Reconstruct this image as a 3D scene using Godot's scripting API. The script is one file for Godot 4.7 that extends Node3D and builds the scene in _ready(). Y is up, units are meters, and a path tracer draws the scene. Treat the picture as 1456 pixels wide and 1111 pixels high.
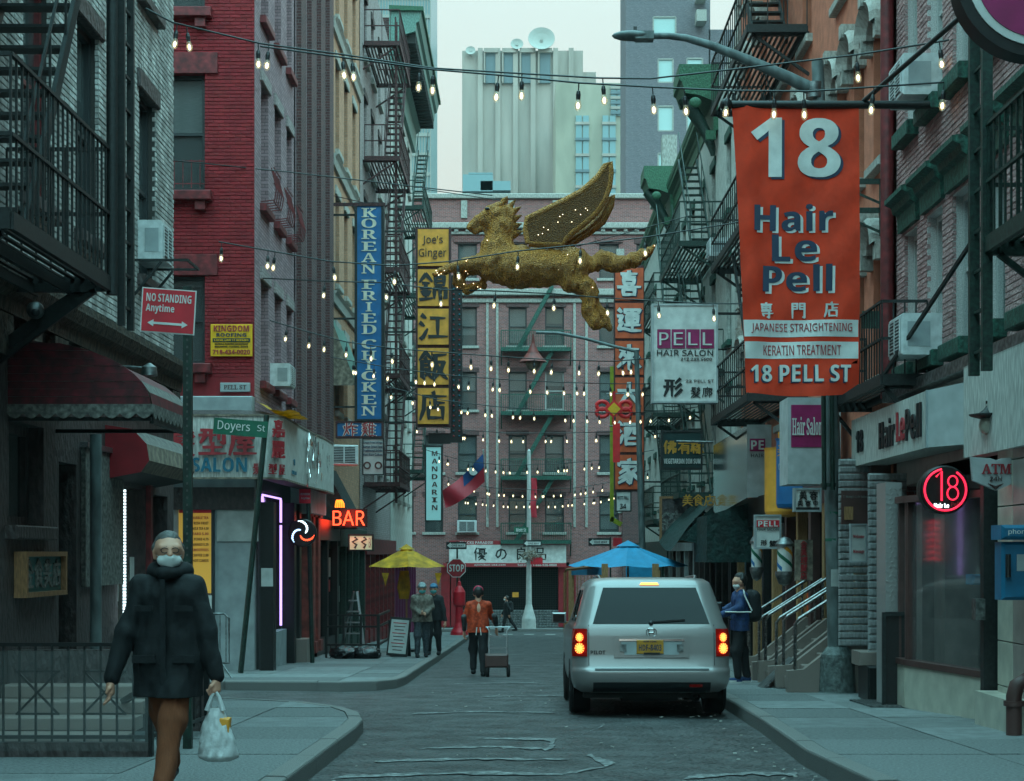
extends Node3D
# A narrow city street that falls away from the viewer towards a cross street.
# d is the distance along the street in metres (z = -d), x runs across it, the road drops SLOPE per metre.
const FOC := 2300.0
const CX := 745.0
const HY := 786.0
const EYE := 1.41
const SLOPE := 0.0313
const WX := 5.05          # building line on either side of the street axis
var M := {}
var used := {}
var rng := RandomNumberGenerator.new()
var G := {}
var sans: SystemFont
var bold: SystemFont
var serif: SystemFont

func P(px: float, py: float, d: float) -> Vector3:
	return Vector3((px - CX) * d / FOC, EYE + (HY - py) * d / FOC, -d)
func gy(d: float) -> float:
	return -SLOPE * d
func ud(px: float, x := WX) -> float:
	return x * FOC / absf(px - CX)
func vy(py: float, d: float) -> float:
	return EYE + (HY - py) * d / FOC

class MB:
	var st := SurfaceTool.new()
	var col := Color.WHITE
	func _init():
		st.begin(Mesh.PRIMITIVE_TRIANGLES)
		st.set_smooth_group(-1)
	func vert(p: Vector3, n: Vector3, uv := Vector2.ZERO):
		st.set_color(col); st.set_normal(n); st.set_uv(uv); st.add_vertex(p)
	func tri(a: Vector3, b: Vector3, c: Vector3):
		var n := (b - a).cross(c - a).normalized()
		vert(a, n); vert(c, n); vert(b, n)
	func quad(a: Vector3, b: Vector3, c: Vector3, d: Vector3):
		var n := (c - a).cross(d - b)
		if n.length() < 1e-12: return
		n = n.normalized()
		vert(a, n, Vector2(0, 1)); vert(c, n, Vector2(1, 0)); vert(b, n, Vector2(1, 1))
		vert(a, n, Vector2(0, 1)); vert(d, n, Vector2(0, 0)); vert(c, n, Vector2(1, 0))
	func squad(a: Vector3, b: Vector3, c: Vector3, d: Vector3, na: Vector3, nb: Vector3, nc: Vector3, nd: Vector3):
		vert(a, na); vert(c, nc); vert(b, nb); vert(a, na); vert(d, nd); vert(c, nc)
	func box(c: Vector3, s: Vector3, b := Basis(), skip_back := false):
		var x := b.x * s.x * 0.5; var y := b.y * s.y * 0.5; var z := b.z * s.z * 0.5
		quad(c - x - y + z, c + x - y + z, c + x + y + z, c - x + y + z)
		if not skip_back: quad(c + x - y - z, c - x - y - z, c - x + y - z, c + x + y - z)
		quad(c + x - y + z, c + x - y - z, c + x + y - z, c + x + y + z)
		quad(c - x - y - z, c - x - y + z, c - x + y + z, c - x + y - z)
		quad(c - x + y + z, c + x + y + z, c + x + y - z, c - x + y - z)
		quad(c - x - y - z, c + x - y - z, c + x - y + z, c - x - y + z)
	func bb(a: Vector3, b: Vector3):
		box((a + b) * 0.5, (b - a).abs())
	# box with chamfered edges along its front (z+) face
	func cbox(c: Vector3, s: Vector3, e: float, b := Basis()):
		var x := b.x * s.x * 0.5; var y := b.y * s.y * 0.5; var z := b.z * s.z * 0.5
		var f := 1.0 - 2.0 * e / s.x; var g := 1.0 - 2.0 * e / s.y; var h := b.z * (s.z * 0.5 - e)
		var o := [c - x - y, c + x - y, c + x + y, c - x + y]
		var i := [c - x * f - y * g, c + x * f - y * g, c + x * f + y * g, c - x * f + y * g]
		quad(i[0] + z, i[1] + z, i[2] + z, i[3] + z)
		for k in 4:
			var l := (k + 1) % 4
			quad(o[k] + h, o[l] + h, i[l] + z, i[k] + z)
			quad(o[k] - z, o[l] - z, o[l] + h, o[k] + h)
		quad(o[1] - z, o[0] - z, o[3] - z, o[2] - z)
	func bar(a: Vector3, b: Vector3, w: float, h := -1.0, up := Vector3.UP):
		if h < 0: h = w
		var z := (b - a); var l := z.length()
		if l < 1e-5: return
		z /= l
		if absf(z.dot(up)) > 0.98: up = Vector3(0, 0, 1) if absf(z.z) < 0.9 else Vector3(1, 0, 0)
		var x := up.cross(z).normalized()
		box((a + b) * 0.5, Vector3(w, h, l), Basis(x, z.cross(x), z))
	func tube(pts: Array, r, sides := 8, caps := true):
		var n := pts.size()
		var rings := []
		var nors := []
		var x := Vector3.ZERO
		for i in n:
			var t: Vector3 = (pts[mini(i + 1, n - 1)] - pts[maxi(i - 1, 0)]).normalized()
			if i == 0:
				x = t.cross(Vector3.UP if absf(t.y) < 0.9 else Vector3(1, 0, 0)).normalized()
			else:
				x = (x - t * x.dot(t)).normalized()
			var y := t.cross(x)
			var rr: float = r[i] if r is Array else r
			var ring := []; var nr := []
			for k in sides:
				var a := TAU * k / sides
				var dd := x * cos(a) + y * sin(a)
				ring.append(pts[i] + dd * rr); nr.append(dd)
			rings.append(ring); nors.append(nr)
		for i in n - 1:
			for k in sides:
				var l := (k + 1) % sides
				squad(rings[i][k], rings[i][l], rings[i + 1][l], rings[i + 1][k], nors[i][k], nors[i][l], nors[i + 1][l], nors[i + 1][k])
		if caps:
			for k in range(1, sides - 1):
				tri(rings[0][0], rings[0][k + 1], rings[0][k])
				tri(rings[n - 1][0], rings[n - 1][k], rings[n - 1][k + 1])
	func lathe(prof: Array, c: Vector3, sides := 16, b := Basis(), a0 := 0.0, a1 := TAU):
		var n := prof.size()
		for i in n - 1:
			var p: Vector2 = prof[i]; var q: Vector2 = prof[i + 1]
			var t := (q - p)
			if t.length() < 1e-6: continue
			var nn := Vector2(t.y, -t.x).normalized()
			for k in sides:
				var u := a0 + (a1 - a0) * k / sides; var v := a0 + (a1 - a0) * (k + 1) / sides
				var du := b.x * cos(u) - b.z * sin(u); var dv := b.x * cos(v) - b.z * sin(v)
				var nu := du * nn.x + b.y * nn.y; var nv := dv * nn.x + b.y * nn.y
				var A := c + du * p.x + b.y * p.y; var B := c + dv * p.x + b.y * p.y
				var C := c + dv * q.x + b.y * q.y; var D := c + du * q.x + b.y * q.y
				if p.x < 1e-5: vert(A, nu); vert(D, nu); vert(C, nv)
				elif q.x < 1e-5: vert(A, nu); vert(D, nu); vert(B, nv)
				else: squad(A, B, C, D, nu, nv, nv, nu)
	# polygon in the local x-y plane, thick along local z (front at +z/2)
	func prism(poly: PackedVector2Array, depth: float, t := Transform3D(), back := true):
		var q := poly
		if Geometry2D.is_polygon_clockwise(q) == false: pass
		var area := 0.0
		for i in q.size():
			var a := q[i]; var b := q[(i + 1) % q.size()]
			area += a.x * b.y - b.x * a.y
		if area < 0: q = poly.duplicate(); q.reverse()
		var id := Geometry2D.triangulate_polygon(q)
		var h := depth * 0.5
		var f := func(v: Vector2, z: float) -> Vector3: return t * Vector3(v.x, v.y, z)
		for i in range(0, id.size(), 3):
			var a := q[id[i]]; var b := q[id[i + 1]]; var c := q[id[i + 2]]
			if (b - a).cross(c - a) < 0: var s := b; b = c; c = s
			tri(f.call(a, h), f.call(b, h), f.call(c, h))
			if back: tri(f.call(a, -h), f.call(c, -h), f.call(b, -h))
		for i in q.size():
			var a := q[i]; var b := q[(i + 1) % q.size()]
			quad(f.call(a, -h), f.call(b, -h), f.call(b, h), f.call(a, h))
	# grid of points, smooth normals; pts[i][j]
	func grid(pts: Array, flip := false):
		var n := pts.size(); var m: int = pts[0].size()
		var nr := []
		for i in n:
			var row := []
			for j in m:
				var du: Vector3 = pts[mini(i + 1, n - 1)][j] - pts[maxi(i - 1, 0)][j]
				var dv: Vector3 = pts[i][mini(j + 1, m - 1)] - pts[i][maxi(j - 1, 0)]
				var nn := dv.cross(du).normalized()
				row.append(-nn if flip else nn)
			nr.append(row)
		for i in n - 1:
			for j in m - 1:
				if flip: squad(pts[i][j], pts[i + 1][j], pts[i + 1][j + 1], pts[i][j + 1], nr[i][j], nr[i + 1][j], nr[i + 1][j + 1], nr[i][j + 1])
				else: squad(pts[i][j], pts[i][j + 1], pts[i + 1][j + 1], pts[i + 1][j], nr[i][j], nr[i][j + 1], nr[i + 1][j + 1], nr[i + 1][j])
	func ball(c: Vector3, r: Vector3, sides := 12, rows := 8, b := Basis()):
		var g := []
		for i in rows + 1:
			var a := PI * i / rows
			var row := []
			for k in sides + 1:
				var o := TAU * k / sides
				row.append(c + b.x * (r.x * sin(a) * cos(o)) + b.y * (r.y * cos(a)) + b.z * (r.z * sin(a) * sin(o)))
			g.append(row)
		for i in rows:
			for k in sides:
				var A: Vector3 = g[i][k]; var B: Vector3 = g[i][k + 1]; var C: Vector3 = g[i + 1][k + 1]; var D: Vector3 = g[i + 1][k]
				var nf := func(p: Vector3) -> Vector3:
					var l := p - c
					return (b.x * (l.dot(b.x) / (r.x * r.x)) + b.y * (l.dot(b.y) / (r.y * r.y)) + b.z * (l.dot(b.z) / (r.z * r.z))).normalized()
				var na: Vector3 = nf.call(A); var nb: Vector3 = nf.call(B); var nc: Vector3 = nf.call(C); var nd: Vector3 = nf.call(D)
				if i == 0: vert(A, na); vert(D, nd); vert(C, nc)
				elif i == rows - 1: vert(A, na); vert(D, nd); vert(B, nb)
				else: squad(A, B, C, D, na, nb, nc, nd)
	func commit() -> ArrayMesh:
		return st.commit()

func V(x: float, y: float, z: float) -> Vector3: return Vector3(x, y, z)
func nm(n: String) -> String:
	used[n] = used.get(n, -1) + 1
	return n if used[n] == 0 else "%s_%03d" % [n, used[n]]
func tag(o: Node3D, label: String, category := "", group := "", kind := ""):
	if label: o.set_meta("label", label)
	if category: o.set_meta("category", category)
	if group: o.set_meta("group", group)
	if kind: o.set_meta("kind", kind)
# a thing whose parts are given in street coordinates; at is its base
func thing(n: String, label: String, category: String, at := Vector3.ZERO, group := "") -> Node3D:
	var o := Node3D.new()
	o.name = nm(n); add_child(o); o.position = at
	tag(o, label, category, group)
	o.set_meta("base", at)
	return o
func part(parent: Node3D, n: String, mb, mat, local := false) -> MeshInstance3D:
	var o := MeshInstance3D.new()
	o.name = n
	o.mesh = mb.commit() if mb is MB else mb
	o.material_override = M[mat] if mat is String else mat
	parent.add_child(o, true)
	if not local and parent.has_meta("base"): o.position = -parent.get_meta("base")
	return o
func one(n: String, mb, mat, label: String, category: String, group := "") -> MeshInstance3D:
	var o := MeshInstance3D.new()
	o.name = nm(n); o.mesh = mb.commit() if mb is MB else mb
	o.material_override = M[mat] if mat is String else mat
	add_child(o); tag(o, label, category, group)
	return o
func stru(n: String, mb, mat) -> MeshInstance3D:
	var o := one(n, mb, mat, "", "")
	o.set_meta("kind", "structure")
	return o

# ---------- materials ----------
func noise_tex(freq: float, lo: float, hi: float, octaves := 4, sd := 1, type := FastNoiseLite.TYPE_SIMPLEX_SMOOTH, size := 512) -> NoiseTexture2D:
	var t := NoiseTexture2D.new()
	var f := FastNoiseLite.new()
	f.noise_type = type; f.frequency = freq; f.fractal_octaves = octaves; f.seed = sd
	t.noise = f; t.width = size; t.height = size; t.seamless = true
	var g := Gradient.new()
	g.set_color(0, Color(lo, lo, lo)); g.set_color(1, Color(hi, hi, hi))
	t.color_ramp = g
	return t
func normal_tex(freq: float, strength: float, octaves := 4, sd := 5, size := 512) -> NoiseTexture2D:
	var t := NoiseTexture2D.new()
	var f := FastNoiseLite.new()
	f.frequency = freq; f.fractal_octaves = octaves; f.seed = sd
	t.noise = f; t.width = size; t.height = size; t.seamless = true
	t.as_normal_map = true; t.bump_strength = strength
	return t
func lin(c) -> Color:
	return (c as Color).linear_to_srgb()
func mat(n: String, c: Color, rough := 0.8, tex: Texture2D = null, scale := V(1, 1, 1), nrm: Texture2D = null, nscale := 0.5) -> StandardMaterial3D:
	var m := StandardMaterial3D.new()
	m.resource_name = n
	m.albedo_color = lin(c); m.roughness = rough
	if tex or nrm:
		m.albedo_texture = tex
		m.uv1_triplanar = true; m.uv1_world_triplanar = true; m.uv1_scale = scale
		if nrm: m.normal_enabled = true; m.normal_texture = nrm; m.normal_scale = nscale
	M[n] = m
	return m
func metal(n: String, c: Color, rough := 0.4, tex: Texture2D = null, scale := V(1, 1, 1)):
	mat(n, c, rough, tex, scale).metallic = 1.0
func glow(n: String, c: Color, e: float):
	var m := mat(n, c, 0.5)
	m.emission_enabled = true; m.emission = lin(c); m.emission_energy_multiplier = e
func glass(n: String, c: Color, a: float):
	var m := StandardMaterial3D.new()
	m.resource_name = n
	m.albedo_color = lin(Color(c.r, c.g, c.b)); m.albedo_color.a = a
	m.transparency = BaseMaterial3D.TRANSPARENCY_ALPHA; m.roughness = 0.05
	M[n] = m
# running-bond brick print for walls too far off to pick the bricks apart
func brick_tex(brick: Color, brick2: Color, mortar: Color, sd: int, courses := 24, across := 8) -> ImageTexture:
	var r := RandomNumberGenerator.new(); r.seed = sd
	var H := courses * 12; var W := across * 36
	var im := Image.create(W, H, false, Image.FORMAT_RGB8)
	var f := FastNoiseLite.new(); f.seed = sd; f.frequency = 0.12
	for c in courses:
		var tones := []
		for k in across * 2: tones.append(r.randf())
		var off := (18 if c % 2 else 0) + r.randi_range(-2, 2)
		for y in 12:
			for x in W:
				var xx := posmod(x + off, W)
				var k := xx / 36
				var b := xx % 36
				var col: Color
				if y < 2 or b < 2: col = mortar
				else:
					var t: float = tones[k]
					col = brick.lerp(brick2, t) * (0.85 + 0.3 * tones[k + across])
				col *= 1.0 + 0.22 * f.get_noise_2d(x, y + c * 12)
				im.set_pixel(x, c * 12 + y, lin(Color(col.r, col.g, col.b)))
	return ImageTexture.create_from_image(im)
func brick_mat(n: String, b1: Color, b2: Color, mo: Color, sd: int, rough := 0.9):
	mat(n, Color.WHITE, rough, brick_tex(b1, b2, mo, sd), V(1 / 1.64, 1 / 1.63, 1 / 1.64), M_nrm_fine, 0.6)
var M_nrm_fine: Texture2D

# ---------- walls and windows ----------
# A wall in the plane through O with axes U (along) and UP, facing N; holes are [u0,u1,v0,v1] with real reveals.
func holed(mb: MB, O: Vector3, U: Vector3, N: Vector3, u0: float, u1: float, v0: float, v1: float, holes: Array, reveal := 0.22):
	var us := [u0, u1]; var vs := [v0, v1]
	for h in holes:
		for k in 2:
			if h[k] > u0 and h[k] < u1 and not us.has(h[k]): us.append(h[k])
			if h[k + 2] > v0 and h[k + 2] < v1 and not vs.has(h[k + 2]): vs.append(h[k + 2])
	us.sort(); vs.sort()
	var f := func(u: float, v: float, dep := 0.0) -> Vector3: return O + U * u + Vector3.UP * v - N * dep
	var flip := U.cross(Vector3.UP).dot(N) < 0
	var q := func(a, b, c, d):
		if flip: mb.quad(b, a, d, c)
		else: mb.quad(a, b, c, d)
	for j in vs.size() - 1:
		var start := -1.0
		for i in us.size():
			var inside := true
			if i < us.size() - 1:
				inside = false
				var mu: float = (us[i] + us[i + 1]) * 0.5; var mv: float = (vs[j] + vs[j + 1]) * 0.5
				for h in holes:
					if mu > h[0] and mu < h[1] and mv > h[2] and mv < h[3]: inside = true; break
			if not inside and start < -0.5: start = i
			if inside and start > -0.5:
				q.call(f.call(us[int(start)], vs[j]), f.call(us[i], vs[j]), f.call(us[i], vs[j + 1]), f.call(us[int(start)], vs[j + 1]))
				start = -1.0
	for h in holes:
		q.call(f.call(h[0], h[2]), f.call(h[1], h[2]), f.call(h[1], h[2], reveal), f.call(h[0], h[2], reveal))
		q.call(f.call(h[0], h[3], reveal), f.call(h[1], h[3], reveal), f.call(h[1], h[3]), f.call(h[0], h[3]))
		q.call(f.call(h[0], h[2]), f.call(h[0], h[2], reveal), f.call(h[0], h[3], reveal), f.call(h[0], h[3]))
		q.call(f.call(h[1], h[2], reveal), f.call(h[1], h[2]), f.call(h[1], h[3]), f.call(h[1], h[3], reveal))

# a sash window in a hole h; o: frame, pane, blind (0..1 of the height), blind_mat, sill, lintel, sill_mat, deep, arch
func window(b: Node3D, O: Vector3, U: Vector3, N: Vector3, h: Array, o := {}):
	var w := Node3D.new(); w.name = "window"; b.add_child(w, true)
	if b.has_meta("base"): w.position = -b.get_meta("base")
	var dep: float = o.get("deep", 0.14)
	var bs := Basis(U if U.cross(Vector3.UP).dot(N) > 0 else -U, Vector3.UP, N)
	var c := func(u: float, v: float, dd: float) -> Vector3: return O + U * u + Vector3.UP * v - N * dd
	var fw: float = o.get("fw", 0.07)
	var wd: float = h[1] - h[0]; var hh: float = h[3] - h[2]
	var mu: float = (h[0] + h[1]) * 0.5; var mv: float = (h[2] + h[3]) * 0.5
	var mb := MB.new()
	for s in [0, 1]:
		mb.box(c.call(h[s] + fw * 0.5 * (1 - 2 * s), mv, dep), V(fw, hh, 0.08), bs)
		mb.box(c.call(mu, h[2 + s] + fw * 0.5 * (1 - 2 * s), dep), V(wd - 2 * fw, fw, 0.08), bs)
	if o.get("sash", true):
		mb.box(c.call(mu, mv, dep + 0.008), V(wd - 2 * fw, 0.055, 0.07), bs)
	part(w, "frame", mb, o.get("frame", "frame_dark"), true)
	mb = MB.new()
	mb.box(c.call(mu, mv, dep + 0.02), V(wd - 1.6 * fw, hh - 1.6 * fw, 0.006), bs)
	part(w, "pane", mb, o.get("pane", "pane"), true)
	var bl: float = o.get("blind", 0.0)
	if bl > 0.02:
		mb = MB.new()
		mb.box(c.call(mu, h[3] - hh * bl * 0.5 - 0.02, dep + 0.06), V(wd - fw, hh * bl, 0.006), bs)
		part(w, "blind", mb, o.get("blind_mat", "blind"), true)
	mb = MB.new()
	mb.box(c.call(mu, mv, 0.62), V(wd + 0.2, hh + 0.2, 0.02), bs)
	for s in [-1, 1]:
		mb.box(c.call(mu + s * (wd * 0.5 + 0.09), mv, 0.42), V(0.02, hh + 0.2, 0.38), bs)
		mb.box(c.call(mu, mv + s * (hh * 0.5 + 0.09), 0.42), V(wd + 0.16, 0.02, 0.38), bs)
	part(w, "room_recess", mb, "room", true)
	if o.has("sill"):
		mb = MB.new()
		mb.cbox(c.call(mu, h[2] - 0.07, -0.02), V(wd + 0.24, 0.14, 0.2), 0.015, bs)
		part(w, "sill", mb, o.sill, true)
	if o.has("lintel"):
		mb = MB.new()
		mb.cbox(c.call(mu, h[3] + 0.12, 0.0), V(wd + 0.24, 0.24, 0.1), 0.015, bs)
		part(w, "lintel", mb, o.lintel, true)
	return w

# real bricks on a wall: the largest ones single parts, the rest one mass
func brickwork(b: Node3D, O: Vector3, U: Vector3, N: Vector3, u0: float, u1: float, v0: float, v1: float, holes: Array, matn: String, mort: String, singles: Callable, c1: Color, c2: Color, sd: int, stuff_name := "bricks"):
	var r := RandomNumberGenerator.new(); r.seed = sd
	var bl := 0.205; var ch := 0.068; var jt := 0.011
	var mb := MB.new()
	var bs := Basis(U if U.cross(Vector3.UP).dot(N) > 0 else -U, Vector3.UP, N)
	var fullmesh := []
	for k in 5:
		var q := MB.new(); q.col = c1.lerp(c2, k / 4.0)
		q.cbox(Vector3.ZERO, V(bl - jt, ch - jt, 0.05), 0.004)
		fullmesh.append(q.commit())
	var nsing := 0
	var rows := int((v1 - v0) / ch)
	for j in rows:
		var va := v0 + j * ch; var vb := va + ch - jt
		var spans := [[u0, u1]]
		for h in holes:
			if h[3] > va + 0.02 and h[2] < vb - 0.02:
				var nx := []
				for s in spans:
					if h[0] > s[0] and h[0] < s[1] and h[1] > s[0] and h[1] < s[1]: nx.append([s[0], h[0]]); nx.append([h[1], s[1]])
					elif h[0] > s[0] and h[0] < s[1]: nx.append([s[0], h[0]])
					elif h[1] > s[0] and h[1] < s[1]: nx.append([h[1], s[1]])
					elif h[1] <= s[0] or h[0] >= s[1]: nx.append(s)
				spans = nx
		for s in spans:
			var off := 0.0 if j % 2 else bl * 0.5
			var k0 := floori((s[0] - u0 - off) / bl)
			var k := k0
			while u0 + off + k * bl < s[1]:
				var a := maxf(u0 + off + k * bl, s[0]); var e := minf(u0 + off + (k + 1) * bl - jt, s[1])
				k += 1
				if e - a < 0.025: continue
				var proud := r.randf_range(-0.003, 0.004)
				var cc := O + U * (a + e) * 0.5 + Vector3.UP * ((va + vb) * 0.5 + r.randf_range(-0.001, 0.001)) + N * (proud - 0.02)
				var full := absf(e - a - (bl - jt)) < 0.001
				if full and nsing < 300 and singles.call((a + e) * 0.5, va):
					nsing += 1
					var o := MeshInstance3D.new(); o.name = "brick"; o.mesh = fullmesh[r.randi() % 5]
					o.material_override = M[matn]; o.transform = Transform3D(bs, cc - (b.get_meta("base") if b.has_meta("base") else Vector3.ZERO))
					b.add_child(o, true)
				else:
					mb.col = c1.lerp(c2, r.randf()) * r.randf_range(0.85, 1.1)
					mb.cbox(cc, V(e - a, vb - va, 0.05), 0.004, bs)
	var p := part(b, stuff_name, mb, matn)
	p.set_meta("kind", "stuff")
	mb = MB.new()
	holed(mb, O - N * 0.009, U, N, u0, u1, v0, v1, holes.map(func(h): return [h[0] - 0.005, h[1] + 0.005, h[2] - 0.005, h[3] + 0.005]))
	part(b, "mortar", mb, mort)

# ---------- lettering ----------
func text(parent: Node3D, s: String, font: Font, h: float, w: float, at: Transform3D, m, depth := 0.01, n := "lettering") -> MeshInstance3D:
	var t := TextMesh.new()
	t.text = s; t.font = font; t.font_size = 48; t.pixel_size = 0.01; t.depth = 0.1; t.curve_step = 1.5
	var bx := t.get_aabb()
	var o := MeshInstance3D.new(); o.name = n; o.mesh = t; o.material_override = M[m] if m is String else m
	parent.add_child(o, true)
	var sy := h / bx.size.y; var sx := (w / bx.size.x) if w > 0 else sy
	var ctr := bx.get_center()
	var loc := Transform3D(Basis.from_scale(V(sx, sy, depth / 0.1)), V(-ctr.x * sx, -ctr.y * sy, 0))
	var base := Vector3.ZERO
	if parent.has_meta("base"): base = parent.get_meta("base")
	o.transform = Transform3D(Basis(), -base) * at * loc
	return o
# characters written stroke by stroke; each stroke has its own edge and depth
func glyph(mb: MB, ch: String, at: Transform3D, size: float, wt := 0.1, taper := 0.6, th := 0.02):
	var i := 0
	for s in G[ch]:
		i += 1
		var lift := i * 0.0006
		var n: int = s.size()
		for k in n - 1:
			var a := Vector2(s[k][0] / 100.0 - 0.5, 0.5 - s[k][1] / 100.0) * size
			var b := Vector2(s[k + 1][0] / 100.0 - 0.5, 0.5 - s[k + 1][1] / 100.0) * size
			var dr := (b - a).normalized()
			var nn := Vector2(-dr.y, dr.x) * wt * size * 0.5
			if absf(dr.y) < 0.3: nn *= 0.78
			var e := dr * wt * size * 0.28
			var f := taper if k == n - 2 else 1.0
			var poly := PackedVector2Array([a - nn - e * 0.6, a + nn - e, (a + b) * 0.5 + nn * (0.85 + 0.15 * f), b + nn * f + e, b - nn * f + e * 0.6, (a + b) * 0.5 - nn * (0.85 + 0.15 * f)])
			mb.prism(poly, th + lift * 2.0 + k * 0.0008, at, false)
func cjk(parent: Node3D, s: String, places: Array, size: float, m, wt := 0.1, taper := 0.6):
	for i in s.length():
		var mb := MB.new()
		glyph(mb, s[i], places[i], size, wt, taper)
		part(parent, "character", mb, m)
func facing(p: Vector3, turn := 0.0) -> Transform3D:
	return Transform3D(Basis(Vector3.UP, turn), p)
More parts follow.
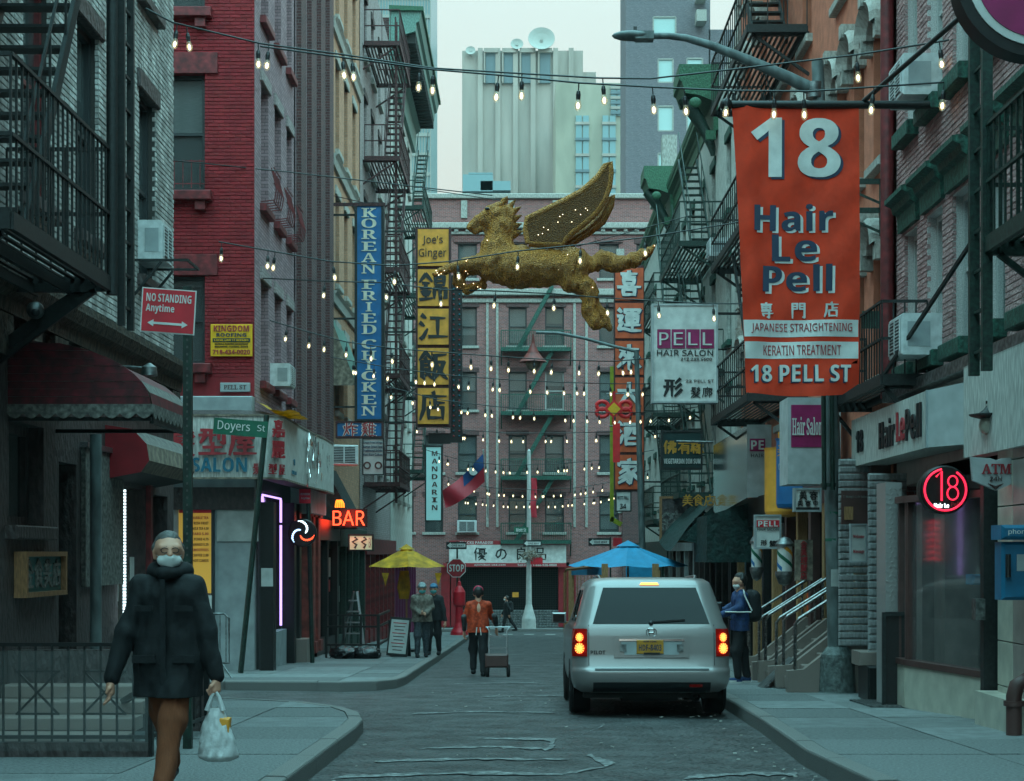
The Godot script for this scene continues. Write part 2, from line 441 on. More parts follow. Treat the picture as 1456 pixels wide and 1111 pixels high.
func strokes():
	G = {
		"錦": [[[25, 5], [5, 30]], [[25, 5], [45, 28]], [[15, 35], [36, 35]], [[8, 52], [42, 52]], [[25, 35], [25, 88]], [[14, 62], [18, 76]], [[37, 62], [32, 76]], [[6, 90], [46, 86]], [[70, 3], [64, 14]], [[58, 14], [58, 42]], [[58, 14], [86, 14], [86, 42]], [[58, 28], [86, 28]], [[58, 42], [86, 42]], [[54, 54], [54, 84]], [[54, 54], [92, 54], [92, 82], [86, 84]], [[73, 44], [73, 98]]],
		"江": [[[12, 10], [24, 20]], [[6, 36], [18, 46]], [[8, 90], [16, 84], [30, 58]], [[42, 20], [88, 20]], [[65, 20], [65, 82]], [[36, 82], [96, 82]]],
		"飯": [[[24, 3], [4, 28]], [[24, 3], [46, 26]], [[22, 22], [28, 30]], [[12, 34], [38, 34], [38, 60]], [[12, 34], [12, 86], [26, 80]], [[12, 47], [38, 47]], [[12, 60], [38, 60]], [[26, 66], [44, 90]], [[40, 66], [32, 74]], [[52, 14], [92, 10]], [[58, 14], [58, 50], [48, 92]], [[60, 36], [86, 36], [76, 62], [54, 92]], [[62, 48], [78, 74], [96, 92]]],
		"店": [[[50, 2], [54, 12]], [[16, 16], [92, 16]], [[20, 16], [18, 60], [6, 94]], [[56, 24], [56, 54]], [[56, 38], [86, 38]], [[34, 54], [34, 92]], [[34, 54], [82, 54], [82, 92]], [[34, 88], [82, 88]]],
		"喜": [[[20, 12], [80, 12]], [[50, 2], [50, 24]], [[26, 24], [74, 24]], [[30, 34], [30, 50]], [[30, 34], [70, 34], [70, 50]], [[30, 50], [70, 50]], [[36, 54], [40, 62]], [[64, 54], [60, 62]], [[6, 64], [94, 64]], [[28, 74], [28, 96]], [[28, 74], [72, 74], [72, 96]], [[28, 94], [72, 94]]],
		"運": [[[10, 8], [20, 18]], [[6, 34], [22, 34], [14, 56], [22, 62], [8, 84]], [[8, 86], [30, 84], [60, 92], [96, 92]], [[36, 8], [34, 22]], [[36, 10], [92, 10], [88, 22]], [[40, 24], [86, 24]], [[42, 34], [42, 60]], [[42, 34], [84, 34], [84, 60]], [[42, 47], [84, 47]], [[42, 60], [84, 60]], [[34, 70], [92, 70]], [[63, 14], [63, 86]]],
		"來": [[[14, 18], [86, 18]], [[50, 2], [50, 98]], [[30, 24], [14, 50]], [[28, 34], [42, 50]], [[72, 24], [58, 50]], [[72, 34], [88, 50]], [[48, 50], [6, 88]], [[52, 50], [94, 88]]],
		"大": [[[8, 34], [92, 34]], [[50, 4], [48, 40], [10, 94]], [[50, 40], [90, 94]]],
		"酒": [[[10, 8], [22, 18]], [[5, 34], [17, 44]], [[6, 90], [14, 84], [26, 58]], [[32, 14], [96, 14]], [[38, 30], [38, 96]], [[38, 30], [90, 30], [90, 96]], [[54, 14], [54, 40], [46, 58]], [[72, 14], [72, 50], [86, 50]], [[38, 70], [90, 70]], [[38, 92], [90, 92]]],
		"家": [[[50, 2], [52, 10]], [[12, 12], [10, 26]], [[12, 14], [90, 14], [86, 26]], [[24, 30], [76, 30]], [[52, 30], [14, 56]], [[44, 42], [60, 66], [54, 94], [44, 88]], [[54, 54], [12, 76]], [[58, 66], [10, 94]], [[82, 38], [60, 56]], [[60, 52], [92, 88]]],
		"炸": [[[10, 28], [14, 46]], [[42, 26], [34, 42]], [[26, 8], [26, 50], [6, 92]], [[28, 56], [42, 80]], [[60, 6], [46, 40]], [[56, 26], [96, 26]], [[66, 26], [66, 98]], [[66, 50], [92, 50]], [[66, 72], [92, 72]]],
		"雞": [[[40, 4], [10, 14]], [[12, 20], [16, 30]], [[26, 18], [28, 28]], [[44, 16], [38, 28]], [[26, 32], [12, 46], [34, 46]], [[34, 36], [40, 48]], [[8, 60], [48, 60]], [[28, 48], [26, 64], [6, 94]], [[28, 62], [48, 92]], [[62, 4], [50, 36]], [[56, 26], [56, 98]], [[74, 6], [80, 16]], [[56, 24], [96, 24]], [[56, 46], [92, 46]], [[56, 68], [92, 68]], [[56, 92], [98, 92]], [[75, 24], [75, 92]]],
		"優": [[[22, 4], [4, 44]], [[15, 30], [15, 98]], [[32, 10], [92, 10]], [[60, 10], [54, 18]], [[44, 18], [44, 40]], [[44, 18], [82, 18], [82, 40]], [[44, 29], [82, 29]], [[30, 42], [30, 50]], [[30, 42], [96, 42], [94, 50]], [[44, 48], [40, 58]], [[54, 48], [58, 58], [74, 58]], [[80, 48], [86, 56]], [[56, 60], [34, 80]], [[52, 68], [80, 68], [38, 98]], [[52, 74], [92, 98]]],
		"の": [[[54, 14], [46, 62], [28, 78], [14, 62], [24, 30], [52, 14], [80, 24], [92, 52], [80, 78], [56, 90]]],
		"良": [[[48, 2], [54, 12]], [[22, 16], [22, 92], [46, 80]], [[22, 16], [76, 16], [76, 52]], [[22, 34], [76, 34]], [[22, 52], [76, 52]], [[36, 54], [92, 94]], [[82, 58], [58, 72]]],
		"品": [[[28, 6], [28, 42]], [[28, 6], [72, 6], [72, 42]], [[28, 40], [72, 40]], [[8, 54], [8, 96]], [[8, 54], [44, 54], [44, 96]], [[8, 92], [44, 92]], [[56, 54], [56, 96]], [[56, 54], [92, 54], [92, 96]], [[56, 92], [92, 92]]],
		"專": [[[14, 12], [86, 12]], [[50, 2], [50, 56]], [[24, 20], [24, 46]], [[24, 20], [76, 20], [76, 46]], [[24, 33], [76, 33]], [[24, 46], [76, 46]], [[14, 56], [84, 54]], [[8, 70], [92, 70]], [[68, 60], [68, 96], [56, 92]], [[28, 76], [36, 86]]],
		"門": [[[12, 8], [12, 98]], [[12, 8], [42, 8], [42, 42]], [[12, 25], [42, 25]], [[12, 42], [42, 42]], [[58, 8], [58, 42]], [[58, 8], [88, 8], [88, 96], [78, 92]], [[58, 25], [88, 25]], [[58, 42], [88, 42]]],
		"嘉": [[[20, 10], [80, 10]], [[50, 2], [50, 20]], [[28, 20], [72, 20]], [[32, 28], [32, 42]], [[32, 28], [68, 28], [68, 42]], [[32, 42], [68, 42]], [[38, 46], [42, 54]], [[62, 46], [58, 54]], [[8, 56], [92, 56]], [[10, 70], [46, 70], [42, 96], [34, 94]], [[26, 60], [10, 96]], [[58, 68], [58, 94]], [[58, 68], [90, 68], [90, 94]], [[58, 92], [90, 92]]],
		"麗": [[[8, 6], [46, 6]], [[54, 6], [92, 6]], [[12, 14], [12, 38]], [[12, 14], [42, 14], [42, 38]], [[26, 16], [28, 34]], [[58, 14], [58, 38]], [[58, 14], [88, 14], [88, 38]], [[72, 16], [74, 34]], [[10, 46], [92, 46]], [[14, 46], [14, 70], [4, 96]], [[34, 40], [34, 62]], [[64, 40], [64, 62]], [[14, 54], [86, 54], [86, 62]], [[14, 62], [86, 62]], [[30, 66], [30, 94], [46, 88]], [[30, 78], [48, 76]], [[60, 66], [60, 94], [92, 94], [92, 86]], [[88, 68], [62, 80]]],
		"髮": [[[18, 6], [18, 44]], [[18, 6], [54, 6]], [[18, 16], [50, 16]], [[18, 26], [50, 26]], [[6, 38], [56, 38]], [[36, 38], [26, 50], [50, 48]], [[84, 4], [62, 18]], [[88, 16], [62, 32]], [[92, 30], [60, 50]], [[10, 62], [92, 58]], [[40, 50], [34, 74], [8, 98]], [[40, 72], [76, 72], [30, 98]], [[46, 78], [92, 98]], [[66, 50], [74, 56]]],
		"型": [[[10, 10], [56, 10]], [[4, 28], [60, 28]], [[24, 10], [22, 34], [8, 54]], [[44, 10], [44, 54]], [[72, 10], [72, 42]], [[90, 4], [90, 56], [80, 52]], [[18, 70], [82, 70]], [[50, 56], [50, 92]], [[4, 92], [96, 92]]],
		"屋": [[[16, 8], [84, 8], [84, 26]], [[16, 26], [84, 26]], [[16, 8], [16, 54], [4, 96]], [[26, 38], [90, 38]], [[50, 38], [34, 54], [78, 54]], [[70, 46], [82, 58]], [[32, 70], [86, 70]], [[58, 58], [58, 92]], [[20, 92], [96, 92]]],
		"形": [[[8, 14], [56, 14]], [[2, 46], [60, 46]], [[22, 14], [20, 60], [4, 96]], [[44, 14], [44, 96]], [[88, 4], [64, 28]], [[92, 32], [64, 58]], [[96, 62], [60, 96]]],
		"廊": [[[48, 2], [52, 10]], [[12, 14], [94, 14]], [[14, 14], [12, 60], [2, 96]], [[28, 26], [28, 88], [44, 80]], [[28, 26], [56, 26], [56, 56]], [[28, 41], [56, 41]], [[28, 56], [56, 56]], [[46, 62], [56, 80]], [[68, 24], [68, 98]], [[68, 24], [92, 24], [80, 48], [92, 62], [74, 76]]],
		"佛": [[[24, 4], [4, 44]], [[15, 30], [15, 98]], [[34, 22], [88, 22], [88, 42]], [[38, 42], [88, 42]], [[38, 42], [36, 62], [92, 62], [88, 86], [80, 82]], [[54, 6], [54, 60], [36, 96]], [[72, 6], [72, 96]]],
		"有": [[[8, 20], [92, 20]], [[46, 2], [34, 44], [6, 72]], [[34, 40], [34, 98]], [[34, 40], [80, 40], [80, 96], [70, 92]], [[34, 56], [80, 56]], [[34, 72], [80, 72]]],
		"緣": [[[26, 4], [10, 26], [30, 26]], [[36, 20], [10, 50], [40, 48]], [[25, 50], [25, 96]], [[12, 62], [6, 82]], [[38, 62], [44, 80]], [[60, 6], [50, 24]], [[56, 14], [88, 14], [80, 34]], [[48, 34], [96, 34]], [[70, 34], [48, 52]], [[62, 46], [76, 66], [70, 96], [60, 90]], [[70, 60], [46, 76]], [[72, 74], [46, 94]], [[92, 44], [74, 60]], [[74, 58], [98, 92]]],
		"金": [[[50, 4], [6, 42]], [[50, 4], [94, 42]], [[30, 44], [70, 44]], [[16, 62], [84, 62]], [[50, 44], [50, 92]], [[28, 70], [34, 86]], [[72, 70], [66, 86]], [[8, 94], [92, 94]]],
		"美": [[[34, 2], [40, 14]], [[66, 2], [58, 14]], [[14, 18], [86, 18]], [[22, 32], [78, 32]], [[10, 48], [90, 48]], [[50, 18], [50, 48]], [[8, 66], [92, 66]], [[50, 52], [46, 70], [8, 96]], [[52, 66], [92, 96]]],
		"理": [[[6, 14], [42, 14]], [[8, 44], [40, 44]], [[24, 14], [24, 78]], [[4, 84], [44, 74]], [[52, 10], [52, 52]], [[52, 10], [92, 10], [92, 52]], [[52, 30], [92, 30]], [[52, 50], [92, 50]], [[72, 10], [72, 92]], [[52, 70], [92, 70]], [[44, 92], [98, 92]]],
		"中": [[[14, 24], [14, 66]], [[14, 24], [86, 24], [86, 66]], [[14, 64], [86, 64]], [[50, 2], [50, 98]]],
		"食": [[[50, 2], [6, 36]], [[50, 2], [94, 36]], [[46, 22], [54, 30]], [[28, 36], [72, 36], [72, 64]], [[28, 36], [28, 92], [48, 84]], [[28, 50], [72, 50]], [[28, 64], [72, 64]], [[48, 66], [90, 94]], [[80, 68], [62, 78]]],
		"容": [[[50, 2], [52, 10]], [[10, 14], [8, 26]], [[10, 14], [92, 14], [88, 26]], [[36, 26], [20, 40]], [[62, 26], [80, 40]], [[50, 34], [8, 66]], [[50, 34], [94, 66]], [[30, 66], [30, 96]], [[30, 66], [70, 66], [70, 96]], [[30, 92], [70, 92]]],
	}
func S(a: float, b: float, c: float) -> Vector3: return V(a, b, c)
func materials():
	var grain := noise_tex(0.09, 0.72, 1.0, 3, 11)
	var blot := noise_tex(0.012, 0.5, 1.0, 5, 12)
	var streak := noise_tex(0.03, 0.66, 1.0, 4, 13)
	var soft := noise_tex(0.012, 0.82, 1.0, 5, 15)
	var scuff := noise_tex(0.02, 0.35, 1.0, 6, 14, FastNoiseLite.TYPE_PERLIN)
	var nfine := normal_tex(0.12, 6.0, 3, 5)
	var nmid := normal_tex(0.035, 10.0, 4, 6)
	var ncloth := normal_tex(0.018, 14.0, 3, 7)
	M_nrm_fine = nfine

	# road: dark tar with pale stones, patches and worn streaks
	var im := Image.create(1024, 1024, false, Image.FORMAT_RGB8)
	var r := RandomNumberGenerator.new(); r.seed = 3
	var f1 := FastNoiseLite.new(); f1.frequency = 0.008; f1.seed = 4; f1.fractal_octaves = 4
	var f2 := FastNoiseLite.new(); f2.frequency = 0.03; f2.seed = 9; f2.fractal_octaves = 3
	for y in 1024:
		for x in 1024:
			var v := 0.043 + 0.05 * f1.get_noise_2d(x, y) + 0.012 * r.randf()
			v += 0.03 * maxf(0.0, f2.get_noise_2d(x, y * 2.5))
			var e := r.randf()
			if e > 0.98: v += 0.16 * r.randf()
			v = maxf(v, 0.018)
			im.set_pixel(x, y, lin(Color(v * 0.95, v * 1.0, v * 1.02)))
	mat("asphalt", Color.WHITE, 0.62, ImageTexture.create_from_image(im), S(0.16, 0.16, 0.16), nfine, 1.0)
	mat("tar_patch", Color(0.026, 0.027, 0.028), 0.6, grain, S(1.3, 1.3, 1.3), nfine, 0.8)
	mat("worn_patch", Color(0.42, 0.43, 0.43), 0.75, scuff, S(1.1, 1.1, 1.1), nfine, 0.8)
	mat("paint_white", Color(0.5, 0.5, 0.48), 0.75, scuff, S(0.9, 0.9, 0.9))
	for k in 4:
		mat("slab%d" % k, Color(0.19, 0.205, 0.205) * (0.86 + 0.1 * k), 0.78, soft if k % 2 else grain, S(0.35 + 0.1 * k, 0.4, 0.33 + 0.06 * k), nfine, 0.7)
	mat("joint", Color(0.05, 0.048, 0.045), 0.95)
	mat("kerb", Color(0.22, 0.22, 0.21), 0.65, grain, S(1.6, 1.6, 1.6), nfine, 0.7)
	mat("ground", Color(0.06, 0.06, 0.06), 0.9, blot, S(0.1, 0.1, 0.1))
	mat("litter", Color(0.36, 0.35, 0.32), 0.8)
	# brick
	mat("white_brick", Color(1.0, 1.0, 1.0), 0.62, blot, S(0.42, 0.25, 0.42), nfine, 0.35).vertex_color_use_as_albedo = true
	mat("red_brick", Color.WHITE, 0.88, soft, S(0.4, 0.3, 0.4), nfine, 0.2).vertex_color_use_as_albedo = true
	mat("pink_brick", Color.WHITE, 0.85, soft, S(0.5, 0.35, 0.5), nfine, 0.8).vertex_color_use_as_albedo = true
	mat("mortar_dark", Color(0.07, 0.065, 0.06), 0.95, grain)
	mat("mortar_red", Color(0.27, 0.026, 0.032), 0.85, grain)
	mat("mortar_pale", Color(0.74, 0.7, 0.68), 0.95, grain)
	brick_mat("brick_mott", Color(0.34, 0.11, 0.1), Color(0.22, 0.08, 0.08), Color(0.34, 0.31, 0.3), 21)
	brick_mat("brick_mauve", Color(0.36, 0.23, 0.25), Color(0.29, 0.18, 0.2), Color(0.13, 0.09, 0.095), 22)
	brick_mat("brick_maroon", Color(0.11, 0.042, 0.042), Color(0.075, 0.034, 0.036), Color(0.17, 0.135, 0.13), 23)
	brick_mat("brick_pale", Color(0.36, 0.3, 0.29), Color(0.31, 0.26, 0.25), Color(0.2, 0.16, 0.16), 24)
	brick_mat("brick_tan", Color(0.5, 0.25, 0.15), Color(0.42, 0.2, 0.12), Color(0.3, 0.22, 0.16), 25)
	brick_mat("brick_orange", Color(0.36, 0.075, 0.04), Color(0.3, 0.06, 0.035), Color(0.2, 0.1, 0.07), 26)
	brick_mat("brick_grey", Color(0.12, 0.11, 0.13), Color(0.17, 0.15, 0.17), Color(0.24, 0.23, 0.24), 27)
	brick_mat("brick_wine", Color(0.2, 0.05, 0.045), Color(0.14, 0.045, 0.045), Color(0.3, 0.26, 0.25), 28)
	mat("stucco_orange", Color(0.62, 0.19, 0.11), 0.85, soft, S(0.5, 0.5, 0.5), nfine, 0.3)
	mat("stucco_pale", Color(0.7, 0.7, 0.64), 0.85, streak, S(0.8, 0.16, 0.8), nfine, 0.5)
	mat("stone_brown", Color(0.085, 0.062, 0.06), 0.6, streak, S(0.7, 0.3, 0.7), nmid, 0.4)
	mat("stone_stained", Color(0.14, 0.1, 0.07), 0.85, scuff, S(1.2, 0.5, 1.2), nmid, 0.9)
	mat("stone_pale", Color(0.55, 0.53, 0.48), 0.8, streak, S(0.9, 0.35, 0.9), nfine, 0.4)
	mat("granite", Color(0.3, 0.24, 0.21), 0.5, grain, S(3, 3, 3), nfine, 0.3)
	mat("tile_cream", Color(0.56, 0.53, 0.44), 0.35, soft, S(0.6, 0.5, 0.6))
	mat("tile_pink", Color(0.36, 0.3, 0.27), 0.35, soft, S(0.6, 0.5, 0.6))
	mat("limestone", Color(0.48, 0.4, 0.35), 0.9, soft, S(0.03, 0.006, 0.03))
	mat("limestone_warm", Color(0.45, 0.4, 0.31), 0.9, soft, S(0.03, 0.01, 0.03))
	mat("tower_pane", Color(0.4, 0.55, 0.53), 0.4)
	mat("louver", Color(0.13, 0.17, 0.19), 0.6)
	mat("tower_glass", Color(0.2, 0.32, 0.34), 0.3)
	mat("roofing", Color(0.05, 0.05, 0.05), 0.9, blot)
	mat("room", Color(0.09, 0.085, 0.08), 1.0)
	# metals and paint
	mat("iron_dark", Color(0.018, 0.024, 0.024), 0.55, scuff, S(2, 2, 2), nfine, 0.4)
	mat("iron_green", Color(0.018, 0.07, 0.05), 0.55, scuff, S(2, 2, 2), nfine, 0.4)
	mat("iron_maroon", Color(0.13, 0.03, 0.033), 0.6, scuff, S(2, 2, 2), nfine, 0.4)
	mat("iron_black", Color(0.01, 0.011, 0.012), 0.45, scuff, S(2, 2, 2))
	mat("cornice_green", Color(0.035, 0.15, 0.075), 0.6, streak, S(1.2, 0.6, 1.2), nmid, 0.4)
	mat("trim_green", Color(0.03, 0.17, 0.12), 0.6, scuff, S(1.6, 1.2, 1.6), nmid, 0.4)
	mat("cornice_teal", Color(0.16, 0.32, 0.27), 0.6, streak, S(1.2, 0.6, 1.2))
	mat("soot", Color(0.03, 0.032, 0.03), 0.9, grain)
	mat("frame_dark", Color(0.025, 0.03, 0.032), 0.5)
	mat("frame_white", Color(0.6, 0.6, 0.58), 0.5, grain)
	mat("frame_red", Color(0.28, 0.025, 0.03), 0.55, blot, S(0.8, 0.8, 0.8))
	mat("blind", Color(0.5, 0.52, 0.5), 0.8, streak, S(0.3, 9, 0.3))
	mat("blind_tan", Color(0.4, 0.33, 0.22), 0.8, grain)
	mat("curtain", Color(0.55, 0.55, 0.52), 0.9, streak, S(9, 0.3, 9))
	glass("pane", Color(0.1, 0.12, 0.12), 0.35)
	glass("pane_clear", Color(0.3, 0.32, 0.32), 0.1)
	glass("plexi", Color(0.3, 0.33, 0.32), 0.07)
	metal("steel", Color(0.55, 0.56, 0.56), 0.28, scuff, S(3, 3, 3))
	metal("galvanized", Color(0.36, 0.38, 0.38), 0.5, blot, S(1.5, 1.5, 1.5))
	metal("aluminium", Color(0.5, 0.51, 0.52), 0.38, grain)
	mat("diamond_plate", Color(0.4, 0.39, 0.38), 0.35).metallic = 0.4
	mat("pole_grey", Color(0.2, 0.25, 0.25), 0.5, blot, S(0.8, 0.3, 0.8))
	mat("pole_base", Color(0.22, 0.27, 0.26), 0.6, scuff, S(1.4, 1.0, 1.4), nmid, 0.5)
	mat("pole_green", Color(0.012, 0.05, 0.035), 0.5, scuff, S(2, 1, 2))
	mat("shutter", Color(0.4, 0.41, 0.41), 0.45, streak, S(1.2, 0.3, 1.2))
	# sign colours
	var sc := {
		"red_sign": Color(0.7, 0.012, 0.03), "red_deep": Color(0.3, 0.012, 0.02), "white_sign": Color(0.76, 0.77, 0.74), "ink": Color(0.012, 0.012, 0.014),
		"blue_sign": Color(0.006, 0.14, 0.36), "yellow_sign": Color(0.92, 0.38, 0.04), "yellow_bright": Color(0.96, 0.5, 0.01), "orange_sign": Color(0.75, 0.11, 0.03),
		"ink_blue": Color(0.012, 0.035, 0.085), "cream_text": Color(0.8, 0.75, 0.6), "green_street": Color(0.006, 0.13, 0.075), "magenta": Color(0.36, 0.012, 0.12),
		"teal_text": Color(0.01, 0.16, 0.25), "red_text": Color(0.42, 0.03, 0.04), "gold_text": Color(0.6, 0.28, 0.03), "stop_red": Color(0.4, 0.012, 0.025),
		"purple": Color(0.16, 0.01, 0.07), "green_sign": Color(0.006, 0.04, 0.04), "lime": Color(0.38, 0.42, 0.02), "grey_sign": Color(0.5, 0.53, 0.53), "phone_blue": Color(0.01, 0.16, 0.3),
		"knot_red": Color(0.85, 0.015, 0.02), "teal_board": Color(0.02, 0.13, 0.12), "plate_yellow": Color(0.6, 0.27, 0.02), "brown_text": Color(0.1, 0.045, 0.04), "shop_white": Color(0.5, 0.52, 0.5),
	}
	for k in sc: mat(k, sc[k], 0.5, soft, S(0.5, 0.5, 0.5))
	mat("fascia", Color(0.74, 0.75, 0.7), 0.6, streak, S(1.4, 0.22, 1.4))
	mat("panel_grey", Color(0.36, 0.4, 0.41), 0.55, soft, S(0.4, 0.4, 0.4))
	mat("wood", Color(0.4, 0.19, 0.08), 0.6, streak, S(3, 0.5, 3))
	mat("plywood", Color(0.5, 0.27, 0.11), 0.7, streak, S(4, 0.4, 4))
	mat("column_red", Color(0.42, 0.075, 0.06), 0.6, blot, S(0.6, 0.6, 0.6))
	mat("awning_red", Color(0.2, 0.007, 0.02), 0.55, scuff, S(0.9, 0.9, 0.9))
	mat("awning_cream", Color(0.3, 0.29, 0.26), 0.7, scuff, S(1.6, 1.6, 1.6))
	mat("awning_dark", Color(0.02, 0.035, 0.035), 0.8, blot, S(0.6, 0.6, 0.6), ncloth, 0.4)
	mat("awning_tan", Color(0.36, 0.29, 0.22), 0.75, blot)
	mat("awning_green", Color(0.01, 0.055, 0.05), 0.75, blot, S(0.6, 0.6, 0.6), ncloth, 0.5)
	mat("canvas_yellow", Color(0.96, 0.5, 0.01), 0.75, blot, S(0.5, 0.5, 0.5), ncloth, 0.1).backlight_enabled = true
	M.canvas_yellow.backlight = lin(Color(0.35, 0.22, 0.0))
	mat("canvas_blue", Color(0.015, 0.3, 0.55), 0.7, soft, S(0.5, 0.5, 0.5), ncloth, 0.1)
	mat("banner", Color(0.84, 0.055, 0.014), 0.85, soft, S(0.5, 0.35, 0.5), ncloth, 0.1)
	M.banner.backlight_enabled = true; M.banner.backlight = lin(Color(0.25, 0.03, 0.01))
	mat("gold_tinsel", Color(1.0, 0.42, 0.07), 0.55, noise_tex(0.2, 0.55, 1.0, 2, 31), S(0.42, 0.42, 0.42), normal_tex(0.16, 40.0, 3, 32), 1.0)
	mat("gold_feather", Color(0.5, 0.19, 0.02), 0.7, noise_tex(0.2, 0.35, 1.0, 2, 33), S(0.42, 0.42, 0.42), normal_tex(0.16, 40.0, 3, 32), 1.0)
	var bp := mat("bag_plastic", Color(0.72, 0.74, 0.74), 0.35, soft, S(3, 3, 3), ncloth, 0.25)
	bp.backlight_enabled = true; bp.backlight = lin(Color(0.3, 0.3, 0.3))
	mat("plastic_white", Color(0.66, 0.69, 0.69), 0.4, soft)
	mat("plastic_dark", Color(0.015, 0.016, 0.018), 0.4)
	mat("rubber", Color(0.012, 0.012, 0.013), 0.8, grain)
	mat("trash_bag", Color(0.008, 0.008, 0.009), 0.22, null, S(2, 2, 2), ncloth, 1.0)
	# people
	mat("skin", Color(0.55, 0.27, 0.18), 0.55)
	mat("hair", Color(0.02, 0.018, 0.017), 0.6, grain, S(6, 6, 6))
	mat("hair_grey", Color(0.11, 0.105, 0.1), 0.6, grain, S(6, 6, 6))
	mat("mask", Color(0.62, 0.64, 0.62), 0.8)
	mat("mask_teal", Color(0.1, 0.38, 0.38), 0.8)
	mat("coat_navy", Color(0.008, 0.011, 0.014), 0.85, blot, S(2, 2, 2), ncloth, 0.15)
	mat("trousers_brown", Color(0.28, 0.08, 0.03), 0.9, streak, S(14, 0.6, 14), ncloth, 0.12)
	mat("cloth_black", Color(0.012, 0.013, 0.016), 0.85, grain)
	mat("cloth_orange", Color(0.78, 0.075, 0.015), 0.8, blot, S(2, 2, 2), ncloth, 0.15)
	mat("cloth_beige", Color(0.3, 0.255, 0.21), 0.85, blot, S(2, 2, 2), ncloth, 0.15)
	mat("cloth_grey", Color(0.12, 0.125, 0.13), 0.85, blot, S(2, 2, 2), ncloth, 0.15)
	mat("cloth_denim", Color(0.09, 0.11, 0.13), 0.85, blot, S(2, 2, 2), ncloth, 0.15)
	mat("cloth_blue", Color(0.015, 0.06, 0.2), 0.7, blot, S(2, 2, 2), ncloth, 0.15)
	mat("cap_red", Color(0.5, 0.012, 0.06), 0.8)
	mat("cap_blue", Color(0.05, 0.16, 0.27), 0.8)
	mat("cap_grey", Color(0.25, 0.3, 0.31), 0.8)
	# car
	var cp := mat("car_paint", Color(0.27, 0.255, 0.25), 0.36, noise_tex(0.3, 0.9, 1.0, 2, 41), S(4, 4, 4))
	cp.metallic = 0.35; cp.clearcoat_enabled = true; cp.clearcoat = 0.7; cp.clearcoat_roughness = 0.08
	mat("car_glass", Color(0.006, 0.008, 0.009), 0.04).metallic_specular = 0.28
	mat("chrome", Color(0.7, 0.7, 0.7), 0.12).metallic = 1.0
	mat("lamp_red", Color(0.35, 0.006, 0.004), 0.15)
	mat("grime", Color(0.02, 0.019, 0.018), 0.85, grain)
	# light sources
	glow("bulb_glow", Color(1.0, 0.84, 0.5), 1.5)
	glow("led_white", Color(0.75, 0.95, 1.0), 1.0)
	glow("neon_red", Color(1.0, 0.09, 0.03), 0.75)
	glow("neon_pink", Color(1.0, 0.02, 0.06), 0.6)
	glow("neon_orange", Color(1.0, 0.25, 0.02), 0.7)
	glow("neon_purple", Color(0.55, 0.35, 1.0), 0.6)
	glow("led_blue", Color(0.4, 0.65, 1.0), 0.8)
	glow("tail_glow", Color(1.0, 0.34, 0.06), 0.8)
	glow("tail_red", Color(1.0, 0.06, 0.02), 0.35)
	glow("lit_poster", Color(0.75, 0.4, 0.06), 0.08)
	glow("lit_menu", Color(0.7, 0.66, 0.4), 0.1)
	glow("lit_teal", Color(0.3, 0.62, 0.62), 0.08)
	glow("flag_red", Color(0.5, 0.02, 0.04), 0.0); M.flag_red.emission_enabled = false
	mat("flag_blue", Color(0.01, 0.05, 0.17), 0.8)
	var bg := StandardMaterial3D.new()
	bg.albedo_color = lin(Color(0.7, 0.6, 0.4)); bg.albedo_color.a = 0.22; bg.transparency = BaseMaterial3D.TRANSPARENCY_ALPHA; bg.roughness = 0.04
	bg.resource_name = "bulb_glass"; M.bulb_glass = bg

const EXPO := 3.3
func sky_and_camera():
	var cam := Camera3D.new()
	cam.name = "camera"; cam.position = V(0, EYE, 0)
	cam.projection = Camera3D.PROJECTION_FRUSTUM
	cam.near = 0.2; cam.far = 3000.0
	cam.size = 1111.0 / FOC * cam.near
	cam.frustum_offset = Vector2((728.0 - CX) / FOC, (HY - 555.5) / FOC) * cam.near
	cam.current = true
	add_child(cam)
	var e := Environment.new()
	e.background_mode = Environment.BG_SKY
	var s := ProceduralSkyMaterial.new()
	s.sky_horizon_color = lin(Color(0.68, 0.53, 0.42) / EXPO)
	s.sky_top_color = lin(Color(1.02, 2.4, 2.65) / EXPO)
	s.sky_curve = 1.0
	s.ground_horizon_color = lin(Color(0.25, 0.3, 0.3)); s.ground_bottom_color = lin(Color(0.1, 0.12, 0.12))
	s.sun_angle_max = 0.0
	e.sky = Sky.new(); e.sky.sky_material = s
	e.tonemap_mode = Environment.TONE_MAPPER_LINEAR
	e.tonemap_exposure = EXPO
	e.fog_enabled = true; e.fog_density = 0.0002; e.fog_light_color = lin(Color(0.6, 0.75, 0.72))
	e.sdfgi_enabled = true; e.ssao_enabled = true; e.ssil_enabled = true
	var w := WorldEnvironment.new(); w.name = "world_environment"; w.environment = e
	add_child(w)
	var sun := DirectionalLight3D.new()
	sun.name = "overcast_sun"; sun.light_energy = 0.5; sun.light_angular_distance = 110.0
	sun.light_color = Color(0.68, 1.0, 1.04); sun.shadow_enabled = true; sun.sky_mode = DirectionalLight3D.SKY_MODE_LIGHT_ONLY
	sun.rotation_degrees = V(-68, 25, 0)
	add_child(sun)

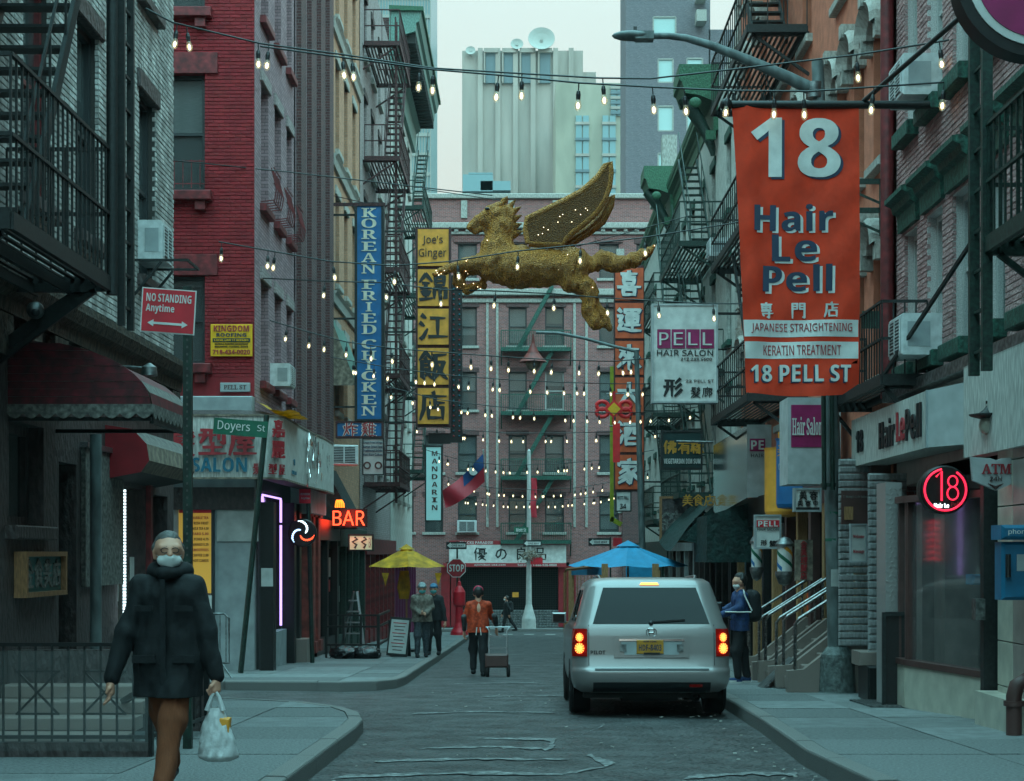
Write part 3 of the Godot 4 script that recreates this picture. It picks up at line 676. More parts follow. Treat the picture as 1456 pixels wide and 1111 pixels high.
# ---------- ground ----------
func outline_slabs(n: String, poly: PackedVector2Array, cell: float, top: float, near: float):
	# poly is in (x, d); kerb stones run along the street edge, flagstones fill the rest
	var base := MB.new()
	var id := Geometry2D.triangulate_polygon(poly)
	var pt := func(v: Vector2, h: float) -> Vector3: return V(v.x, gy(v.y) + h, -v.y)
	for i in range(0, id.size(), 3):
		var a := poly[id[i]]; var b := poly[id[i + 1]]; var c := poly[id[i + 2]]
		if (b - a).cross(c - a) < 0: var s := b; b = c; c = s
		base.tri(pt.call(a, top - 0.02), pt.call(b, top - 0.02), pt.call(c, top - 0.02))
	var o := stru(n, base, "joint")
	var inset := Geometry2D.offset_polygon(poly, -0.17)
	var inner: PackedVector2Array = inset[0]
	var lo := Vector2(1e9, 1e9); var hi := -lo
	for v in poly: lo = lo.min(v); hi = hi.max(v)
	var far_mb := MB.new()
	var x := lo.x
	var r := RandomNumberGenerator.new(); r.seed = 17
	var row := 0
	var y := lo.y
	while y < hi.y:
		x = lo.x
		while x < hi.x:
			var g := 0.006
			var q := PackedVector2Array([Vector2(x + g, y + g), Vector2(x + cell - g, y + g), Vector2(x + cell - g, y + cell - g), Vector2(x + g, y + cell - g)])
			for piece in Geometry2D.intersect_polygons(q, inner):
				if piece.size() < 3: continue
				var single := y > 7.0 and y < near and absf(x) < 6.5
				var mb := MB.new() if single else far_mb
				var t := top + r.randf_range(-0.005, 0.005)
				var ti := Geometry2D.triangulate_polygon(piece)
				for i in range(0, ti.size(), 3):
					var a: Vector2 = piece[ti[i]]; var b: Vector2 = piece[ti[i + 1]]; var c: Vector2 = piece[ti[i + 2]]
					if (b - a).cross(c - a) < 0: var s := b; b = c; c = s
					mb.tri(pt.call(a, t), pt.call(b, t), pt.call(c, t))
				var ccw := 0.0
				for i in piece.size(): ccw += piece[i].cross(piece[(i + 1) % piece.size()])
				for i in piece.size():
					var a: Vector2 = piece[i]; var b: Vector2 = piece[(i + 1) % piece.size()]
					if ccw < 0: var s := a; a = b; b = s
					mb.quad(pt.call(a, t - 0.03), pt.call(b, t - 0.03), pt.call(b, t), pt.call(a, t))
				if single: part(o, "paving_slab", mb, "slab%d" % (r.randi() % 4))
			x += cell
		y += cell
		row += 1
	var fp := part(o, "far_paving", far_mb, "slab1")
	fp.set_meta("kind", "stuff")
	return o
func kerb(parent: Node3D, line: Array, top: float, side: float):
	# granite kerb stones along a line of (x, d); side is +1 when the road lies on the right of the line
	var pts := []
	for i in line.size() - 1:
		var a: Vector2 = line[i]; var b: Vector2 = line[i + 1]
		var n := maxi(1, roundi((b - a).length() / 0.4))
		for k in n: pts.append(a.lerp(b, float(k) / n))
	pts.append(line[-1])
	var i := 0
	var r := RandomNumberGenerator.new(); r.seed = 19
	while i < pts.size() - 1:
		var e := mini(i + 4, pts.size() - 1)
		var mb := MB.new()
		var prof := [Vector2(0.0, -0.22), Vector2(0.0, top - 0.028), Vector2(0.012, top - 0.006), Vector2(0.03, top + 0.001), Vector2(0.16, top + 0.003), Vector2(0.16, -0.1)]
		var g := []
		var jit := r.randf_range(-0.006, 0.006)
		for p in prof:
			var rw := []
			for k in range(i, e + 1):
				var v: Vector2 = pts[k]
				var t: Vector2 = (pts[mini(k + 1, pts.size() - 1)] - pts[maxi(k - 1, 0)]).normalized()
				var nn := Vector2(-t.y, t.x) * side
				if k == i: v += t * 0.005
				if k == e: v -= t * 0.005
				var w: Vector2 = v + nn * p.x
				rw.append(V(w.x, gy(w.y) + p.y + jit, -w.y))
			g.append(rw)
		for a in g.size() - 1:
			for b in g[a].size() - 1:
				if side < 0: mb.quad(g[a][b], g[a][b + 1], g[a + 1][b + 1], g[a + 1][b])
				else: mb.quad(g[a][b + 1], g[a][b], g[a + 1][b], g[a + 1][b + 1])
		part(parent, "kerb_stone", mb, "kerb")
		i = e
func ground():
	var mb := MB.new()
	var prof := [[-1200.0, 1.9], [-60.0, 1.9], [100.0, -3.17], [1500.0, -3.17]]
	for i in 3:
		for s in [[-900.0, 900.0]]:
			var a: Array = prof[i]; var b: Array = prof[i + 1]
			mb.quad(V(s[0], a[1] - 0.06, -a[0]), V(s[1], a[1] - 0.06, -a[0]), V(s[1], b[1] - 0.06, -b[0]), V(s[0], b[1] - 0.06, -b[0]))
	stru("ground", mb, "ground")
	mb = MB.new()
	var fn := FastNoiseLite.new(); fn.seed = 8; fn.frequency = 0.25
	var g := []
	for i in 231:
		var d := -30.0 + i * 0.5
		var row := []
		for j in 45:
			var x := -15.4 + j * 0.7
			row.append(V(x, gy(d) + 0.018 * fn.get_noise_2d(x, d) - 0.006 * x * x * (0.3 if absf(x) < 3 else 0.0), -d))
		g.append(row)
	mb.grid(g)
	stru("road", mb, "asphalt")
	# pavements
	var ln := PackedVector2Array([Vector2(-1.72, -30), Vector2(-1.72, 16.6), Vector2(-1.76, 17.7), Vector2(-1.92, 18.8), Vector2(-2.2, 19.7), Vector2(-2.8, 20.7), Vector2(-3.9, 21.5), Vector2(-5.3, 22.3), Vector2(-15, 27), Vector2(-15, -30)])
	kerb(outline_slabs("sidewalk_left_near", ln, 1.5, 0.15, 24.0), Array(ln.slice(0, 9)), 0.15, 1.0)
	var lf := PackedVector2Array([Vector2(-15, 30.5), Vector2(-5.6, 26.2), Vector2(-2.95, 26.0), Vector2(-2.4, 26.3), Vector2(-2.12, 26.9), Vector2(-2.05, 28), Vector2(-2.15, 68.5), Vector2(-2.6, 69.6), Vector2(-3.4, 70), Vector2(-15, 70)])
	kerb(outline_slabs("sidewalk_left_far", lf, 1.5, 0.15, 46.0), Array(lf.slice(0, 10)), 0.15, 1.0)
	var rt := PackedVector2Array([Vector2(2.6, -30), Vector2(2.5, 11.5), Vector2(2.44, 14.0), Vector2(2.6, 17.6), Vector2(2.68, 20.5), Vector2(2.75, 40), Vector2(2.8, 68.5), Vector2(3.3, 69.6), Vector2(4.2, 70), Vector2(15, 70), Vector2(15, -30)])
	kerb(outline_slabs("sidewalk_right", rt, 1.45, 0.15, 40.0), Array(rt.slice(0, 10)), 0.15, -1.0)
	var mt := PackedVector2Array([Vector2(-15, 79.6), Vector2(15, 79.6), Vector2(15, 83.4), Vector2(-15, 83.4)])
	kerb(outline_slabs("sidewalk_cross_street", mt, 1.6, 0.15, 0.0), [mt[0], mt[1]], 0.15, 1.0)
	# tar patches, worn streaks and crossing bars in the road: real thin sheets
	var rr := RandomNumberGenerator.new(); rr.seed = 77
	# worn seams and old sealing in the asphalt: thin raised ribbons
	var seams := [[[-1.5, 12.2], [-0.2, 12.5], [0.5, 12.3]], [[-1.5, 13.1], [-0.6, 13.3], [0.3, 13.2], [0.75, 13.9], [0.6, 15.0]], [[-1.3, 14.4], [-0.4, 14.6], [0.4, 14.5]], [[-1.0, 15.7], [-0.3, 15.9], [0.25, 15.6], [0.3, 16.6], [-0.5, 16.9]], [[1.6, 11.8], [2.1, 12.2], [2.3, 12.9]], [[1.3, 13.0], [1.9, 13.4], [2.25, 13.3]], [[-1.4, 20.6], [-0.6, 20.9], [0.4, 20.8]], [[-0.6, 24.3], [0.6, 24.6], [1.4, 24.4]], [[-1.2, 28], [0.2, 28.6]], [[-0.4, 36], [1.4, 36.6]], [[-1.4, 44], [1.2, 44.8]], [[0.5, 16.8], [0.9, 18.4]]]
	var worn := MB.new()
	for s in seams:
		var prev := []
		for i in s.size() - 1:
			for k in 9:
				if k == 0 and i > 0: continue
				var a := Vector2(s[i][0], s[i][1]).lerp(Vector2(s[i + 1][0], s[i + 1][1]), k / 8.0)
				var w := rr.randf_range(0.04, 0.17); var sh := rr.randf_range(-0.05, 0.05)
				var cur := []
				for e in [-1, 1]:
					var v := Vector2(a.x + e * w * 0.3, a.y + sh + e * w)
					cur.append(V(v.x, gy(v.y) + 0.018 * fn.get_noise_2d(v.x, v.y) - (0.0018 * v.x * v.x if absf(v.x) < 3 else 0.0) + 0.009, -v.y))
				if prev: worn.quad(prev[0], cur[0], cur[1], prev[1])
				prev = cur
	stru("road_seams", worn, "worn_patch")
	for k in 6:
		mb = MB.new()
		var x0 := -1.9 + k * 0.95
		mb.quad(V(x0, gy(71.2) + 0.012, -71.2), V(x0 + 0.45, gy(71.2) + 0.012, -71.2), V(x0 + 0.45, gy(73.4) + 0.012, -73.4), V(x0, gy(73.4) + 0.012, -73.4))
		stru("crosswalk_marking", mb, "paint_white")
# ---------- buildings ----------
const UL := Vector3(0, 0, -1)
func side_o(s: float) -> Vector3: return V(s * WX, 0, 0)
func side_n(s: float) -> Vector3: return V(-s, 0, 0)
func shell(b: Node3D, s: float, d0: float, d1: float, v0: float, v1: float, mt: String, near_end := true, deep := 9.0):
	var mb := MB.new()
	var xa := s * (WX + 0.75); var xb := s * (WX + deep); var xf := s * WX
	if near_end: mb.box(V((xf + xb) * 0.5, (v0 + v1) * 0.5, -d0 - 0.1), V(absf(xb - xf), v1 - v0, 0.2))
	mb.box(V((xf + xb) * 0.5 + s * 0.01, (v0 + v1) * 0.5, -d1 + 0.1), V(absf(xb - xf) - 0.02, v1 - v0 - 0.01, 0.2))
	mb.box(V(xb, (v0 + v1) * 0.5, -(d0 + d1) * 0.5), V(0.2, v1 - v0 - 0.01, d1 - d0 - 0.42))
	mb.box(V(xa, (v0 + v1) * 0.5, -(d0 + d1) * 0.5), V(0.1, v1 - v0 - 0.4, d1 - d0 - 0.42))
	part(b, "party_wall", mb, mt)
	mb = MB.new()
	mb.box(V((xf + xb) * 0.5 + s * 0.05, v1 - 0.12, -(d0 + d1) * 0.5), V(absf(xb - xf) - 0.1, 0.2, d1 - d0 - 0.1))
	part(b, "roof", mb, "roofing")
func grid_windows(us: Array, vs: Array) -> Array:
	var r := []
	for v in vs:
		for u in us: r.append([u[0], u[1], v[0], v[1]])
	return r
func building(n: String, label: String, s: float, d0: float, d1: float, v1: float, wallm: String, holes: Array, wo := {}, near_end := true, shellm := "brick_maroon", v0 := -99.0) -> Node3D:
	var b := thing(n, label, "building", V(s * WX, gy((d0 + d1) * 0.5), -(d0 + d1) * 0.5))
	if v0 < -90: v0 = gy(d1) - 0.3
	var mb := MB.new()
	holed(mb, side_o(s), UL, side_n(s), d0, d1, v0, v1, holes)
	part(b, "wall", mb, wallm)
	var i := 0
	for h in holes:
		var o := wo.duplicate()
		if not o.has("blind"): o.blind = [0.0, 0.45, 0.8, 0.3, 0.6][i % 5]
		window(b, side_o(s), UL, side_n(s), h, o)
		i += 1
	shell(b, s, d0, d1, gy(d1) - 0.3, v1, shellm, near_end)
	return b
# moulded strip along the street: profile points are (out, height) in order
func moulding(s: float, d0: float, d1: float, prof: Array, x := WX) -> MB:
	var mb := MB.new()
	for i in prof.size():
		var p: Array = prof[i]; var q: Array = prof[(i + 1) % prof.size()]
		var a := V(s * (x - p[0]), p[1], -d0); var b := V(s * (x - q[0]), q[1], -d0)
		var c := V(s * (x - q[0]), q[1], -d1); var d := V(s * (x - p[0]), p[1], -d1)
		if s > 0: mb.quad(a, b, c, d)
		else: mb.quad(b, a, d, c)
	for e in [d0, d1]:
		var poly := PackedVector2Array()
		for p in prof: poly.append(Vector2(s * (x - p[0]), p[1]))
		mb.prism(poly, 0.004, Transform3D(Basis(), V(0, 0, -e)))
	return mb
func cornice_profile(v: float, out: float, h: float) -> Array:
	return [[0, v - h], [out * 0.12, v - h], [out * 0.15, v - h * 0.62], [out * 0.3, v - h * 0.56], [out * 0.34, v - h * 0.42], [out * 0.82, v - h * 0.34], [out * 0.84, v - h * 0.2], [out * 0.93, v - h * 0.17], [out, v - h * 0.02], [out, v], [0, v]]
func iron_bracket(mb: MB, s: float, d: float, v: float, out: float, x := WX):
	mb.bar(V(s * x, v - 0.75, -d), V(s * (x - out), v - 0.05, -d), 0.05)
	mb.bar(V(s * x, v - 0.03, -d), V(s * (x - out), v - 0.03, -d), 0.05, 0.08)
# one balcony of a fire escape: floor of slats, railing, brackets
func fe_platform(b: Node3D, s: float, d0: float, d1: float, v: float, out: float, m: String, rail := 0.95, step := 0.13, hatch := false):
	var mb := MB.new()
	var x0 := s * (WX - 0.06); var x1 := s * (WX - out)
	for e in [d0, d1]: mb.bar(V(x0, v - 0.05, -e), V(x1, v - 0.05, -e), 0.05, 0.14)
	mb.bar(V(x1, v - 0.05, -d0), V(x1, v - 0.05, -d1), 0.05, 0.14)
	mb.bar(V(x0, v - 0.05, -d0), V(x0, v - 0.05, -d1), 0.04, 0.1)
	for e in [d0 + 0.12, d1 - 0.12]: iron_bracket(mb, s, e, v - 0.08, out * 0.9)
	part(b, "platform_frame", mb, m)
	mb = MB.new()
	var n := int(out / 0.1)
	for k in n:
		var x := lerpf(x0, x1, (k + 0.5) / n)
		mb.box(V(x, v, -(d0 + d1) * 0.5), V(0.045, 0.02, d1 - d0))
	part(b, "floor_grating", mb, m)
	mb = MB.new()
	for y in [v + rail, v + rail * 0.5]:
		mb.bar(V(x0, y, -d0), V(x1, y, -d0), 0.03, 0.035)
		mb.bar(V(x0, y, -d1), V(x1, y, -d1), 0.03, 0.035)
		mb.bar(V(x1, y, -d0), V(x1, y, -d1), 0.035, 0.03)
	var c := int((d1 - d0) / step)
	for k in c + 1:
		var z := -lerpf(d0, d1, float(k) / c)
		mb.bar(V(x1, v, z), V(x1, v + rail, z), 0.018)
	c = int(out / step)
	for k in c:
		var x := lerpf(x0, x1, float(k) / c)
		for e in [d0, d1]: mb.bar(V(x, v, -e), V(x, v + rail, -e), 0.018)
	part(b, "railing", mb, m)
func fe_stair(b: Node3D, s: float, da: float, va: float, db: float, vb: float, xa: float, xb: float, m: String, singles := true):
	var mb := MB.new()
	for x in [xa, xb]:
		mb.bar(V(s * x, va, -da), V(s * x, vb, -db), 0.04, 0.13)
		mb.bar(V(s * x, va + 0.8, -da), V(s * x, vb + 0.8, -db), 0.025)
		for k in 4:
			var t := (k + 0.5) / 4.0
			var p := V(s * x, lerpf(va, vb, t), -lerpf(da, db, t))
			mb.bar(p, p + V(0, 0.8, 0), 0.02)
	part(b, "stringer", mb, m)
	var n := int(absf(vb - va) / 0.24)
	for k in range(1, n):
		var t := float(k) / n
		var q := MB.new()
		q.box(V(s * (xa + xb) * 0.5, lerpf(va, vb, t), -lerpf(da, db, t)), V(absf(xa - xb) - 0.04, 0.03, 0.18))
		part(b, "tread", q, m)
func ac_unit(label: String, c: Vector3, face: Vector3, sz := V(0.66, 0.45, 0.6), group := "window air conditioners"):
	# an air conditioner that sticks out along face
	var t := thing("air_conditioner", label, "air conditioner", c, group)
	var b := Basis(Vector3.UP.cross(face), Vector3.UP, face)
	var mb := MB.new(); mb.cbox(Vector3.ZERO, sz, 0.02, b); part(t, "case", mb, "plastic_white", true)
	mb = MB.new()
	mb.box(face * (sz.z * 0.5 + 0.002), V(sz.x * 0.82, sz.y * 0.78, 0.006), b)
	part(t, "grille", mb, "plastic_dark", true)
	mb = MB.new()
	for k in 9: mb.box(face * (sz.z * 0.5 + 0.008) + Vector3.UP * (k - 4) * sz.y * 0.082, V(sz.x * 0.82, 0.012, 0.012), b)
	for k in 3: mb.box(face * (sz.z * 0.5 + 0.01) + b.x * (k - 1) * sz.x * 0.4, V(0.03, sz.y * 0.8, 0.012), b)
	part(t, "louvers", mb, "plastic_white", true)
	for s in [-1, 1]:
		mb = MB.new(); mb.box(b.x * s * (sz.x * 0.5 + 0.002) + face * 0.12 * sz.z, V(0.006, sz.y * 0.6, sz.z * 0.5), b)
		part(t, "side_vent", mb, "panel_grey", true)
	return t

func near_left_building():
	var s := -1.0
	var ups := grid_windows([[14.2, 15.1], [16.3, 17.25], [18.25, 19.2], [21.2, 22.15]], [[5.05, 7.5], [8.75, 11.2]])
	var shop := [[15.85, 17.0, 1.68, 2.72], [17.55, 18.25, -0.5, 2.4], [20.1, 21.55, -0.05, 2.25], [21.75, 22.9, -0.55, 2.2]]
	var b := thing("brick_tenement", "whitewashed dark-jointed brick tenement with brown stone ground floor at the near corner", "building", V(-WX, gy(16), -16))
	var mb := MB.new()
	holed(mb, side_o(s), UL, side_n(s), 8.0, 23.3, -1.2, 3.75, shop, 0.3)
	part(b, "stone_wall", mb, "stone_brown")
	mb = MB.new(); holed(mb, side_o(s), UL, side_n(s), 8.0, 23.3, 11.85, 15.0, [], 0.2)
	part(b, "upper_wall", mb, "brick_pale")
	brickwork(b, side_o(s), UL, side_n(s), 11.6, 23.3, 4.12, 11.85, ups, "white_brick", "mortar_dark",
		func(u, v): return u > 14.0 and u < 19.8 and v > 4.2 and v < 7.4, Color(0.82, 0.8, 0.76), Color(0.62, 0.59, 0.55), 5, "far_bricks")
	mb = MB.new(); holed(mb, side_o(s), UL, side_n(s), 8.0, 11.6, 3.75, 11.85, [], 0.2)
	part(b, "side_wall", mb, "brick_pale")
	for h in ups: window(b, side_o(s), UL, side_n(s), h, {"blind": 0.0 if h[0] < 17 else 0.3, "sill": "stone_brown", "lintel": "stone_brown", "frame": "frame_red" if h[0] < 18 else "frame_dark"})
	window(b, side_o(s), UL, side_n(s), shop[0], {"frame": "stone_brown", "fw": 0.1, "sash": false, "blind": 0.98, "blind_mat": "curtain", "sill": "stone_brown", "deep": 0.2})
	shell(b, s, 8.0, 23.3, -1.2, 15.0, "brick_pale", true)
	# belt course, stained by weather
	part(b, "belt_course", moulding(s, 8.0, 23.36, [[0, 3.72], [0.1, 3.72], [0.12, 3.85], [0.2, 3.9], [0.26, 4.02], [0.26, 4.1], [0, 4.16]]), "stone_stained")
	for k in 9:
		mb = MB.new(); mb.box(V(-WX + 0.06, 3.5, -(15.4 + k * 0.95)), V(0.1, 0.4, 0.5)); part(b, "frieze_block", mb, "stone_stained")
	# dark doorway, back wall of shop, lit take-out window
	for h in [shop[1], shop[3]]:
		mb = MB.new(); mb.box(V(-WX - 0.28, (h[2] + h[3]) * 0.5, -(h[0] + h[1]) * 0.5), V(0.06, h[3] - h[2], h[1] - h[0])); 
		var door := part(b, "door", mb, "iron_black" if h == shop[1] else "frame_red")
		mb = MB.new(); mb.tube([V(-WX - 0.2, 0.55, -h[0] - 0.12), V(-WX - 0.2, 0.85, -h[0] - 0.12)], 0.02); part(door, "handle", mb, "steel")
	var h: Array = shop[2]
	mb = MB.new(); mb.box(V(-WX - 0.12, (h[2] + h[3]) * 0.5, -(h[0] + h[1]) * 0.5), V(0.008, h[3] - h[2], h[1] - h[0]))
	part(b, "shop_pane", mb, "pane_clear")
	mb = MB.new()
	mb.box(V(-WX - 1.25, (h[2] + h[3]) * 0.5, -(h[0] + h[1]) * 0.5), V(0.04, h[3] - h[2] + 0.2, h[1] - h[0] + 1.2))
	mb.box(V(-WX - 0.68, h[3] + 0.06, -(h[0] + h[1]) * 0.5), V(1.1, 0.04, h[1] - h[0] + 0.4))
	mb.box(V(-WX - 0.68, h[2] - 0.06, -(h[0] + h[1]) * 0.5), V(1.1, 0.04, h[1] - h[0] + 0.4))
	for e in [h[0] - 0.2, h[1] + 0.2]: mb.box(V(-WX - 0.75, 1.1, -e), V(0.9, 2.6, 0.04))
	part(b, "shop_back_wall", mb, "tile_cream")
	mb = MB.new(); mb.box(V(-WX - 0.1, -0.02, -(h[0] + h[1]) * 0.5), V(0.5, 0.07, h[1] - h[0] + 0.3)); part(b, "counter", mb, "iron_dark")
	for k in 3:
		mb = MB.new(); mb.box(V(-WX - 0.11, 0.95 + 0.12 * k, -(20.45 + k * 0.42)), V(0.004, 0.32, 0.22)); part(b, "notice", mb, "white_sign")
	mb = MB.new(); mb.box(V(-WX + 0.02, 1.1, -21.65), V(0.1, 2.6, 0.12)); part(b, "door_post", mb, "frame_red")
	# light strip: a glowing bead line and its lamp
	var t := thing("led_strip", "vertical white LED strip glowing beside the take-out window", "light", V(-WX - 0.05, 0.4, -20.22))
	for k in 44:
		mb = MB.new(); mb.box(V(-WX + 0.05, 0.42 + k * 0.041, -20.24), V(0.03, 0.026, 0.03)); part(t, "diode", mb, "led_white")
	mb = MB.new(); mb.box(V(-WX + 0.028, 1.32, -20.24), V(0.012, 1.86, 0.05)); part(t, "channel", mb, "aluminium")
	var al := AreaLight3D.new(); al.name = "strip_light"; al.area_size = Vector2(0.06, 1.8); al.light_energy = 0.5; al.light_color = Color(0.8, 0.95, 1.0); al.shadow_enabled = true
	t.add_child(al); al.position = V(-0.08, 0.92, -0.1); al.rotation.y = deg_to_rad(160)
	# big blank shutter box beside it
	t = thing("blank_hoarding", "tall blank beige metal panel fixed beside the dark doorway", "panel", V(-WX + 0.1, 1.0, -19.3))
	mb = MB.new(); mb.box(V(-WX + 0.03, 1.82, -19.3), V(0.05, 1.6, 1.75)); part(t, "sheet", mb, "awning_cream")
	mb = MB.new(); mb.box(V(-WX + 0.04, 2.64, -19.3), V(0.1, 0.06, 1.8)); part(t, "rail", mb, "aluminium")
	mb = MB.new(); mb.tube([V(-4.86, gy(18.3), -18.35), V(-4.86, 2.75, -18.35)], 0.065, 10)
	one("drain_pipe", mb, "pole_grey", "grey vertical drain pipe left of the beige panel", "pipe")
	# carved sign board in a wooden frame
	t = thing("sign_board", "teal board with four brown carved characters in a wooden frame", "sign", V(-WX + 0.02, 0.97, -16.7))
	mb = MB.new(); mb.box(V(-WX + 0.05, 1.19, -16.7), V(0.06, 0.4, 1.3)); part(t, "board", mb, "teal_board")
	mb = MB.new()
	for e in [0.985, 1.395]: mb.box(V(-WX + 0.07, e, -16.7), V(0.13, 0.05, 1.42))
	for e in [16.02, 17.38]: mb.box(V(-WX + 0.07, 1.19, -e), V(0.128, 0.36, 0.055))
	part(t, "frame", mb, "wood")
	var pl := []
	for k in 4: pl.append(Transform3D(Basis(V(0, 0, -1), Vector3.UP, V(1, 0, 0)), V(-WX + 0.085, 1.19, -16.2 - k * 0.32)))
	cjk(t, "金食美店", pl, 0.28, "awning_cream", 0.16)
	# corrugated red canopy
	t = thing("red_canopy", "dark red ribbed metal canopy with scalloped cream valance over the near doorway", "awning", V(-WX, 2.8, -16.6))
	var prof := []
	for k in 9:
		var a := PI * 0.5 * k / 8.0
		prof.append(Vector2(-WX + 0.0 + 1.42 * sin(a) * 0.999, 2.86 + 0.52 * cos(a) + 0.12 * (1 - k / 8.0)))
	for k in 8:
		mb = MB.new()
		var a: Vector2 = prof[k]; var c: Vector2 = prof[k + 1]
		mb.quad(V(a.x, a.y, -15.8), V(c.x, c.y, -15.8), V(c.x, c.y, -17.5), V(a.x, a.y, -17.5))
		part(t, "roof_strip", mb, "awning_cream" if k in [3, 6] else "awning_red")
	for k in 8:
		var y0 := 2.86 + k * 0.075; var y1 := y0 + 0.07
		var reach := func(y: float) -> float:
			var q := clampf((y - 2.86) / 0.64, 0.0, 1.0)
			return -WX + 1.4 * sqrt(1.0 - q * q)
		if reach.call(y1) < -WX + 0.05: continue
		mb = MB.new()
		mb.prism(PackedVector2Array([Vector2(-WX + 0.01, y0), Vector2(reach.call(y0), y0), Vector2(reach.call(y1), y1), Vector2(-WX + 0.01, y1)]), 0.02, Transform3D(Basis(), V(0, 0, -15.8 + (0.008 if k % 2 else 0.0))))
		part(t, "rib_panel", mb, "awning_red")
	mb = MB.new()
	for e in 2:
		var n := 9 if e == 0 else 10
		var poly := PackedVector2Array([Vector2(0, 0), Vector2(0, -0.09)])
		var L := 1.42 if e == 0 else 1.7
		for k in n:
			for j in 6: poly.append(Vector2(L * (k + (j + 1) / 6.0) / n, -0.09 - 0.05 * sin(PI * (j + 1) / 6.0)))
		poly.append(Vector2(L, 0))
		mb.prism(poly, 0.012, Transform3D(Basis() if e == 0 else Basis(V(0, 0, -1), Vector3.UP, V(1, 0, 0)), V(-WX, 2.86, -15.79) if e == 0 else V(-WX + 1.425, 2.86, -15.8)))
	part(t, "valance", mb, "awning_cream")
	mb = MB.new()
	for e in [-15.85, -17.45]: mb.bar(V(-WX, 2.72, e), V(-WX + 1.4, 2.72, e), 0.04)
	mb.bar(V(-WX + 1.4, 2.72, -15.85), V(-WX + 1.4, 2.72, -17.45), 0.04, 0.09)
	part(t, "frame", mb, "iron_dark")
	# boxy red awning farther on
	t = thing("box_awning", "red faceted box awning with cream front above the take-out window", "awning", V(-WX, 2.4, -20.6))
	var oct := PackedVector2Array([Vector2(-WX, 2.95), Vector2(-4.72, 2.9), Vector2(-4.55, 2.72), Vector2(-4.52, 2.52), Vector2(-4.62, 2.38), Vector2(-WX, 2.3)])
	for e in [-19.5, -22.2]:
		mb = MB.new(); mb.prism(oct, 0.01, Transform3D(Basis(), V(0, 0, e))); part(t, "end_panel", mb, "red_deep")
	for k in 5:
		mb = MB.new()
		var a := oct[k]; var c := oct[k + 1]
		mb.quad(V(a.x, a.y, -19.5), V(c.x, c.y, -19.5), V(c.x, c.y, -22.2), V(a.x, a.y, -22.2))
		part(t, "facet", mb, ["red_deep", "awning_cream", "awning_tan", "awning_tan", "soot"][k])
	# lamp on the belt course
	t = thing("gooseneck_lamp", "small shaded lamp on a thin arm above the red canopy", "lamp", V(-WX, 3.6, -19.2))
	mb = MB.new(); mb.tube([V(-WX, 3.5, -19.2), V(-4.75, 3.62, -19.2), V(-4.5, 3.6, -19.2)], 0.018, 6); part(t, "arm", mb, "galvanized")
	mb = MB.new(); mb.lathe([Vector2(0.02, 0.1), Vector2(0.09, 0.05), Vector2(0.1, -0.05), Vector2(0.0, -0.07)], V(-4.45, 3.56, -19.2), 12); part(t, "shade", mb, "galvanized")
	# fire escape
	t = thing("fire_escape", "black iron fire escape with steep stair on the whitewashed brick tenement", "fire escape", V(-WX, 4.0, -14.1), "fire escapes")
	fe_platform(t, s, 12.6, 15.6, 4.05, 1.05, "iron_dark", 1.25, 0.14)
	fe_platform(t, s, 12.6, 14.4, 7.25, 1.05, "iron_dark", 1.0, 0.14)
	fe_stair(t, s, 13.75, 4.1, 15.75, 7.3, 4.95, 4.25, "iron_dark")
	mb = MB.new()
	for x in [0.35, 0.7]: mb.bar(V(-WX + x, 3.93, -12.6), V(-WX + x, 3.93, -15.6), 0.03, 0.1)
	mb.bar(V(-WX, 3.35, -15.55), V(-4.15, 3.98, -15.55), 0.11, 0.11)
	mb.bar(V(-WX, 3.35, -12.8), V(-4.15, 3.98, -12.8), 0.11, 0.11)
	part(t, "brace", mb, "iron_dark")
	mb = MB.new()
	for e in [15.95, 16.32]: mb.bar(V(-3.97, 3.65, -e), V(-3.97, 9.5, -e), 0.07, 0.05)
	part(t, "ladder_rail", mb, "iron_dark")
	for k in 16:
		mb = MB.new(); mb.bar(V(-3.97, 3.85 + 0.33 * k, -15.95), V(-3.97, 3.85 + 0.33 * k, -16.32), 0.025); part(t, "rung", mb, "iron_dark")
	mb = MB.new(); mb.tube([V(-3.98, 3.9, -15.62), V(-3.98, 9.5, -15.62)], 0.055, 8); part(t, "post", mb, "iron_dark")
	t = thing("security_camera", "small grey dome security camera on the fire escape brace", "camera", V(-4.66, 3.67, -15.5))
	mb = MB.new(); mb.ball(V(-4.66, 3.72, -15.42), V(0.085, 0.085, 0.085), 14, 10); part(t, "housing", mb, "galvanized")
	mb = MB.new(); mb.ball(V(-4.64, 3.69, -15.36), V(0.045, 0.04, 0.04), 10, 8); part(t, "lens_dome", mb, "plastic_dark")
	ac_unit("white air conditioner with torn side on the whitewashed brick tenement", V(-WX + 0.14, 5.5, -21.45), V(1, 0, 0), V(0.62, 0.52, 0.36))
	mb = MB.new()
	for e in [20.95, 21.65]:
		mb.bar(V(-WX, 5.2, -e), V(-4.35, 5.2, -e), 0.03); mb.bar(V(-WX, 4.75, -e), V(-4.7, 5.18, -e), 0.03)
	mb.bar(V(-4.36, 5.2, -20.95), V(-4.36, 5.2, -21.65), 0.03)
	one("air_conditioner_bracket", mb, "iron_dark", "thin iron bracket under the torn air conditioner", "bracket")
	# filler beyond the frame: the street goes on behind the viewer
	building("tenement_behind", "plain brick tenement continuing the left side of the street", s, -30.0, 8.0, 15.0, "brick_maroon", grid_windows([[-24, -23], [-18, -17], [-12, -11], [-6, -5], [0, 1], [5, 6]], [[5, 7.2], [8.8, 11]]), {"sill": "stone_brown"})
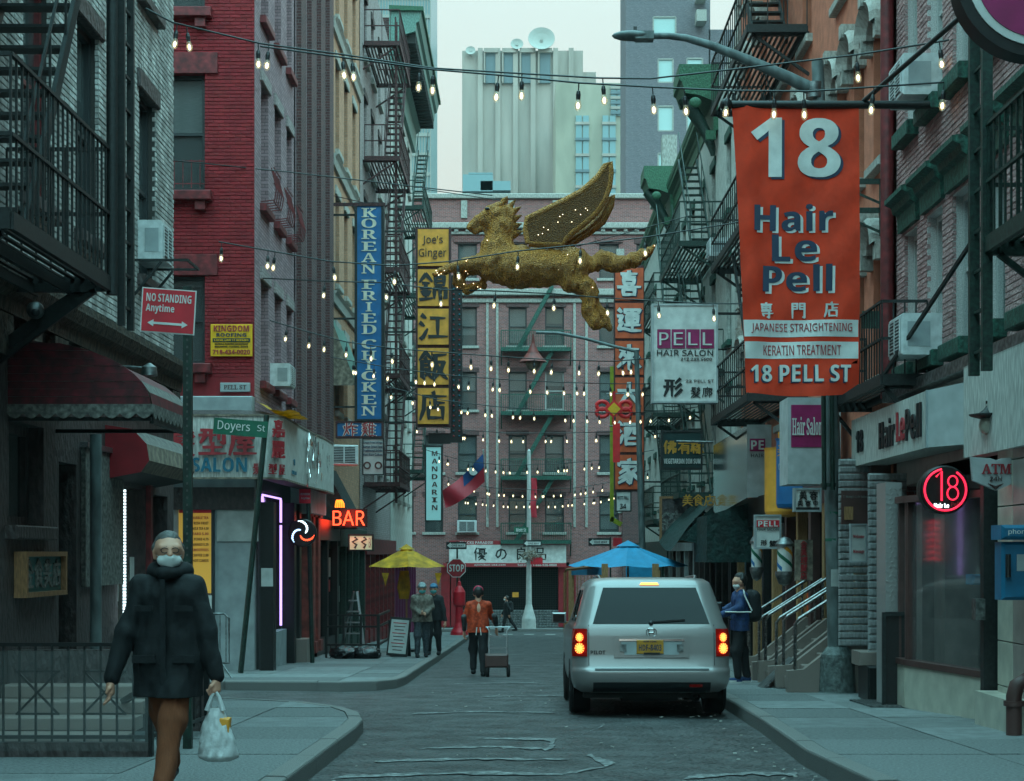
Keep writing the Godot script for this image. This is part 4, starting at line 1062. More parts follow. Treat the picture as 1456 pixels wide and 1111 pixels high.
	building("tenement_behind", "plain brick tenement continuing the right side of the street", 1.0, -30.0, 12.9, 15.0, "brick_maroon", grid_windows([[-24, -23], [-18, -17], [-12, -11], [-6, -5], [0, 1], [6, 7]], [[5, 7.2], [8.8, 11]]), {"sill": "stone_brown"})

func corner_building():
	var s := -1.0
	var ups := grid_windows([[31.05, 31.95], [32.75, 33.6], [34.4, 35.15]], [[4.7, 6.65], [8.1, 10.45], [11.7, 14.0]])
	var b := thing("corner_tenement", "red painted brick corner tenement with mauve brick side and salon below", "building", V(-WX, gy(32), -32))
	var mb := MB.new()
	holed(mb, side_o(s), UL, side_n(s), 30.3, 35.5, 3.9, 16.5, ups, 0.25)
	part(b, "side_wall", mb, "brick_mauve")
	for h in ups: window(b, side_o(s), UL, side_n(s), h, {"frame": "frame_red", "sill": "frame_red", "lintel": "brick_pale", "blind": 0.4, "deep": 0.22})
	var O := V(0, 0, -30.3); var U := V(1, 0, 0); var N := V(0, 0, 1)
	var fh := [[-6.95, -5.98, 8.18, 10.38], [-6.95, -5.98, 4.95, 6.6], [-6.95, -5.98, 11.6, 13.9]]
	brickwork(b, O, U, N, -9.4, -WX - 0.002, 4.7, 13.6, fh, "red_brick", "mortar_red", func(u, v): return u > -6.0 and v > 4.9 and v < 9.7, Color(0.34, 0.022, 0.03), Color(0.27, 0.018, 0.024), 6, "far_bricks")
	mb = MB.new(); holed(mb, O, U, N, -14.0, -9.4, -1.3, 16.5, []); holed(mb, O, U, N, -9.4, -WX, 13.6, 16.5, []); holed(mb, O, U, N, -9.4, -WX, 4.0, 4.7, [])
	part(b, "front_wall", mb, "red_deep")
	var i := 0
	for h in fh:
		window(b, O, U, N, h, {"blind": 0.5 if i == 0 else 0.1, "blind_mat": "blind", "deep": 0.16}); i += 1
		mb = MB.new(); mb.cbox(V(-6.46, h[3] + 0.2, -30.3), V(1.45, 0.4, 0.08), 0.01); part(b, "window_head", mb, "frame_red")
		mb = MB.new(); mb.cbox(V(-6.46, h[2] - 0.1, -30.22), V(1.25, 0.18, 0.22), 0.015); mb.cbox(V(-6.05, h[2] - 0.28, -30.24), V(0.2, 0.18, 0.14), 0.01)
		part(b, "window_ledge", mb, "frame_red")
	mb = MB.new()
	for k in 6: mb.bar(V(-6.85 + 0.16 * k, 8.22, -30.2), V(-6.85 + 0.16 * k, 8.75, -30.2), 0.016)
	for v in [8.3, 8.72]: mb.bar(V(-6.95, v, -30.2), V(-5.98, v, -30.2), 0.018)
	part(b, "window_guard", mb, "frame_red")
	for h in ups:
		if h[2] < 8 or h[2] > 11: continue
		mb = MB.new()
		for k in 5:
			var e := lerpf(h[0], h[1], k / 4.0)
			mb.tube([V(-WX, h[2] + 0.05, -e), V(-WX + 0.26, h[2] + 0.08, -e), V(-WX + 0.3, h[2] + 0.3, -e), V(-WX + 0.2, h[2] + 0.7, -e)], 0.012, 4)
		for v in [0.06, 0.4, 0.7]: mb.bar(V(-WX + 0.25, h[2] + v, -h[0]), V(-WX + 0.25, h[2] + v, -h[1]), 0.02)
		part(b, "window_guard", mb, "frame_red")
	# mass behind
	shell(b, s, 30.5, 35.5, gy(36), 16.5, "red_deep", false)
	mb = MB.new(); mb.cbox(V(-7.3, 4.15, -30.2), V(4.5, 0.34, 0.3), 0.02); part(b, "stone_band", mb, "panel_grey")
	# ground floor: grey sheet wall, white board, black corner post, lit windows, red pilasters
	mb = MB.new(); mb.box(V(-7.6, 1.2, -30.45), V(5.1, 5.6, 0.3)); part(b, "ground_wall", mb, "panel_grey")
	mb = MB.new(); mb.box(V(-7.0, 2.42, -30.27), V(3.9, 0.42, 0.12)); part(b, "stone_lintel", mb, "stone_brown")
	mb = MB.new(); mb.box(V(-5.36, 1.98, -30.28), V(0.78, 0.72, 0.03)); part(b, "white_board", mb, "shop_white")
	for e in [-5.82, -4.92]:
		mb = MB.new(); mb.box(V(e, 0.6, -30.27), V(0.06, 3.3, 0.06)); part(b, "panel_joint", mb, "frame_dark")
	mb = MB.new(); mb.box(V(-4.78, 0.55, -30.25), V(0.24, 3.6, 0.3)); part(b, "corner_post", mb, "iron_black")
	mb = MB.new(); mb.box(V(-4.78, 0.95, -30.09), V(0.22, 0.34, 0.006)); part(b, "notice", mb, "shop_white")
	# Pell-side ground floor
	mb = MB.new()
	holed(mb, side_o(s), UL, side_n(s), 30.5, 42.4, gy(42) - 0.3, 3.9, [[31.0, 33.6, -0.2, 2.6], [34.9, 36.5, -0.95, 2.4]], 0.3)
	part(b, "shop_wall", mb, "soot")
	mb = MB.new(); mb.box(V(-WX - 0.16, 1.2, -32.3), V(0.01, 2.8, 2.6)); part(b, "shop_pane", mb, "pane")
	mb = MB.new(); mb.box(V(-WX - 0.9, 1.2, -32.3), V(0.05, 3.2, 3.2)); part(b, "shop_back_wall", mb, "brown_text")
	mb = MB.new(); mb.box(V(-WX + 0.03, -0.55, -32.3), V(0.16, 0.75, 2.7)); part(b, "bulkhead", mb, "panel_grey")
	for e in [33.95, 34.75]:
		mb = MB.new(); mb.box(V(-WX + 0.1, 0.6, -e), V(0.3, 3.7, 0.3)); part(b, "black_post", mb, "iron_black")
	for e in [36.2, 36.9, 37.8]:
		mb = MB.new()
		mb.box(V(-WX + 0.12, 0.75, -e), V(0.3, 3.0, 0.36)); mb.box(V(-WX + 0.15, -0.75, -e), V(0.36, 0.25, 0.44)); mb.box(V(-WX + 0.14, 2.3, -e), V(0.36, 0.16, 0.42))
		part(b, "pilaster", mb, "column_red")
	mb = MB.new(); mb.box(V(-WX + 0.05, 0.6, -36.9), V(0.12, 3.4, 1.6)); part(b, "red_panel", mb, "column_red")
	mb = MB.new(); mb.box(V(-4.8, gy(34.5) + 0.4, -34.6), V(0.4, 0.5, 0.7)); part(b, "stone_step", mb, "granite")
	mb = MB.new(); mb.box(V(-4.85, 2.72, -36.3), V(0.5, 0.9, 2.6)); part(b, "duct_housing", mb, "panel_grey")
	# wall sign and street nameplate
	var t := thing("roofing_sign", "yellow roofing contractor sign with phone number on red brick wall", "sign", V(-5.47, 5.08, -30.25))
	mb = MB.new(); mb.cbox(V(-5.47, 5.38, -30.25), V(0.78, 0.6, 0.03), 0.006); part(t, "panel", mb, "yellow_bright")
	text(t, "KINGDOM", bold, 0.11, 0.66, facing(V(-5.47, 5.6, -30.228)), "red_text")
	text(t, "ROOFING", bold, 0.065, 0.56, facing(V(-5.47, 5.48, -30.228)), "ink_blue")
	mb = MB.new(); mb.box(V(-5.47, 5.38, -30.232), V(0.7, 0.075, 0.008)); part(t, "dark_band", mb, "green_sign")
	text(t, "LOCAL LAW 11 REPAIRS", bold, 0.035, 0.64, facing(V(-5.47, 5.38, -30.224)), "yellow_bright")
	text(t, "SIDEWALK POINTING WATERPROOF", bold, 0.028, 0.62, facing(V(-5.47, 5.31, -30.228)), "ink")
	text(t, "BRICKWORK - COATING - ROOFS", bold, 0.028, 0.62, facing(V(-5.47, 5.26, -30.228)), "ink")
	text(t, "718-434-0020", bold, 0.085, 0.7, facing(V(-5.47, 5.16, -30.228)), "red_text")
	mb = MB.new(); mb.cbox(V(-5.4, 4.5, -30.24), V(0.56, 0.17, 0.05), 0.01)
	t = thing("stone_nameplate", "small worn stone street nameplate on the red brick wall", "sign", V(-5.4, 4.42, -30.24)); part(t, "plate", mb, "panel_grey")
	text(t, "PELL ST", serif, 0.08, 0.42, facing(V(-5.4, 4.5, -30.212)), "brown_text", 0.006)
	# wrap-round salon fascia
	t = thing("salon_fascia", "white wrap-round salon fascia with red characters at the corner", "sign", V(-5.0, 2.77, -30))
	var path := [Vector2(-9.3, 29.55), Vector2(-4.95, 29.55)]
	for k in 7: path.append(Vector2(-4.95 + 0.5 * sin(PI * 0.5 * k / 6.0), 30.05 - 0.5 * cos(PI * 0.5 * k / 6.0)))
	path.append(Vector2(-4.45, 34.0)); path.append(Vector2(-4.38, 35.5)); path.append(Vector2(-4.4, 37.4))
	mb = MB.new()
	var g := []
	for v in [2.77, 3.92]:
		var row := []
		for p in path: row.append(V(p.x, v, -p.y))
		g.append(row)
	for k in path.size() - 1: mb.quad(g[0][k], g[0][k + 1], g[1][k + 1], g[1][k])
	part(t, "face", mb, "fascia")
	mb = MB.new()
	for k in path.size() - 1:
		mb.quad(g[1][k], g[1][k + 1], g[1][k + 1] + V(-0.4, 0.12, -0.3), g[1][k] + V(-0.4, 0.12, -0.3))
		mb.quad(g[0][k] + V(-0.4, 0, -0.3), g[0][k + 1] + V(-0.4, 0, -0.3), g[0][k + 1], g[0][k])
	mb.quad(g[0][-1], V(-WX, 2.77, -37.4), V(-WX, 3.92, -37.4), g[1][-1])
	part(t, "top_and_underside", mb, "stone_brown")
	mb = MB.new()
	for v in [2.77, 3.92]:
		for k in path.size() - 1: mb.bar(V(path[k].x, v, -path[k].y + 0.01), V(path[k + 1].x, v, -path[k + 1].y + 0.01), 0.03, 0.035)
	part(t, "edge_trim", mb, "awning_tan")
	cjk(t, "髮型屋", [facing(P(258, 628, 29.5)), facing(P(302, 628, 29.5)), facing(P(345, 628, 29.5))], 0.52, "red_text", 0.14)
	text(t, "SALON", bold, 0.26, 1.0, facing(P(312, 661, 29.51)), "teal_text", 0.02)
	var ang := deg_to_rad(52)
	var bas := Basis(Vector3.UP, ang)
	cjk(t, "嘉麗", [Transform3D(bas, V(-4.5, 3.68, -29.64)), Transform3D(bas, V(-4.5, 3.3, -29.64))], 0.32, "red_text", 0.13)
	cjk(t, "髮型屋", [Transform3D(Basis(Vector3.UP, 0.2), V(-4.86, 2.94, -29.53)), Transform3D(bas, V(-4.6, 2.94, -29.61)), Transform3D(Basis(Vector3.UP, 1.2), V(-4.46, 2.94, -29.83))], 0.2, "red_text", 0.12)
	text(t, "19", bold, 0.12, 0.13, Transform3D(Basis(Vector3.UP, 1.5), V(-4.43, 3.15, -31.2)), "teal_text", 0.01)
	text(t, "PELL ST", bold, 0.07, 0.6, Transform3D(Basis(Vector3.UP, PI / 2), V(-4.43, 2.95, -31.2)), "teal_text", 0.01)
	# crumpled reflective sheet on the side of the fascia
	mb = MB.new()
	var rr := RandomNumberGenerator.new(); rr.seed = 51
	for k in 60:
		var e := rr.randf_range(32.5, 36.8); var v := rr.randf_range(2.85, 3.8)
		mb.box(V(-4.4, v, -e), V(0.01, rr.randf_range(0.05, 0.3), rr.randf_range(0.05, 0.16)), Basis(V(1, 0, 0), rr.randf_range(-0.5, 0.5)) * Basis(Vector3.UP, rr.randf_range(-0.25, 0.25)))
	part(t, "foil_strips", mb, "chrome")
	t = thing("yellow_tarp", "crumpled yellow plastic tarp on top of the salon fascia", "tarp", V(-4.6, 3.95, -30.2))
	mb = MB.new()
	g = []
	for i2 in 9:
		var row := []
		for j in 7:
			row.append(V(-4.95 + 0.09 * i2, 4.0 + 0.2 * maxf(0, 1 - i2 * 0.3) + 0.05 * rr.randf() , -29.7 - 0.35 * j))
		g.append(row)
	mb.grid(g); part(t, "sheet", mb, "canvas_yellow")
	# yellow lit posters in the side street window
	t = thing("menu_poster", "lit yellow menu poster beside the grey wall panel", "poster", P(285, 842, 30.2))
	mb = MB.new(); mb.box(V(-6.15, 1.5, -30.27), V(0.62, 1.7, 0.05)); part(t, "sheet", mb, "lit_poster")
	mb = MB.new(); mb.box(V(-6.15, 2.2, -30.24), V(0.6, 0.1, 0.01)); mb.box(V(-6.32, 1.35, -30.24), V(0.2, 0.5, 0.01)); part(t, "red_print", mb, "red_sign")
	mb = MB.new(); mb.box(V(-6.33, 1.3, -30.232), V(0.14, 0.44, 0.01)); mb.box(V(-6.12, 0.4, -30.24), V(0.56, 0.42, 0.01)); part(t, "white_print", mb, "white_sign")
	for k in 9: text(t, ["BUBBLE TEA", "FRESH FRUIT", "MILK TEA 4.50", "TARO 5.00", "LYCHEE 4.75", "MANGO 5.25", "SMOOTHIES", "COFFEE 2.00", "HOT CAKES"][k], bold, 0.05, 0.3, facing(V(-6.05, 2.06 - 0.1 * k, -30.238)), "red_text" if k % 3 == 0 else "ink", 0.006)
	# neon tubes in the corner window
	t = thing("neon_window_frame", "violet neon tubes framing the corner shop window", "neon light", V(-WX, -0.1, -32.3))
	mb = MB.new()
	for e in [31.1, 33.45]: mb.tube([V(-WX + 0.02, -0.1, -e), V(-WX + 0.02, 2.5, -e)], 0.025, 8)
	mb.tube([V(-WX + 0.02, 2.52, -31.1), V(-WX + 0.02, 2.52, -33.45)], 0.02, 8)
	part(t, "tube", mb, "neon_purple")
	t = thing("neon_open_sign", "red vertical neon sign inside the corner window", "neon light", V(-WX - 0.05, 1.2, -32.1))
	mb = MB.new()
	for k in 7: mb.tube([V(-WX - 0.04, 1.25 + 0.13 * k, -31.9), V(-WX - 0.04, 1.31 + 0.13 * k, -32.1), V(-WX - 0.04, 1.25 + 0.13 * k, -32.3)], 0.02, 6)
	part(t, "tube", mb, "neon_pink")
	ac_unit("small white air conditioner low on the mauve brick side wall", V(-WX + 0.2, 4.95, -32.5), V(1, 0, 0), V(0.7, 0.45, 0.4))

func left_row():
	var s := -1.0
	# striped building: dark brick panels between pale piers
	var b := building("striped_brick_building", "mauve brick building with tall dark brick stripes beside the red corner", s, 35.5, 42.4, 17.5, "brick_mauve", [], {}, true, "brick_maroon", 3.9)
	for k in 4:
		var mb := MB.new(); mb.box(V(-WX + 0.03, 10.6, -(36.3 + k * 1.75)), V(0.16, 13.4, 0.85)); part(b, "brick_stripe", mb, "brick_maroon")
	var hs := grid_windows([[43.3, 44.2], [45.4, 46.3], [47.6, 48.5]], [[5.2, 7.4], [8.6, 11.0], [12.2, 14.6], [15.8, 18.0]])
	b = building("tan_brick_building", "tan brick building with stone bands behind the blue vertical sign", s, 42.4, 49.6, 19.5, "brick_tan", hs, {"sill": "stone_pale", "lintel": "stone_pale"})
	for v in [8.0, 11.6, 15.2]:
		part(b, "stone_band", moulding(s, 42.42, 49.58, [[0, v], [0.07, v], [0.1, v + 0.2], [0.16, v + 0.28], [0, v + 0.32]]), "stone_pale")
	hs = grid_windows([[51, 51.9], [53.4, 54.3], [56.0, 56.9], [58.6, 59.5]], [[4.2, 6.2], [7.4, 9.4], [10.6, 12.6], [13.8, 15.8], [17, 19]])
	b = building("maroon_fire_escape_building", "pale and maroon brick building behind the maroon fire escapes", s, 49.6, 61.0, 20.5, "brick_pale", hs, {"sill": "stone_pale", "lintel": "stone_brown"})
	hs = grid_windows([[62.3, 63.2], [64.8, 65.7], [67.4, 68.3], [70.2, 71.1]], [[3.5, 5.5], [6.8, 8.9], [10.2, 12.3], [13.6, 15.7], [17, 19.0]])
	b = building("green_cornice_building", "pale building with heavy green bracketed roof cornice on the left", s, 61.0, 73.0, 21.6, "stucco_pale", hs, {"sill": "stone_pale", "lintel": "stone_pale"})
	part(b, "cornice", moulding(s, 60.6, 73.2, cornice_profile(21.7, 1.2, 2.2)), "cornice_teal")
	part(b, "cornice_coping", moulding(s, 60.5, 73.3, [[0, 21.7], [1.28, 21.7], [1.28, 21.85], [0, 21.9]]), "cornice_green")
	for k in 26:
		var mb := MB.new(); mb.box(V(-WX + 0.62, 20.75, -(60.9 + k * 0.48)), V(0.7, 0.4, 0.26)); part(b, "cornice_bracket", mb, "soot")
	# maroon fire escape, five balconies
	var t := thing("fire_escape", "maroon iron fire escape in five balconies on the pale brick building", "fire escape", V(-WX, 3, -53), "fire escapes")
	for v in [3.6, 7.0, 10.3, 13.8, 17.4]:
		fe_platform(t, s, 50.6, 55.2, v, 1.15, "iron_maroon", 1.0, 0.28)
		if v < 17: fe_stair(t, s, 52.0, v + 0.05, 54.6, v + 3.35, 4.5, 4.0, "iron_maroon")
	var mb := MB.new()
	for e in [51.6, 52.1]: mb.bar(V(-4.1, 3.0, -e), V(-4.1, 18.5, -e), 0.05)
	part(t, "ladder_rail", mb, "iron_maroon")
	for k in 46:
		mb = MB.new(); mb.bar(V(-4.1, 3.2 + 0.33 * k, -51.6), V(-4.1, 3.2 + 0.33 * k, -52.1), 0.025); part(t, "rung", mb, "iron_maroon")
	t = thing("fire_escape", "dark green iron fire escape below the green bracketed cornice", "fire escape", V(-WX, 3, -66), "fire escapes")
	for v in [4.6, 8.0, 11.4, 14.8]:
		fe_platform(t, s, 62.5, 68.5, v, 1.15, "iron_green", 1.0, 0.35)
		fe_stair(t, s, 63.5, v + 0.05, 67.5, v + 3.35, 4.4, 4.0, "iron_green")
	# low shop fronts along the left pavement
	var shops := [["storefront", "dark timber bar front behind the black railing", 38.0, 42.4, "iron_black"], ["storefront", "dark green restaurant front behind the yellow parasol", 42.4, 49.6, "iron_green"], ["storefront", "maroon shop front below the maroon fire escape", 49.6, 61.0, "frame_red"], ["storefront", "purple arched shop front near the cross street", 61.0, 73.0, "purple"]]
	for q in shops:
		t = thing(q[0], q[1], "shop front", V(-WX, gy(q[2]), -q[2]), "shop fronts on the left")
		var top := gy(q[2]) + 3.4
		mb = MB.new(); mb.box(V(-WX + 0.1, top - 0.25, -(q[2] + q[3]) * 0.5), V(0.28, 0.5, q[3] - q[2] - 0.1)); part(t, "sign_band", mb, q[4])
		var n := maxi(2, int((q[3] - q[2]) / 1.5))
		for k in n + 1:
			mb = MB.new(); var e := lerpf(q[2] + 0.12, q[3] - 0.12, float(k) / n)
			mb.box(V(-WX + 0.08, (gy(e) + top) * 0.5 - 0.25, -e), V(0.2, top - gy(e) - 0.5, 0.16)); part(t, "pier", mb, q[4])
		for k in n:
			var e := lerpf(q[2], q[3], (k + 0.5) / n)
			mb = MB.new(); mb.box(V(-WX + 0.04, gy(e) + 1.65, -e), V(0.02, 2.3, (q[3] - q[2]) / n - 0.2)); part(t, "shop_pane", mb, "car_glass")
			notice(t, -WX + 0.056, e)
			mb = MB.new(); mb.box(V(-WX + 0.07, gy(e) + 0.35, -e), V(0.12, 0.4, (q[3] - q[2]) / n - 0.18)); part(t, "bulkhead", mb, q[4])

func notice(t: Node3D, x: float, e: float):
	# papers taped inside the shop glass
	for k in rng.randi_range(1, 3):
		var mb := MB.new(); var w := rng.randf_range(0.16, 0.42)
		mb.box(V(x, gy(e) + rng.randf_range(1.2, 2.5), -e + rng.randf_range(-0.3, 0.3)), V(0.006, w * rng.randf_range(0.8, 1.6), w)); part(t, "taped_notice", mb, ["shop_white", "awning_tan", "yellow_sign", "red_text", "grey_sign", "orange_sign"][rng.randi() % 6])
func arch_hood(b: Node3D, s: float, u0: float, u1: float, v: float):
	# carved segmental hood over a window
	var mb := MB.new()
	var c := (u0 + u1) * 0.5; var w := (u1 - u0) * 0.5 + 0.16
	var prev := []
	for k in 11:
		var a := PI * k / 10.0
		var u := c - w * cos(a); var hgt := v - 0.12 + 0.42 * sin(a)
		var ui := c - (w - 0.2) * cos(a); var hi := v - 0.16 + 0.26 * sin(a)
		var cur := [V(s * (WX - 0.2), hgt, -u), V(s * (WX - 0.26), hgt - 0.05, -u), V(s * (WX - 0.12), hi, -ui), V(s * WX, hi, -ui), V(s * WX, hgt, -u)]
		if prev:
			for j in 5:
				var l := (j + 1) % 5
				mb.quad(prev[j], cur[j], cur[l], prev[l])
		prev = cur
	for e in [u0 - 0.1, u1 + 0.1]: mb.box(V(s * (WX - 0.08), v - 0.24, -e), V(0.2, 0.24, 0.16))
	mb.box(V(s * (WX - 0.16), v + 0.3, -c), V(0.26, 0.2, 0.18))
	part(b, "arched_hood", mb, "stone_pale")
func near_right_building():
	var s := 1.0
	var cols := [[14.2, 14.95], [15.6, 16.4], [16.95, 17.7], [18.3, 19.05], [19.5, 20.25], [20.75, 21.45]]
	var hs := grid_windows(cols, [[3.85, 5.6], [6.95, 9.3], [10.4, 12.6]])
	var b := thing("pink_brick_tenement", "pink brick tenement with green window trim and white shop fascia at the near right", "building", V(WX, gy(17), -17))
	brickwork(b, side_o(s), UL, side_n(s), 12.9, 21.9, 3.45, 11.0, hs, "pink_brick", "mortar_pale", func(u, v): return u > 14.5 and u < 20.6 and v > 3.6 and v < 6.9, Color(0.58, 0.36, 0.35), Color(0.44, 0.24, 0.235), 8, "far_bricks")
	var mb := MB.new(); holed(mb, side_o(s), UL, side_n(s), 12.9, 21.9, 11.0, 15.0, hs.filter(func(h): return h[3] > 11), 0.2); part(b, "upper_wall", mb, "brick_wine")
	for h in hs:
		window(b, side_o(s), UL, side_n(s), h, {"frame": "frame_white", "blind": 0.35 if h[2] > 5 else 0.15, "deep": 0.16})
		mb = MB.new(); mb.cbox(V(WX - 0.05, h[2] - 0.09, -(h[0] + h[1]) * 0.5), V(h[1] - h[0] + 0.16, 0.19, 0.22), 0.012, Basis(V(0, 0, 1), Vector3.UP, V(-1, 0, 0))); part(b, "sill", mb, "trim_green")
		var m2 := moulding(s, h[0] - 0.14, h[1] + 0.14, [[0, h[3] + 0.06], [0.06, h[3] + 0.06], [0.07, h[3] + 0.28], [0.13, h[3] + 0.32], [0.15, h[3] + 0.4], [0.24, h[3] + 0.44], [0.24, h[3] + 0.5], [0, h[3] + 0.54]])
		part(b, "hood_moulding", m2, "trim_green")
	shell(b, s, 12.9, 21.9, -1.2, 15.0, "brick_wine", true)
	mb = MB.new(); mb.tube([V(4.93, 3.5, -21.95), V(4.93, 14.8, -21.95)], 0.09, 10); part(b, "downpipe", mb, "frame_red")
	# ground floor: cream tiled piers, shop bay, steel pier, shutter and stair recess
	var holes := [[14.4, 15.6, -0.4, 2.2], [16.9, 19.4, -0.55, 2.3], [19.9, 20.5, -0.7, 2.3], [20.8, 21.8, -0.6, 2.3]]
	mb = MB.new(); holed(mb, side_o(s), UL, side_n(s), 12.9, 21.9, -1.2, 3.45, holes, 0.4); part(b, "ground_wall", mb, "tile_pink")
	# cream tile cladding, tile by tile
	for p in [[15.7, 16.75]]:
		for j in 7:
			for k in 2:
				mb = MB.new(); var w: float = (p[1] - p[0]) / 2.0
				mb.cbox(V(WX - 0.07, gy(16.2) + 0.32 + j * 0.46, -(p[0] + (k + 0.5) * w)), V(w - 0.012, 0.448, 0.15), 0.004, Basis(V(0, 0, 1), Vector3.UP, V(-1, 0, 0)))
				part(b, "wall_tile", mb, "tile_cream" if k else "tile_pink")
		mb = MB.new(); mb.box(V(WX - 0.1, gy(16.2) + 0.28, -16.2), V(0.5, 0.4, 1.3)); part(b, "plinth", mb, "tile_cream")
	for k in 7:
		mb = MB.new(); mb.cbox(V(WX - 0.05, gy(13.6) + 0.3 + k * 0.46, -13.65), V(1.4, 0.448, 0.12), 0.004, Basis(V(0, 0, 1), Vector3.UP, V(-1, 0, 0))); part(b, "wall_tile", mb, "tile_cream")
	mb = MB.new(); mb.box(V(WX - 0.06, 2.95, -15.5), V(0.3, 1.0, 4.6)); part(b, "cream_frieze", mb, "fascia")
	mb = MB.new(); mb.box(V(WX - 0.04, 3.5, -17.4), V(0.34, 0.14, 8.9)); part(b, "metal_coping", mb, "galvanized")
	# glass bay of the shop: two panes on a tiled base
	var B0 := V(4.62, 0, -19.35); var B1 := V(WX, 0, -17.15)
	for q in [[B0, B1, "bay_pane"], [V(4.62, 0, -19.75), B0, "bay_return"]]:
		var m: Vector3 = (q[0] + q[1]) * 0.5; var L: float = (q[1] - q[0]).length()
		var dr: Vector3 = (q[1] - q[0]).normalized()
		var bs := Basis(dr, Vector3.UP, dr.cross(Vector3.UP))
		mb = MB.new(); mb.box(V(m.x, gy(18.3) + 1.62, m.z), V(L - 0.1, 2.0, 0.012), bs); part(b, q[2], mb, "pane_clear")
		mb = MB.new(); mb.box(V(m.x, gy(18.3) + 0.38, m.z), V(L, 0.5, 0.14), bs); part(b, "bay_base", mb, "tile_cream")
		mb = MB.new(); mb.box(V(m.x, gy(18.3) + 0.67, m.z), V(L + 0.02, 0.07, 0.18), bs); mb.box(V(m.x, gy(18.3) + 2.62, m.z), V(L + 0.02, 0.08, 0.18), bs)
		for e in [-0.5, 0.5]: mb.box(V(m.x, gy(18.3) + 1.64, m.z) + dr * e * (L - 0.04), V(0.07, 1.9, 0.1), bs)
		part(b, "bay_frame", mb, "brown_text")
	mb = MB.new(); mb.box(V(5.3, gy(18.3) + 2.85, -18.4), V(0.5, 0.4, 2.6)); part(b, "shutter_box", mb, "iron_dark")
	# inside the shop: back wall, counter, coloured stock
	mb = MB.new()
	mb.box(V(6.9, 0.9, -18.3), V(0.05, 3.6, 3.4)); mb.box(V(6.0, 0.9, -16.75), V(1.8, 3.6, 0.05)); mb.box(V(6.0, 0.9, -19.9), V(1.8, 3.6, 0.05))
	mb.box(V(6.0, 2.35, -18.3), V(1.8, 0.05, 3.2)); mb.box(V(6.0, -0.62, -18.3), V(1.8, 0.05, 3.2))
	part(b, "shop_interior", mb, "tile_pink")
	var stock := [[5.4, 1.1, -18.7, 0.5, 0.12, 0.3, "canvas_blue"], [5.6, 1.0, -17.7, 0.3, 0.12, 0.3, "canvas_blue"], [5.55, 0.5, -17.9, 0.2, 0.5, 0.12, "red_sign"], [5.5, -0.05, -17.7, 0.16, 0.7, 0.25, "lime"], [5.6, 0.6, -18.4, 0.25, 0.9, 0.3, "ink_blue"], [5.7, 1.55, -18.9, 0.3, 0.8, 0.5, "panel_grey"], [5.5, 1.5, -18.1, 0.3, 0.7, 0.5, "wood"], [5.35, -0.15, -18.1, 0.4, 0.06, 1.3, "white_sign"]]
	for q in stock:
		mb = MB.new(); mb.cbox(V(q[0], q[1], q[2]), V(q[3], q[4], q[5]), 0.02); part(b, "shelf_goods", mb, q[6])
	# dark jamb, diamond plate pier, roller shutter
	mb = MB.new(); mb.box(V(WX - 0.16, gy(17) + 1.4, -16.98), V(0.16, 2.75, 0.12)); part(b, "dark_jamb", mb, "iron_dark")
	mb = MB.new(); mb.box(V(WX - 0.3, gy(17) + 1.35, -16.9), V(0.1, 0.22, 0.16)); part(b, "lock_box", mb, "galvanized")
	mb = MB.new(); mb.box(V(4.55, gy(20) + 1.45, -20.15), V(0.2, 2.9, 0.5)); part(b, "plate_pier", mb, "diamond_plate")
	mb = MB.new()
	for j in 46:
		for k in 3:
			mb.box(V(4.475 + 0.06 * k + (0.035 if j % 2 else 0.0), gy(20) + 0.12 + 0.06 * j, -19.893), V(0.03, 0.014, 0.01), Basis(V(0, 0, 1), 0.8 if (j + k) % 2 else -0.8))
	var tr := part(b, "plate_tread", mb, "diamond_plate"); tr.set_meta("kind", "stuff")
	for k in 26:
		mb = MB.new(); mb.cbox(V(4.72, gy(21) + 0.55 + k * 0.1, -21.0), V(0.5, 0.092, 0.05), 0.02); part(b, "shutter_slat", mb, "shutter")
	for k in 26:
		mb = MB.new(); mb.cbox(V(4.7, gy(22) + 0.85 + k * 0.1, -22.45), V(0.66, 0.092, 0.05), 0.02); part(b, "shutter_slat", mb, "shutter")
	# white fascia, two faces
	var t := thing("white_fascia", "weathered white shop fascia with peeled-off lettering and a blank grey return", "sign", V(4.8, 2.6, -20))
	mb = MB.new()
	var A := V(4.6, 0, -22.7); var C := V(4.6, 0, -18.45); var D := V(WX + 0.05, 0, -17.4)
	for y in [[2.61, 3.26]]:
		mb.quad(A + Vector3.UP * y[0], C + Vector3.UP * y[0], C + Vector3.UP * y[1], A + Vector3.UP * y[1])
		mb.quad(A + Vector3.UP * y[0] + V(0.4, 0, 0), A + Vector3.UP * y[0], A + Vector3.UP * y[1], A + Vector3.UP * y[1] + V(0.4, 0, 0))
	part(t, "lettered_face", mb, "fascia")
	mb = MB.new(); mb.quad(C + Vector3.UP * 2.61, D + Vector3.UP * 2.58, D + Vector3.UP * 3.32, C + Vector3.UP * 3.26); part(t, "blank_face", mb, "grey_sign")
	mb = MB.new()
	mb.quad(A + Vector3.UP * 2.612, A + V(0.4, 2.612, 0), V(WX, 2.6, -17.4), C + Vector3.UP * 2.612); mb.quad(A + Vector3.UP * 3.262, C + Vector3.UP * 3.262, D + Vector3.UP * 3.32, A + V(0.4, 3.27, 0))
	part(t, "soffit", mb, "fascia")
	mb = MB.new(); mb.box(C + V(0, 2.935, 0), V(0.03, 0.66, 0.03)); part(t, "corner_trim", mb, "panel_grey")
	var lb := Basis(V(0, 0, 1), Vector3.UP, V(-1, 0, 0))
	text(t, "18", bold, 0.3, 0.45, Transform3D(lb, V(4.585, 2.93, -22.1)), "ink", 0.02)
